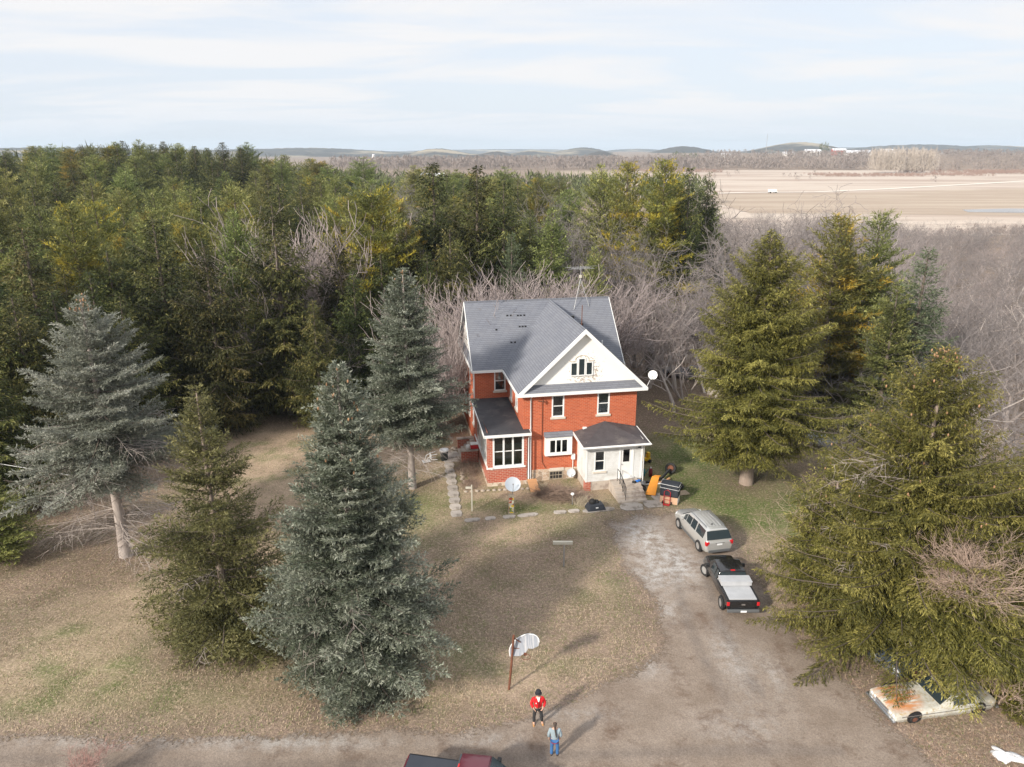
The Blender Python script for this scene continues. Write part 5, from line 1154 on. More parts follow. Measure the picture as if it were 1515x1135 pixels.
MB().box(-0.012, 0.012, -0.188, -0.168, 0.82, 1.36).build('zip', M_black, t); MB().hexa([(-.015, -.185, 1.34), (.015, -.185, 1.34), (.015, -.13, 1.34), (-.015, -.13, 1.34), (-.06, -.12, 1.49), (.06, -.12, 1.49), (.07, -.05, 1.50), (-.07, -.05, 1.50)]).build('shirt', M_dishw, t)
MB().box(-.13, -.09, -.185, -.16, 1.26, 1.30).build('badge', M_dishw, t)
skin('trousers', [[(0, 0, .95, .15, .12), (-.11, 0, .86, .10), (-.16, .03, .50, .078), (-.17, .02, .13, .066)], [(0, 0, .95, .15, .12), (.11, 0, .86, .10), (.15, -.04, .50, .078), (.19, .03, .13, .066)]], mat('black cloth', (0.022, 0.022, 0.024), (0.04, 0.04, 0.042), 6, 0.9), t)
M_boot = mat('tan boots', (0.42, 0.22, 0.09), rough=0.8)
for x, y in ((-.175, .02), (.20, .03)): skin('boot', [[(x, y + .03, .15, .055), (x, y + .02, .06, .055), (x + (.01 if x > 0 else -.01), y - .12, .05, .048), (x + (.02 if x > 0 else -.02), y - .20, .045, .038)]], M_boot, t)
b = MB(); b.lathe([(0.001, 0.15), (0.07, 0.14), (0.115, 0.09), (0.122, 0.0), (0.112, -0.01)], 18, (0, -.055, 1.735)); b.lathe([(0.11, 0.0), (0.155, -0.012), (0.155, -0.018), (0.11, -0.01)], 18, (0, -.075, 1.735)); b.build('cap', mat('dark cap', (0.02, 0.022, 0.028), rough=0.9), t)
face(t, (0, -.055, 1.68), (0, -1)); skin('nose', [[(0, -.14, 1.70, .008), (0, -.158, 1.665, .013)]], M_skin, t, 1)

# second person, seen from behind, denim and pale jacket, long dark ponytail
t = thing('person', 'person seen from behind in pale blue-grey jacket and blue jeans, dark ponytail', 'person', (1.76, 24.45, 0), R(-4))
body = [[(0, 0, .95, .09), (0, 0, 1.12, .09), (0, 0, 1.32, .12), (0, .0, 1.43, .055), (0, .01, 1.50, .05), (0, .02, 1.60, .08, .09), (0, .02, 1.69, .075, .085)],
        [(0, 0, .95, .09), (-.10, 0, .87, .07), (-.11, .02, .48, .055), (-.12, -.01, .09, .042), (-.14, .11, .045, .038)], [(0, 0, .95, .09), (.10, 0, .87, .07), (.12, .02, .48, .055), (.12, 0, .09, .042), (.14, .12, .045, .038)],
        [(0, 0, 1.32, .12), (-.17, 0, 1.36, .055), (-.23, .0, 1.09, .042), (-.23, .07, .86, .034)], [(0, 0, 1.32, .12), (.17, 0, 1.36, .055), (.24, .0, 1.09, .042), (.22, .10, .88, .034)]]
body += hand(-.23, .07, .86, .02, .2, -.9, 1, 0.4, .9) + hand(.22, .10, .88, -.02, .2, -.9, -1, 0.4, .9)
skin('body', body, M_skin, t)
skin('jacket', [[(0, 0, .82, .175, .135), (0, 0, 1.08, .165, .13), (0, 0, 1.30, .175, .135), (0, 0, 1.42, .09)], [(0, 0, 1.30, .175, .135), (-.185, 0, 1.35, .08), (-.25, 0, 1.09, .066), (-.245, .06, .90, .055)], [(0, 0, 1.30, .175, .135), (.185, 0, 1.35, .08), (.26, 0, 1.09, .066), (.24, .09, .92, .055)]], mat('faded denim jacket', (0.22, 0.29, 0.33), (0.30, 0.36, 0.40), 5, 0.9, bump=0.3), t)
MB().lathe([(0.165, 0.79), (0.175, 0.76), (0.16, 0.74)], 16, (0, 0, 0)).build('shirt_hem', mat('wine cloth', (0.22, 0.03, 0.08), rough=0.9), t)
skin('jeans', [[(0, 0, .90, .14, .115), (-.09, 0, .82, .10), (-.11, .02, .48, .075), (-.12, -.01, .08, .07)], [(0, 0, .90, .14, .115), (.09, 0, .82, .10), (.12, .02, .48, .075), (.12, 0, .08, .07)]], mat('blue denim', (0.03, 0.10, 0.26), (0.05, 0.15, 0.34), 5, 0.9), t)
for x in (-.12, .12): skin('shoe', [[(x, -.05, .045, .045), (x, .05, .045, .045), (x * 1.1, .15, .04, .038)]], mat('black shoe', (0.03, 0.03, 0.035), rough=0.7), t)
skin('hair', [[(0, .03, 1.70, .095, .10), (0, -.03, 1.64, .09), (0, -.085, 1.54, .05), (.02, -.14, 1.38, .032), (.05, -.17, 1.22, .028), (.06, -.16, 1.08, .018)]], M_hair, t)
face(t, (0, .02, 1.62), (0, 1)); skin('nose', [[(0, .105, 1.64, .008), (0, .125, 1.61, .012)]], M_skin, t, 1)

# ---------------------------------------------------------------- trees
def leaf_mat(name, c1, c2, tip, var=0.10, trans=0.25, patch=None):
    """needles: colour by spray (attribute), a slow change over the crown and a different value for each tree"""
    m = bpy.data.materials.new(name); m.use_nodes = True
    n, l = m.node_tree.nodes, m.node_tree.links; b = n['Principled BSDF']
    b.inputs['Roughness'].default_value = 0.55; b.inputs['Specular IOR Level'].default_value = 0.25
    at = n.new('ShaderNodeAttribute'); at.attribute_name = 'tint'
    r = n.new('ShaderNodeValToRGB'); e = r.color_ramp.elements; e[0].color = (*c1, 1); e[1].color = (*tip, 1); k = e.new(0.55); k.color = (*c2, 1)
    l.new(at.outputs['Fac'], r.inputs[0]); col = r.outputs[0]
    tcn = n.new('ShaderNodeTexCoord'); oi = n.new('ShaderNodeObjectInfo')
    if patch:
        z = n.new('ShaderNodeTexNoise'); z.inputs['Scale'].default_value = 0.45; z.inputs['Detail'].default_value = 3; l.new(tcn.outputs['Object'], z.inputs['Vector'])
        mr = n.new('ShaderNodeMapRange'); mr.inputs['From Min'].default_value = patch[1]; mr.inputs['From Max'].default_value = patch[1] + 0.12; l.new(z.outputs['Fac'], mr.inputs['Value'])
        x = n.new('ShaderNodeMix'); x.data_type = 'RGBA'; l.new(mr.outputs[0], x.inputs[0]); l.new(col, x.inputs[6]); x.inputs[7].default_value = (*patch[0], 1); col = x.outputs[2]
    hs = n.new('ShaderNodeHueSaturation'); l.new(col, hs.inputs['Color'])
    mv = n.new('ShaderNodeMapRange'); mv.inputs['To Min'].default_value = 1 - 2.2 * var; mv.inputs['To Max'].default_value = 1 + 2.2 * var; l.new(oi.outputs['Random'], mv.inputs['Value']); l.new(mv.outputs[0], hs.inputs['Value'])
    mh = n.new('ShaderNodeMath'); mh.operation = 'FRACT'; mm = n.new('ShaderNodeMath'); mm.operation = 'MULTIPLY'; mm.inputs[1].default_value = 7.31; l.new(oi.outputs['Random'], mm.inputs[0]); l.new(mm.outputs[0], mh.inputs[0])
    m2 = n.new('ShaderNodeMapRange'); m2.inputs['To Min'].default_value = 0.5 - 0.25 * var; m2.inputs['To Max'].default_value = 0.5 + 0.15 * var; l.new(mh.outputs[0], m2.inputs['Value']); l.new(m2.outputs[0], hs.inputs['Hue'])
    l.new(hs.outputs[0], b.inputs['Base Color'])
    tr = n.new('ShaderNodeBsdfTranslucent'); l.new(hs.outputs[0], tr.inputs[0]); mx = n.new('ShaderNodeMixShader'); mx.inputs[0].default_value = trans
    l.new(b.outputs[0], mx.inputs[1]); l.new(tr.outputs[0], mx.inputs[2]); l.new(mx.outputs[0], n['Material Output'].inputs[0]); return m
M_bark = mat('conifer bark', (0.24, 0.18, 0.145), (0.33, 0.27, 0.23), 5, 0.95, bump=0.5, stretch=(1, 1, 0.3))
M_barkd = mat('dark bark', (0.10, 0.08, 0.065), (0.15, 0.12, 0.10), 5, 0.95)
M_barkg = mat('grey spruce bark', (0.32, 0.27, 0.24), (0.42, 0.37, 0.34), 5, 0.95, bump=0.5, stretch=(1, 1, 0.5))
M_deadw = mat('dead branch wood', (0.30, 0.255, 0.23), (0.40, 0.35, 0.32), 3, 0.9)
L_blue = leaf_mat('blue spruce needles', (0.083, 0.102, 0.066), (0.195, 0.213, 0.162), (0.42, 0.44, 0.36), 0.03)
L_blue2 = leaf_mat('silver spruce needles', (0.135, 0.145, 0.11), (0.235, 0.245, 0.2), (0.37, 0.37, 0.32), 0.03)
L_oliv = leaf_mat('olive spruce needles', (0.085, 0.088, 0.032), (0.165, 0.162, 0.062), (0.28, 0.265, 0.11), 0.03)
L_norw = leaf_mat('norway spruce needles', (0.065, 0.066, 0.014), (0.16, 0.148, 0.036), (0.36, 0.32, 0.09), 0.04)
L_dark = leaf_mat('dark spruce needles', (0.03, 0.04, 0.012), (0.082, 0.096, 0.027), (0.28, 0.27, 0.08), 0.15)
L_pine = leaf_mat('white pine needles', (0.09, 0.112, 0.032), (0.2, 0.225, 0.068), (0.41, 0.42, 0.15), 0.13)
L_gold = leaf_mat('yellowing pine needles', (0.095, 0.105, 0.028), (0.2, 0.2, 0.055), (0.36, 0.33, 0.09), 0.08, patch=((0.44, 0.33, 0.04), 0.51))
def unit(v): return v / (np.linalg.norm(v, axis=1, keepdims=True) + 1e-9)
def conifer_parts(seed, H, Rr, zb=0.06, nb=260, power=0.85, slope=(-0.35, 0.5), curl=0.25, twig=0.16, tl=0.42, tmin=0.25, bl=0.26, bw=0.085, bsp=0.11,
                  droop=0.15, hang=0.0, lump=0.25, dead=0, dead_z=0.3, dead_len=0.72, trunk_r=None, gap=0.0, min_r=0.07, up=0.0, belly=0.5):
    rg = np.random.default_rng(seed)
    f = np.sort(rg.random(nb) ** 1.12); zf = zb + (0.985 - zb) * f
    az = np.arange(nb) * 2.39996 + rg.normal(0, 0.35, nb)
    prof = (1 - f) ** power * np.minimum(1, belly + f * 3.2) + min_r / Rr
    lob = 1 + lump * np.sin(az * 2 + rg.random() * 6 + f * 5) * np.cos(f * 14 + rg.random() * 6) + rg.normal(0, 0.13, nb)
    L = Rr * prof * np.clip(lob, 0.5, 1.4)
    keep = np.ones(nb, bool)
    if gap: keep = (fbm(az * 0.8 + 10, f * 9, seed) > gap)
    zf, az, L, f = zf[keep], az[keep], L[keep], f[keep]; nb = len(zf)
    a = slope[0] + (slope[1] - slope[0]) * f ** 1.3 + rg.normal(0, 0.07, nb); c = np.full(nb, curl) + rg.normal(0, 0.06, nb)
    z0 = zf * H; d = np.stack([np.cos(az), np.sin(az), np.zeros(nb)], 1)
    def at(i, s):  # point on bough i at share s
        return np.stack([d[i, 0] * s * L[i], d[i, 1] * s * L[i], z0[i] + L[i] * (a[i] * s + c[i] * s * s)], 1)
    # boughs
    P0, P1, R0, R1 = [], [], [], []
    br = 0.010 + 0.009 * L
    for j in range(4):
        s0, s1 = j / 4, (j + 1) / 4; I = np.arange(nb)
        P0.append(at(I, np.full(nb, s0))); P1.append(at(I, np.full(nb, s1))); R0.append(br * (1 - s0 * .85)); R1.append(br * (1 - s1 * .85))
    # twigs
    nt = np.maximum(4, (L * 2 / twig)).astype(int); I = np.repeat(np.arange(nb), nt); kk = np.arange(len(I)) - np.repeat(np.cumsum(nt) - nt, nt)
    s = (kk + rg.random(len(I))) / nt[I]; s = 0.04 + 0.96 * s ** 0.9; side = np.where(kk % 2 == 0, 1.0, -1.0)
    tdirh = d[I]; perp = np.stack([-tdirh[:, 1], tdirh[:, 0], np.zeros(len(I))], 1)
    ang = R(52) + rg.normal(0, 0.25, len(I)); last = s > 0.96; ang = np.where(last, ang * 0.2, ang)
    sl = (a[I] + 2 * c[I] * s) * 0.6
    td = tdirh * np.cos(ang)[:, None] + perp * (side * np.sin(ang))[:, None]; td[:, 2] += sl - droop + rg.normal(0, 0.12, len(I)) + up
    td = unit(td); l = tmin + tl * np.minimum(L[I], 3.6) * (1 - s) ** 0.75 * (0.7 + 0.6 * rg.random(len(I)))
    root = at(I, s)
    # blades along twigs
    nbld = np.maximum(3, (l / bsp)).astype(int); J = np.repeat(np.arange(len(I)), nbld); k2 = np.arange(len(J)) - np.repeat(np.cumsum(nbld) - nbld, nbld)
    q = (k2 + rg.random(len(J))) / nbld[J]
    p = root[J] + td[J] * (q * l[J])[:, None]; p[:, 2] -= (droop * 0.5 + hang * 0.4) * q ** 2 * l[J]
    rnd = rg.normal(0, 1, (len(J), 3)); bd = td[J] + 0.55 * rnd; 
    if hang: bd[:, 2] -= hang * (0.5 + rg.random(len(J)))
    bd = unit(bd); w = unit(np.cross(bd, rg.normal(0, 1, (len(J), 3)) + np.array([0, 0, 1.5])))
    bL = bl * (0.6 + 0.8 * rg.random(len(J))); bW = bw * (0.7 + 0.6 * rg.random(len(J)))
    V = np.empty((len(J), 4, 3)); V[:, 0] = p; V[:, 1] = p + bd * (bL * .45)[:, None] + w * bW[:, None] * .5; V[:, 2] = p + bd * bL[:, None]; V[:, 3] = p + bd * (bL * .45)[:, None] - w * bW[:, None] * .5
    tint = 0.36 + 0.17 * rg.normal(0, 1, len(I))[J] * 0.8 + 0.18 * rg.normal(0, 1, len(J)) + 0.30 * (s[J] - 0.5) + 0.18 * (rg.normal(0, 1, nb)[I])[J]  # paler towards bough tips: new growth, plus sunlit brightness put into the colour
    T = np.repeat(np.clip(tint, 0, 1), 4)
    Q = np.arange(len(J) * 4).reshape(-1, 4)
    tr = trunk_r or 0.013 * H + 0.03
    lean = rg.normal(0, 0.004, 2)
    tz = np.linspace(0, 0.97, 9); tp = [(0.0, 0.0, H * q_ ) for q_ in tz]; trr = [tr * (1.25 if i == 0 else 1) * (1 - q_ ) ** 0.8 + 0.015 for i, q_ in enumerate(tz)]
    mb = MB(); mb.tube(tp, trr, 10)
    extra = None
    if dead:
        nd = dead; dz = (0.08 + (dead_z - 0.08) * rg.random(nd)) * H; da = rg.random(nd) * 2 * PI; dl = Rr * dead_len * (0.45 + 0.6 * rg.random(nd))
        a0, a1, b0, b1 = [np.array([0, 0, 0.05 * H])], [np.array([0, 0, dead_z * H + 0.5])], [0.05], [0.04]
        for i in range(nd):
            pts = []; p_ = np.array([0, 0, dz[i]]); dd = np.array([math.cos(da[i]), math.sin(da[i]), rg.normal(0.05, 0.15)])
            for k in range(6):
                n_ = p_ + dd * dl[i] / 6; a0.append(p_); a1.append(n_); r_ = 0.028 * (1 - k / 7); b0.append(r_); b1.append(r_ * .85)
                for sd in (-1, 1):
                    for _ in range(2):
                        e = rg.normal(0, 0.3, 3) + dd * 0.7 + np.array([-dd[1], dd[0], 0]) * sd * 0.9; e[2] -= 0.25; e = e / np.linalg.norm(e); st = p_ + (n_ - p_) * rg.random(); m_ = st + e * dl[i] * 0.22 * (1.1 - k / 8); a0.append(st); a1.append(m_); b0.append(0.012); b1.append(0.005)
                        e2 = e + rg.normal(0, 0.4, 3); e2[2] -= .2; a0.append(m_); a1.append(m_ + e2 / np.linalg.norm(e2) * dl[i] * 0.14); b0.append(0.007); b1.append(0.004)
                p_ = n_; dd = dd + rg.normal(0, 0.08, 3) + np.array([0, 0, -0.07])
        extra = (np.array(a0), np.array(a1), np.array(b0), np.array(b1))
    P0.append(np.array([[0, 0, zb * H * 0.7]])); P1.append(np.array([[0, 0, 0.97 * H]])); R0.append(np.array([0.05])); R1.append(np.array([0.012]))
    B = (np.concatenate(P0), np.concatenate(P1), np.concatenate(R0), np.concatenate(R1))
    tips = at(np.arange(nb), np.full(nb, 0.9))
    return V.reshape(-1, 3), Q, T, mb, B, extra, tips, f
def build_conifer(name, label, cat, loc, group, leaf, bark, cones=0, cone_f=0.6, limb_mat=None, **kw):
    t = thing(name, label, cat, loc, 0, group)
    V, Q, T, mb, B, extra, tips, f = conifer_parts(**kw)
    mb.build('trunk', bark, t)
    bv, bq = np_tubes(*B); mesh_np('limbs', bv, bq, limb_mat or M_barkd, t)
    mesh_np('crown', V, Q, leaf, t, attrs={'tint': ('FLOAT', T)})
    if extra:
        dv, dq = np_tubes(*extra); mesh_np('dead_limbs', dv, dq, M_deadw, t)
    if cones:
        rg = random.Random(kw['seed']); c0 = None
        idx = [i for i in range(len(tips)) if f[i] > cone_f]
        for k in range(cones):
            p = tips[rg.choice(idx)] + np.array([rg.uniform(-.3, .3), rg.uniform(-.3, .3), rg.uniform(-.25, .12)]); s = 0.35 + 0.65 * rg.random(); p[:2] *= s if k % 3 == 0 else 1.0
            if c0 is None: c0 = MB().lathe([(0.001, 0.03), (0.035, 0), (0.042, -0.05), (0.028, -0.10), (0.001, -0.13)], 6).build('seed_cone', M_cone, t); o = c0
            else: o = c0.copy(); COL.objects.link(o); o.parent = t
            o.location = p
    return t
M_cone = mat('orange seed cone', (0.42, 0.25, 0.14), (0.32, 0.18, 0.10), 8, 0.8)
def copy_tree(src, loc, rz, s, label, group, sz=None):
    r = src.copy(); COL.objects.link(r); r.location = loc; r.rotation_euler = (0, 0, rz); r.scale = (s, s, sz or s); r['label'] = label; r['group'] = group
    for ch in src.children:
        c = ch.copy(); COL.objects.link(c); c.parent = r
    return r

# the six yard conifers
build_conifer('blue_spruce', 'tall grey-blue spruce at far left with bare lower trunk and dead side branches', 'spruce tree', (-23.97, 40.3, 0), None, L_blue2, M_barkg, cones=24, cone_f=0.9,
              seed=11, H=16.6, Rr=5.6, zb=0.36, nb=200, power=0.95, slope=(-0.30, 0.45), curl=0.26, twig=0.125, tl=0.30, bl=0.17, bw=0.05, bsp=0.045, droop=0.08, lump=0.25, dead_len=1.0, dead=80, dead_z=0.50, trunk_r=0.33, gap=0.36, belly=0.8)
build_conifer('olive_spruce', 'smaller yellow-green spruce with a thin pointed top left of the big blue spruce', 'spruce tree', (-14.3, 31.6, 0), None, L_oliv, M_bark,
              seed=12, H=14.0, Rr=4.2, zb=0.03, nb=270, power=0.92, slope=(-0.30, 0.7), curl=0.2, twig=0.145, tl=0.34, bl=0.17, bw=0.045, bsp=0.05, droop=0.05, lump=0.30, dead=12, dead_z=0.5, gap=0.22)
build_conifer('blue_spruce', 'broad dense blue-green spruce with orange cones near its tip, centre-left foreground', 'spruce tree', (-7.25, 29.2, 0), None, L_blue, M_barkg, cones=45, cone_f=0.68,
              seed=13, H=15.7, Rr=4.6, zb=0.02, nb=440, power=0.90, slope=(-0.25, 0.75), curl=0.16, twig=0.125, tl=0.34, bl=0.17, bw=0.05, bsp=0.045, droop=0.02, lump=0.22, dead=26, dead_z=0.42, gap=0.12)
build_conifer('blue_spruce', 'slender silver-blue spruce with exposed trunk beside the house', 'spruce tree', (-7.44, 49.9, 0), None, L_blue, M_barkg, cones=10, cone_f=0.92,
              seed=14, H=16.5, Rr=4.6, zb=0.27, nb=300, power=0.92, slope=(-0.42, 0.5), curl=0.26, twig=0.14, tl=0.34, bl=0.18, bw=0.055, bsp=0.055, droop=0.06, lump=0.3, dead=26, dead_z=0.32, trunk_r=0.26, gap=0.25)
build_conifer('norway_spruce', 'large bright green spruce with pale trunk standing right of the house', 'spruce tree', (17.7, 50.7, 0), None, L_norw, M_bark,
              seed=15, H=19.0, Rr=6.9, zb=0.17, nb=400, power=0.90, slope=(-0.40, 0.75), curl=0.26, twig=0.15, tl=0.36, bl=0.20, bw=0.05, bsp=0.055, droop=0.15, hang=0.6, lump=0.28, trunk_r=0.42, gap=0.20)
build_conifer('norway_spruce', 'huge green spruce dotted with orange cones over the rusty white car at lower right', 'spruce tree', (19.5, 31.8, 0), None, L_norw, M_bark, cones=90, cone_f=0.45,
              seed=16, H=15.6, Rr=5.8, zb=0.10, nb=400, power=0.75, belly=0.85, slope=(-0.32, 0.8), curl=0.24, twig=0.135, tl=0.34, bl=0.17, bw=0.043, bsp=0.05, droop=0.15, hang=0.6, lump=0.30, dead=20, dead_z=0.7, gap=0.37)
build_conifer('norway_spruce', 'shorter green spruce at the driveway edge, left of the huge cone-dotted spruce', 'spruce tree', (17.8, 36.6, 0), None, L_norw, M_bark, cones=8, cone_f=0.4,
              seed=17, H=8.6, Rr=3.1, zb=0.06, nb=170, power=0.6, slope=(-0.35, 0.8), curl=0.25, twig=0.14, tl=0.36, bl=0.17, bw=0.043, bsp=0.05, droop=0.15, hang=0.6, lump=0.3, dead=14, dead_z=0.8, gap=0.3)
build_conifer('norway_spruce', 'green spruce cut by the right edge of the view beside the huge cone-dotted spruce', 'spruce tree', (26.2, 32.5, 0), None, L_norw, M_bark, cones=16, cone_f=0.3,
              seed=18, H=11.5, Rr=4.4, zb=0.04, nb=230, power=0.62, slope=(-0.35, 0.8), curl=0.22, twig=0.14, tl=0.36, bl=0.17, bw=0.043, bsp=0.05, droop=0.1, hang=0.55, lump=0.3, dead=12, dead_z=0.7, gap=0.25)

# woodland kinds, each built once and then copied
def kind(name, leaf, seed, **kw):
    base = dict(H=18.0, Rr=4.0, zb=0.10, nb=190, twig=0.22, tl=0.40, bl=0.28, bw=0.085, bsp=0.095, lump=0.3); base.update(kw)
    return build_conifer(name, 'woodland conifer', 'tree', (0, 0, -100), 'w', leaf, M_barkd, seed=seed, **base)
K = {}
K['dark'] = [kind('dark_spruce', L_dark, 31 + i, power=0.84, slope=(-0.45, 0.7), curl=0.30, droop=0.3, hang=0.7, Rr=4.7, gap=0.1) for i in range(3)]
K['mid'] = [kind('green_spruce', L_pine, 41 + i, power=0.78, slope=(-0.2, 0.9), curl=0.15, droop=0.0, up=0.1, Rr=4.3, gap=0.12) for i in range(2)]
K['pine'] = [kind('white_pine', L_pine, 51 + i, power=0.62, slope=(0.0, 0.8), curl=0.12, droop=-0.1, up=0.25, Rr=4.8, nb=180, lump=0.4, gap=0.25, bl=0.32, bw=0.07) for i in range(3)]
K['gold'] = [kind('yellow_pine', L_gold, 61 + i, power=0.58, slope=(0.0, 0.8), curl=0.12, droop=-0.1, up=0.25, Rr=4.6, nb=180, lump=0.4, gap=0.22, bl=0.32, bw=0.07) for i in range(2)]
K['blue'] = [kind('blue_green_spruce', leaf_mat('blue green needles', (0.072, 0.102, 0.054), (0.138, 0.174, 0.096), (0.216, 0.246, 0.150), 0.05), 71, power=0.75, slope=(-0.3, 0.7), curl=0.2, droop=0.05, Rr=3.9, twig=0.18, bl=0.25, bw=0.075)]

# leafless trees
def bare_parts(seed, H, spread=0.5, trunk_r=0.16, stems=1, lv=4, first=0.28, up=0.35, kids=(5, 5, 5, 6), thin=1.0, widen=1.0, wob=0.13):
    rg = np.random.default_rng(seed); A, B, C, D = [], [], [], []
    def grow(p, d, L, r, k):
        n = 4 if k < 2 else 3; step = L / n; pts = [p]; r0 = r
        for i in range(n):
            d = d + rg.normal(0, wob + 0.03 * k, 3); d[2] += up * 0.14; d = d / np.linalg.norm(d); q = p + d * step; r1 = r0 * (0.80 if k < lv else 0.65)
            A.append(p); B.append(q); C.append(max(r0, .006 * thin)); D.append(max(r1, .004 * thin)); p = q; r0 = r1; pts.append((p.copy(), d.copy(), r0))
        if k >= lv: return
        m = kids[min(k, len(kids) - 1)]
        for j in range(m):
            i = min(n, 1 + int((j + rg.random()) / m * n)) if not (k == 0 and stems == 1) else max(1, min(n, int(1 + (n - 0) * (first + (1 - first) * (j + rg.random()) / m))))
            pp, dd, rr = pts[min(i, n)]
            v = rg.normal(0, 1, 3); v -= v.dot(dd) * dd if hasattr(v, 'dot') else 0; v /= np.linalg.norm(v)
            e = dd * (1 - spread * 0.55) + v * spread * (0.8 + 0.5 * rg.random()); e[2] += 0.12 * up
            grow(pp, e / np.linalg.norm(e), L * (0.50 + 0.28 * rg.random()), rr * (0.45 + 0.2 * rg.random()), k + 1)
    for s in range(stems):
        a = rg.random() * 2 * PI; q = 0 if stems == 1 else 0.25 + 0.35 * rg.random()
        d = np.array([math.cos(a) * q, math.sin(a) * q, 1.0]); d /= np.linalg.norm(d)
        grow(np.array([math.cos(a) * q * 0.6 * (stems > 1), math.sin(a) * q * 0.6 * (stems > 1), -0.1]), d, H * (0.55 if stems == 1 else 0.5 + 0.15 * rg.random()), trunk_r * (1 if stems == 1 else .6), 0 if stems == 1 else 1)
    A, B = np.array(A), np.array(B); k_ = H / max(B[:, 2].max(), 0.1); k2 = k_ * widen
    A = A * [k2, k2, k_]; B = B * [k2, k2, k_]
    return A, B, np.array(C), np.array(D)
def build_bare(name, label, cat, loc, group, m, m2=None, rz=0.0, **kw):
    t = thing(name, label, cat, loc, rz, group); A, B, C, D = bare_parts(**kw); big = C > 0.022
    v, q = np_tubes(A[big], B[big], C[big], D[big], 5); mesh_np('trunk', v, q, m, t, smooth=True)
    v, q = np_tubes(A[~big], B[~big], C[~big], D[~big], 3); mesh_np('crown', v, q, m2 or m, t); return t
M_bgrey = mat('grey bare bark', (0.26, 0.22, 0.20), (0.34, 0.29, 0.265), 2, 0.9, objvar=0.18)
M_btwig = mat('grey brown twigs', (0.165, 0.145, 0.14), (0.225, 0.20, 0.195), 1, 0.9, objvar=0.22)
M_bpale = mat('pale pinkish twigs', (0.27, 0.225, 0.215), (0.35, 0.295, 0.285), 1, 0.9, objvar=0.08)
M_bpink = mat('pinkish dead twigs', (0.36, 0.26, 0.21), (0.44, 0.33, 0.27), 1, 0.9)
M_bwhite = mat('birch bark', (0.50, 0.45, 0.41), (0.38, 0.33, 0.30), 3, 0.9, objvar=0.1)
KB = [build_bare('bare_tree', 'b', 'tree', (0, 0, -100), 'w', M_bgrey, M_btwig, seed=81 + i, H=11, spread=0.62, trunk_r=0.22, thin=1.5, kids=(7, 5, 4, 5)) for i in range(4)]
KP = [build_bare('pale_bare_tree', 'b', 'tree', (0, 0, -100), 'w', M_bwhite, M_bpale, seed=91 + i, H=9.5, spread=0.45, trunk_r=0.17, thin=1.6, stems=4, kids=(6, 5, 4, 4)) for i in range(2)]
KO = [build_bare('spreading_bare_tree', 'b', 'tree', (0, 0, -100), 'w', mat('oak bark', (0.20, 0.16, 0.13), (0.28, 0.23, 0.19), 2, 0.9), M_btwig, seed=95 + i, H=12, spread=0.80, trunk_r=0.30, thin=2.8, kids=(7, 6, 5, 5), up=0.15) for i in range(2)]
KW = [build_bare('tall_bare_tree', 'b', 'tree', (0, 0, -100), 'w', M_bwhite, M_btwig, seed=131 + i, H=12, spread=0.66, trunk_r=0.26, thin=1.5, kids=(6, 5, 5, 5), first=0.35) for i in range(2)]
KS = [build_bare('bare_bush', 'b', 'shrub', (0, 0, -100), 'w', M_bpale, M_bpale, seed=101 + i, H=6.3, spread=0.33, trunk_r=0.06, stems=12, thin=1.5, kids=(5, 5, 5, 5), up=0.9) for i in range(3)]

def proj_at(x, y, Y):
    """where a point seen at the photo's (x, y) lies at a distance Y"""
    a = (x - 757.5) / 1087; b_ = -(y - 567.5) / 1087; ry = math.cos(PITCH) + b_ * math.sin(PITCH); rz = -math.sin(PITCH) + b_ * math.cos(PITCH); k = Y / ry; return a * k, CAM_H + rz * k
rnd = random.Random(77); used_at = []
first_use = set()
def plant(src, x, y, z, h, h0, label, group, wide=1.0):
    s = h / h0
    if src.name in first_use: t = copy_tree(src, (x, y, z), rnd.uniform(0, 6.28), s * wide, label, group, s)
    else:
        first_use.add(src.name); t = src; t.location = (x, y, z); t.rotation_euler = (0, 0, rnd.uniform(0, 6.28)); t.scale = (s * wide, s * wide, s); t['label'] = label; t['group'] = group
    used_at.append((x, y, 2.6 * wide)); return t
H0 = {'dark': 18.0, 'mid': 18.0, 'pine': 18.0, 'gold': 18.0, 'blue': 18.0}
def top_tree(kd, px, py, Y, label, group=None, wide=1.0):
    x, zt = proj_at(px, py, Y); g = gz(x, Y); return plant(rnd.choice(K[kd]), x, Y, g - 0.1, zt - g, 18.0, label, group, wide)
GW = 'front row of the conifer wood'
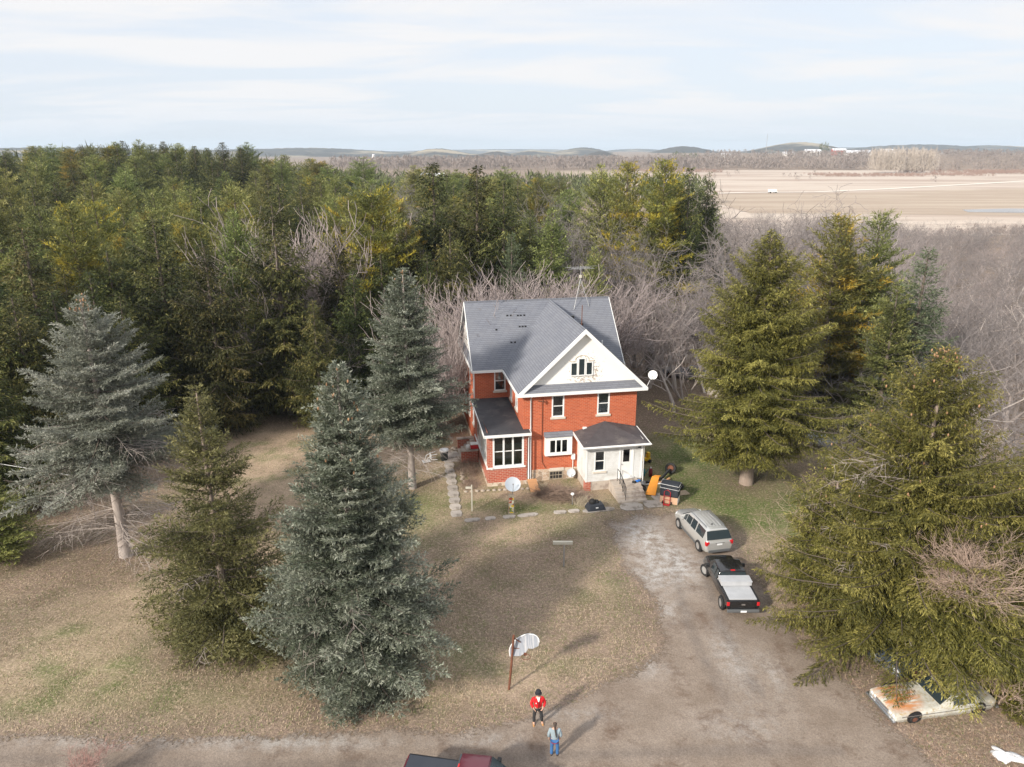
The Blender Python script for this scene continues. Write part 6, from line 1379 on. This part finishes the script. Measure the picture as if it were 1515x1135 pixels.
named = [('dark', 225, 318, 64, 'dark green spruce with sweeping boughs, tallest in the front row behind the grey-blue spruce', 1.25),
         ('dark', 400, 286, 66, 'dark olive spruce with drooping boughs, front row above the big blue spruce', 1.08),
         ('dark', 300, 355, 61, 'dark spruce squeezed between the two tallest front-row spruces at left', 1.05),
         ('mid', 343, 308, 70, 'light yellow-green conifer whose tip rises between the two dark front spruces', .9),
         ('mid', 222, 305, 72, 'soft green pine standing right behind the tallest left spruce', 1.0),
         ('gold', 100, 300, 70, 'conifer with a yellowing side at the left of the wood', 1.1),
         ('dark', 30, 330, 60, 'dark conifer at the left edge of the wood', 1.2),
         ('dark', 130, 395, 60, 'dark conifer in shadow just behind the grey-blue spruce', 1.1),
         ('dark', -40, 360, 52, 'dark conifer half cut by the left edge', 1.2),
         ('dark', 462, 440, 62, 'lower dark spruce filling the gap behind the big blue spruce tip', 1.0),
         ('gold', 548, 268, 74, 'tall pine with a bright yellow patch left of the house', 1.15),
         ('dark', 500, 345, 70, 'dark conifer tucked under the left of the yellow-patched pine', .95),
         ('dark', 640, 236, 84, 'leftmost of the tall dark spruces behind the house roof', 1.1),
         ('dark', 705, 240, 82, 'middle one of the tall dark spruces behind the house roof', 1.15),
         ('dark', 745, 262, 80, 'right one of the tall dark spruces behind the house roof', 1.1),
         ('dark', 600, 330, 74, 'dark spruce below the leftmost tall spruce behind the blue spruce', 1.1),
         ('dark', 665, 330, 73, 'dark olive spruce right above the pale bushes left of the roof', 1.0),
         ('blue', 757, 342, 76, 'small grey-green spruce behind the pale bushes over the roof', .8),
         ('mid', 817, 305, 78, 'bright green conical pine above the right half of the roof', .95),
         ('mid', 880, 362, 76, 'narrow green pine directly behind the roof antenna', .75),
         ('gold', 985, 236, 96, 'tall yellow-green pine with sweeping tufts at the right end of the wood', 1.1),
         ('gold', 930, 240, 100, 'yellow pine left of the tallest yellow-green one', 1.0),
         ('pine', 890, 243, 104, 'olive pine at the left of the yellow pines', 1.0),
         ('dark', 1022, 243, 96, 'dark spruce forming the right edge of the pine group', .8),
         ('dark', 1050, 250, 100, 'slim dark spruce standing apart at the right end of the pines', .7),
         ('gold', 1245, 318, 62, 'yellow-streaked pine rising behind the bright green spruce', 1.15),
         ('pine', 1305, 312, 64, 'tall dark green pine with twin tips right of the yellow-streaked pine', 1.0),
         ('dark', 1258, 322, 65, 'dark cedar-like conifer between the yellow-streaked and twin-tipped pines', .7),
         ('blue', 1376, 362, 56, 'blue-green conical spruce at right above the cone-dotted spruce', 1.1),
         ('mid', 1330, 420, 55, 'olive conifer between the blue-green spruce and the yellow-streaked pine', 1.0),
         ('dark', 915, 455, 80, 'small dark fir under the bare trees right of the roof', .6),
         ('dark', 965, 470, 79, 'small dark fir with visible trunk beside the clearing behind the house', .5),
         ('mid', -38, 690, 39.5, 'yellow-tipped conifer cut by the left edge under the overhead wire', 1.9),
         ('dark', -60, 470, 46, 'dark conifer just outside the left edge behind the overhead wire', 1.3), ('dark', 15, 430, 51, 'dark conifer at the left edge behind the grey-blue spruce', 1.2), ('dark', 75, 425, 55, 'dark conifer left of and behind the grey-blue spruce', 1.2), ('dark', 175, 430, 57, 'dark conifer right behind the crown of the grey-blue spruce', 1.1)]
for kd, px, py, Y, la, w in named: top_tree(kd, px, py, Y, la, None, w)
# the mass of the wood: filled from the front back, tops following the slope
SKY = [(-400, 236), (-100, 226), (0, 222), (60, 218), (120, 213), (200, 208), (280, 207), (360, 206), (430, 208), (465, 216), (490, 232), (520, 232), (560, 232), (620, 238), (700, 240), (780, 250), (840, 252), (870, 246), (1000, 240), (1060, 262)]
def sky_y(px):
    for (a, ya), (b_, yb) in zip(SKY, SKY[1:]):
        if a <= px <= b_: return ya + (yb - ya) * (px - a) / (b_ - a)
    return 262
def px_of(x, Y, z):
    dd = Y * math.cos(PITCH) - (z - CAM_H) * math.sin(PITCH); uu = Y * math.sin(PITCH) + (z - CAM_H) * math.cos(PITCH); return 757.5 + x / dd * 1087, 567.5 - uu / dd * 1087
labels_far = {'dark': 'dark spruce deep in the conifer wood left of the house, like its neighbours', 'mid': 'mid-green conifer deep in the wood left of the house, like its neighbours', 'pine': 'olive pine in the far rows of the wood, like its neighbours', 'gold': 'yellowish pine in the far rows of the wood, like its neighbours'}
count = 0
Y = 65.0
while Y < 300 and count < 280:
    step = 4.6 + (Y - 60) * 0.046
    xl, xr = -0.74 * Y - 4, 0.30 * Y
    x = xl + rnd.uniform(0, step)
    while x < xr:
        xx = x + rnd.uniform(-1.2, 1.2); yy = Y + rnd.uniform(-1.8, 1.8); x += step
        px, _ = px_of(xx, yy, 15)
        if px < -90 or px > 1065: continue
        if math.hypot(xx - 4, (yy - 58) * 1.0) < 17: continue
        # clearings taken by leafless trees
        if (415 < px < 518 and 64 < yy < 104) or (790 < px < 930 and yy < 150 and not (yy > 90 and rnd.random() < .15)) or (px > 900 and yy < 92) or (px > 835 and yy > 118): continue
        if (645 < px < 930 and yy < 72): continue
        if (480 < px < 620 and 118 < yy < 190 and rnd.random() < 0.7): continue
        if any((xx - a) ** 2 + (yy - b_) ** 2 < (r * 1.15) ** 2 for a, b_, r in used_at): continue
        g = gz(xx, yy); h = rnd.uniform(14.5, 20.5) if yy > 80 else rnd.uniform(14, 17.5)
        lim = sky_y(px) + rnd.uniform(-4, 7) + (22 if 620 < px < 1000 else 0) * rnd.random(); zt = proj_at(px, lim, yy)[1]
        h = min(h, zt - g)
        if h < 7: continue
        v = float(fbm(np.array(xx * 0.045), np.array(yy * 0.045), 8)); r_ = rnd.random()
        kd = 'dark' if (r_ < 0.44 - (v - .5) * 2.2 or (yy < 74 and r_ < .75)) else ('gold' if v > 0.56 and r_ > .72 else ('pine' if r_ < 0.82 else 'mid'))
        if px > 800: kd = rnd.choice(['gold', 'pine', 'pine', 'mid'])
        plant(rnd.choice(K[kd]), xx, yy, g - 0.1, h, 18.0, labels_far[kd], 'conifers of the big wood: ' + kd, rnd.uniform(0.9, 1.15) * (1 + 0.35 * min(1, max(0, (yy - 100) / 100)))); count += 1
    Y += step * 0.85
print('wood trees', count, Y)
# leafless trees between and beyond
def bare(src, px, py, Y, h0, label, group=None, wide=1.0):
    x, zt = proj_at(px, py, Y); g = gz(x, Y); return plant(src, x, Y, g - 0.05, zt - g, h0, label, group, wide)
for i, (px, py, Y, w) in enumerate(((468, 276, 78, 1.25), (446, 305, 75, 1.0), (496, 298, 80, 1.0))): bare(KS[i % 3], px, py, Y, 6.3, ('large rounded leafless tree showing grey-mauve in a gap of the conifer wood', 'left leafless tree of the gap in the conifer wood', 'right leafless tree of the gap in the conifer wood')[i], None, w)
for i, (px, py, Y, w) in enumerate(((500, 400, 76, 1.2), (490, 470, 66, 1.0), (560, 250, 120, 1.2), (590, 255, 128, 1.2), (530, 258, 130, 1.1), (845, 262, 108, 1.15), (820, 285, 98, 1.0), (880, 290, 98, 1.1), (905, 310, 90, 1.0), (850, 340, 88, .9), (935, 305, 92, 1.0), (790, 345, 90, .8))):
    bare(KB[i % 4], px, py, Y, 11, 'grey leafless tree standing among the conifers behind the house', 'leafless trees among the conifers', w)
for i, (px, py, Y, w) in enumerate(((640, 430, 62, .7), (700, 398, 69, 1), (735, 385, 69.5, 1.1), (775, 380, 70, 1.1), (812, 385, 70.5, 1.1), (848, 396, 71, 1.05), (868, 410, 71, .9), (715, 392, 72, 1), (756, 378, 73, 1.1), (795, 378, 73.5, 1.1), (832, 385, 74, 1.1), (632, 470, 61.5, .6), (645, 490, 60.5, .6), (640, 540, 59.5, .5))):
    bare(KS[i % 3], px, py, Y, 6.3, 'pale pinkish leafless bush in the row right behind the roof' if i < 11 and i else 'pale leafless bush at the left rear corner of the house', 'pale bushes behind the roof' if i < 11 and i else 'pale bushes at the rear corner', w * 1.25)
for i, (px, py, Y) in enumerate(((925, 385, 76), (950, 350, 82), (985, 365, 78), (1010, 395, 74), (940, 420, 73), (1035, 350, 84), (1000, 335, 90), (905, 400, 80), (1060, 400, 72), (970, 400, 74), (1025, 430, 70))):
    bare(KP[i % 2] if i % 3 else KW[i % 2], px, py, Y, 9.5 if i % 3 else 12, 'pale branching leafless tree in the thicket right of the roof', 'leafless thicket right of the roof', 1.1)
for i, (px, py, Y) in enumerate(((1110, 265, 92), (1185, 268, 100), (1128, 300, 84))):
    bare(KO[i % 2], px, py, Y, 12, ('left spreading leafless tree with crooked limbs against the pale field', 'rounded spreading leafless tree alone against the pale field', 'crooked leafless tree just behind the bright green spruce')[i], None, .95)
n_b = 0
for yy in np.arange(66, 215, 5.2):
    xx = 0.21 * yy + 2
    while xx < 0.78 * yy + 8:
        x_, y_ = xx + rnd.uniform(-2, 2), yy + rnd.uniform(-2.4, 2.4); xx += 5.2 + (yy - 60) * 0.022
        lim = 305 + rnd.uniform(-6, 22) if x_ / y_ < .5 else 322 + rnd.uniform(-6, 25)
        if any((x_ - a) ** 2 + (y_ - b_) ** 2 < 4.5 for a, b_, r in used_at): continue
        px, _ = px_of(x_, y_, 6); 
        if px < 930 or px > 1600: continue
        if px < 1075: lim = 262 + rnd.uniform(0, 30)
        zt = proj_at(px, lim, y_)[1]; h = min(rnd.uniform(6.5, 13.5), zt)
        if h < 3.5: continue
        src = rnd.choice(KB + KP[:1] + KW if y_ > 85 else KB + KP + KW + KW)
        plant(src, x_, y_, -0.05, h, 11 if src in KB else (12 if src in KW else 9.5), 'slender grey leafless tree in the wide thicket between the yard and the fields', 'leafless trees of the wide thicket', rnd.uniform(1.05, 1.4)); n_b += 1
for i, (x_, y_, h) in enumerate(((28, 60, 9), (33, 57, 10), (37, 62, 9.5), (30, 50, 8.5), (36, 52, 11), (41, 57, 10), (33, 45, 8), (38, 46, 9), (24.5, 61, 6), (22, 64, 7), (27, 66, 8), (32, 68, 9), (38, 68, 10), (44, 64, 10), (47, 70, 10), (43, 50, 10), (24, 45, 6))):
    plant(KB[i % 4] if i % 2 else KW[(i // 2) % 2], x_, y_, -0.05, h * (1 if i % 2 else 1.2), 11 if i % 2 else 12, 'tall leafless tree in the tangle at the right side of the yard', 'leafless trees at the right of the yard', 1.25)
print('bare', n_b)
build_conifer('low_spruce', 'low dark-green spruce boughs drooping onto the roof of the rusty white car', 'spruce bush', (20.5, 28.9, 0), None, L_norw, M_bark, seed=20, H=5.8, Rr=2.9, zb=0.42, nb=130, power=0.45, slope=(-0.42, 0.8), curl=0.12, twig=0.13, tl=0.36, bl=0.17, bw=0.043, bsp=0.05, droop=0.15, hang=0.6, lump=0.3, belly=0.8)
# pinkish dead shrub crown in front of the cone-dotted spruce, and lesser ones
t = build_bare('dead_shrub', 'big fan-shaped leafless shrub with pale centre in front of the cone-dotted spruce', 'shrub', (20.75, 28.9, 4.2), None, M_bwhite, M_bpink, seed=121, H=4.6, spread=0.5, trunk_r=0.13, stems=12, kids=(7, 7, 6, 5), up=0.1, thin=0.9, widen=1.25, wob=0.04)
MB().tube([(0, 0, -4.3), (0.1, 0.05, -2), (0, 0, 0.1)], [0.16, 0.13, 0.10], 8).build('lower_trunk', M_bwhite, t)
build_bare('dead_shrub', 'small pinkish leafless shrub beside the tail of the rusty white car', 'shrub', (22.2, 27.6, 0), None, M_bpink, M_bpink, seed=122, H=3.6, spread=0.6, trunk_r=0.06, stems=7, kids=(5, 5, 5, 5), up=0.3, thin=1.0)
build_bare('dead_shrub', 'leafless brown shrub filling the gap left of the huge cone-dotted spruce', 'shrub', (18.0, 36.5, 0), None, M_bpink, M_bpink, seed=123, H=7.5, spread=0.7, trunk_r=0.10, stems=5, kids=(6, 5, 5, 6), up=0.4, thin=1.1)
build_bare('dead_shrub', 'leafless grey shrub behind the right-edge spruce', 'shrub', (29.5, 36.5, 0), None, M_bwhite, M_bpink, seed=124, H=10.5, spread=0.6, trunk_r=0.12, stems=4, kids=(6, 5, 5, 6), up=0.4, thin=1.2)
build_conifer('low_spruce', 'low green spruce bush hiding the tail of the rusty white car', 'spruce bush', (23.3, 27.3, 0), None, L_norw, M_bark, seed=19, H=2.6, Rr=2.0, zb=0.03, nb=90, power=0.5, slope=(-0.2, 0.8), curl=0.2, twig=0.13, tl=0.36, bl=0.17, bw=0.043, bsp=0.05, droop=0.1, hang=0.4, lump=0.3)
build_bare('dead_shrub', 'red-tipped leafless shrub poking in at the lower left corner', 'shrub', (-17.0, 22.9, 0), None, M_bpink, mat('red twigs', (0.30, 0.17, 0.15), (0.36, 0.22, 0.19), 1, 0.9), seed=125, H=2.2, spread=0.5, trunk_r=0.03, stems=8, kids=(5, 5, 5, 5), up=0.5, thin=.8)

for o in [o for o in COL.objects if o.location.z < -50 and o.parent is None]:   # kinds that were never planted
    for c in list(o.children): bpy.data.objects.remove(c)
    bpy.data.objects.remove(o)
# dead grass, green blades and needle litter: small upright and lying blades over the whole yard
def grass():
    rg = np.random.default_rng(5); n = 330000
    y = 21 + (60 - 21) * rg.random(n) ** 1.25; x = (rg.random(n) * 2 - 1) * (0.74 * y + 3)
    sd = poly_sd(x, y, GRAVEL); ca, sa = math.cos(R(10.5)), math.sin(R(10.5)); u = (x - 0.84) * ca + (y - 50.96) * sa; v = -(x - 0.84) * sa + (y - 50.96) * ca
    ok = (sd < -0.25 * rg.random(n)) & ~((u > -6.0) & (u < 9.3) & (v > -0.4)) & ~((u > 4.1) & (u < 9.2) & (v > -6.2)) & ~((u > -6.1) & (u < -4.9)& (v > -6) & (v < 5)) & ~((np.abs(v + 5.35) < 0.4) & (u > -5.5) & (u < 5))
    ok &= fbm(x * 0.9, y * 0.9, 12) > 0.30 + 0.25 * rg.random(n)
    x, y, u, v = x[ok], y[ok], u[ok], v[ok]; n = len(x)
    a = rg.random(n) * 6.283; lean = rg.uniform(0.2, 1.4, n); L = rg.uniform(0.07, 0.17, n)
    d = np.stack([np.cos(a) * np.sin(lean), np.sin(a) * np.sin(lean), np.cos(lean)], 1) * L[:, None]; s = np.stack([-np.sin(a), np.cos(a), np.zeros(n)], 1) * rg.uniform(0.008, 0.018, n)[:, None]
    p = np.stack([x, y, terrain(x, y) - 0.015], 1); V = np.stack([p - s, p + s, p + d], 1)
    straw = np.array([0.41, 0.31, 0.21]); pale = np.array([0.54, 0.43, 0.31]); grn = np.array([0.115, 0.16, 0.04]); brn = np.array([0.24, 0.16, 0.11])
    c = straw + (pale - straw) * rg.random(n)[:, None]
    def blob(cx, cy, rx, ry): return np.exp(-(((x - cx) / rx) ** 2 + ((y - cy) / ry) ** 2))
    g = 0.95 * blob(16.5, 47, 8, 7) + 0.7 * blob(14, 56, 5, 7) + 0.7 * blob(-7.5, 46.5, 3.5, 5) + 0.5 * blob(1.5, 46.6, 5, 1.2) + 0.45 * blob(6.2, 38, 1.2, 5) + 0.20 + 0.5 * (fbm(x * .5, y * .5, 9) > 0.60)
    ig = rg.random(n) < g; c[ig] = grn * (0.7 + 0.8 * rg.random(ig.sum()))[:, None]
    b_ = np.clip(smooth(12.5, 16.5, x - 0.25 * (y - 30)) * (y < 42) + smooth(-22, -28, x) * 0.8 + smooth(56, 60, y), 0, 1) * 0.8 + 0.08; ib = rg.random(n) < b_; c[ib] = brn * (0.6 + 0.9 * rg.random(ib.sum()))[:, None]
    m = bpy.data.materials.new('grass blades'); m.use_nodes = True; at = m.node_tree.nodes.new('ShaderNodeAttribute'); at.attribute_name = 'tone'; m.node_tree.links.new(at.outputs['Color'], m.node_tree.nodes['Principled BSDF'].inputs['Base Color']); m.node_tree.nodes['Principled BSDF'].inputs['Roughness'].default_value = 0.8
    o = mesh_np('grass', V.reshape(-1, 3), np.arange(3 * n).reshape(-1, 3), m, attrs={'tone': ('FLOAT_COLOR', np.repeat(np.concatenate([c, np.ones((n, 1))], 1), 3, 0))}, k=3)
    tag(o, 'matted straw-coloured and green grass covering the yard', 'grass', kind='stuff')
grass()

# ---------------------------------------------------------------- far country: woods as masses, farm buildings, mast, silo
def far_wood(name, regions, m, seed, size=(6, 9), label='far wood', density=1.0, kind_='stuff'):
    """a distant wood: thousands of small jagged crowns in one object"""
    rg = np.random.default_rng(seed); Vs, Qs = [], []; off = 0
    for (x0, x1, y0, y1, sp, hmin, hmax, zf) in regions:
        n = int((x1 - x0) * (y1 - y0) / (sp * sp) * density); x = rg.uniform(x0, x1, n); y = rg.uniform(y0, y1, n)
        kp = fbm(x / 60, y / 60, seed) > 0.38; x, y = x[kp], y[kp]; n = len(x); h = rg.uniform(hmin, hmax, n); w = np.minimum(sp, h * 0.8) * rg.uniform(0.5, 0.9, n); z = zf(x, y)
        k = 36
        for j in range(k):      # shards spread through a rounded crown
            a = rg.random(n) * 6.283; e = rg.random(n); rr = w * np.sqrt(rg.random(n)) * 0.8 * np.sqrt(np.clip(1 - (e * 1.0) ** 2, 0.05, 1))
            c = np.stack([x + np.cos(a) * rr, y + np.sin(a) * rr, z + h * (0.15 + 0.7 * e)], 1)
            d = rg.normal(0, 1, (n, 3)); d[:, 2] = np.abs(d[:, 2]) + 0.9; d = d / np.linalg.norm(d, axis=1, keepdims=True); s = np.cross(d, rg.normal(0, 1, (n, 3))); s /= np.linalg.norm(s, axis=1, keepdims=True)
            L = h * 0.26; W = w * 0.10
            V = np.stack([c - d * L[:, None] * .5, c + s * W[:, None] * .5, c + d * L[:, None] * .6, c - s * W[:, None] * .5], 1); Vs.append(V.reshape(-1, 3)); Qs.append(np.arange(4 * n).reshape(-1, 4) + off); off += 4 * n
    return tag(mesh_np(name, np.concatenate(Vs), np.concatenate(Qs), m), label, 'wood', kind=kind_)
M_fw = mat('far bare wood', (0.20, 0.165, 0.15), (0.27, 0.225, 0.20), 0.02, 0.95)
M_fs = mat('field scrub', (0.26, 0.17, 0.14), (0.32, 0.23, 0.19), 0.02, 0.95)
M_fp = mat('far birch', (0.50, 0.44, 0.38), (0.42, 0.36, 0.31), 0.02, 0.95)
M_fc = mat('far conifer', (0.065, 0.08, 0.035), (0.14, 0.15, 0.06), 0.08, 0.95)
tz = lambda x, y: terrain(x, y)
far_wood('thicket_edge', [(55, 420, 212, 232, 3.2, 1.5, 3.4, tz)], M_fw, 5, label='grey leafless scrub lining the near side of the fields')
far_wood('bare_wood', [(-250, 330, 985, 1180, 12, 12, 20, tz), (60, 330, 520, 960, 60, 3, 7, tz), (330, 560, 960, 1150, 12, 10, 18, tz), (500, 1000, 880, 1500, 17, 7, 14, tz), (-200, 500, 1200, 1800, 24, 10, 18, tz)], M_fw, 6, label='wide belt of grey leafless woods beyond the pale field')
far_wood('field_scrub', [(300, 470, 720, 790, 3.5, 1.5, 3.5, tz), (440, 640, 800, 880, 4, 2, 5, tz), (150, 240, 860, 900, 4, 2, 5, tz), (500, 900, 640, 655, 4, 2, 6, tz), (560, 900, 760, 830, 7, 2, 6, tz)], M_fs, 7, label='reddish brown scrub on the field beside the lane')
far_wood('birch_grove', [(398, 470, 842, 862, 3.6, 22, 32, tz)], M_fp, 8, label='pale grove of tall birches at the far edge of the field', density=1.6)
far_wood('far_conifers', [(-330, -66, 225, 330, 4.2, 11, 15.5, tz), (-160, -40, 300, 420, 7, 12, 17, tz), (-40, 95, 330, 420, 9, 11, 16, tz), (300, 345, 1420, 1450, 9, 16, 24, tz), (600, 625, 1500, 1520, 8, 22, 30, tz)], M_fc, 9, label='dark evergreens scattered in the far woods')
M_barn = mat('barn white', (0.78, 0.77, 0.75), rough=0.7); M_barnred = mat('barn red', (0.42, 0.10, 0.08), rough=0.8); M_tin = mat('barn roof', (0.62, 0.63, 0.66), rough=0.5)
def barn(x, y, w, d, h, m, label, rz=0.0, name='barn'):
    z = gz(x, y); t = thing(name, label, 'barn', (x, y, z), rz)
    MB().box(-w / 2, w / 2, -d / 2, d / 2, -1, h).add([(-w / 2, -d / 2, h), (-w / 2, d / 2, h), (-w / 2, 0, h + d * .3)], [(0, 1, 2)]).add([(w / 2, -d / 2, h), (w / 2, d / 2, h), (w / 2, 0, h + d * .3)], [(0, 1, 2)]).build('walls', m, t)
    MB().prism([(-w / 2 - .5, -d / 2 - .6, h - .2), (-w / 2 - .5, 0, h + d * .3 + .25), (-w / 2 - .5, d / 2 + .6, h - .2), (-w / 2 - .5, 0, h + d * .3)], (w + 1, 0, 0)).build('roof', M_tin, t)
    b = MB(); b.box(-w * .12, w * .12, -d / 2 - .1, -d / 2 - .02, 0, h * .7); b.build('door', M_dark, t)
barn(585, 1500, 30, 12, 8, M_barn, 'long white barn left of the dark trees on the horizon'); barn(640, 1510, 26, 12, 9, M_barnred, 'red barn with pale roof on the horizon'); barn(668, 1490, 48, 14, 5, M_barn, 'low long white shed below the red barn')
barn(735, 1500, 34, 14, 7, M_barn, 'white farm building right of the red barn'); barn(545, 1520, 22, 10, 5, M_barn, 'small white building at the left end of the distant farm'); barn(450, 1620, 20, 10, 6, M_barn, 'small white building on the ridge left of the distant farm')
barn(-60, 560, 20, 10, 5, M_barn, 'low white roof glimpsed above the pines'); 
t = thing('silo', 'white silo tower at the right end of the horizon', 'silo', (1010, 1490, gz(1010, 1490))); MB().lathe([(7, -1), (7, 26)], 20).build('shell', M_barn, t); MB().lathe([(7.2, 26), (5, 30), (0.01, 32)], 20).build('dome', M_tin, t)
t = thing('silo', 'small pale silo at the left end of the distant hills', 'silo', (-360, 2000, -6)); MB().lathe([(4, -1), (4, 18)], 16).build('shell', M_barn, t); MB().lathe([(4.1, 18), (3, 20.5), (0.01, 21)], 16).build('dome', M_tin, t)
t = thing('radio_mast', 'thin radio mast rising over the horizon', 'mast', (890, 2700, 10)); MB().tube([(0, 0, 0), (0, 0, 70)], 0.7, 6).build('mast', M_galv, t)
t = thing('white_van', 'tiny white van parked at the field edge among leafless trees', 'van', (152, 445, 0.1), R(10))
MB().box(-1.5, 2, -1.0, 1.0, 0.5, 2.2).build('cargo_box', M_barn, t, bevel=0.1); MB().hexa([(2.0, -1.1, .5), (3.6, -1.1, .5), (3.6, 1.1, .5), (2.0, 1.1, .5), (2.0, -1.0, 2.3), (2.9, -1.0, 2.2), (2.9, 1.0, 2.2), (2.0, 1.0, 2.3)]).build('cab', M_barn, t)
for x in (-0.9, 2.6):
    for y in (-1, 1): MB().lathe([(0.001, -.15), (0.45, -.15), (0.45, .15), (0.001, .15)], 12, (x, y, .45), 'y').build('wheel', M_rubber, t)

# ---------------------------------------------------------------- air
hz = MB(); hz.box(-9000, 11000, -300, 10200, -60, 130); hz = hz.build('haze', bpy.data.materials.new('haze air'))
hm = hz.data.materials[0]; hm.use_nodes = True; n, l = hm.node_tree.nodes, hm.node_tree.links; n.clear()
ho = n.new('ShaderNodeOutputMaterial'); pv = n.new('ShaderNodeVolumePrincipled'); pv.inputs['Color'].default_value = (0.74, 0.87, 1.0, 1); pv.inputs['Density'].default_value = 0.00012; pv.inputs['Anisotropy'].default_value = 0.0
l.new(pv.outputs[0], ho.inputs['Volume']); tag(hz, kind='stuff')
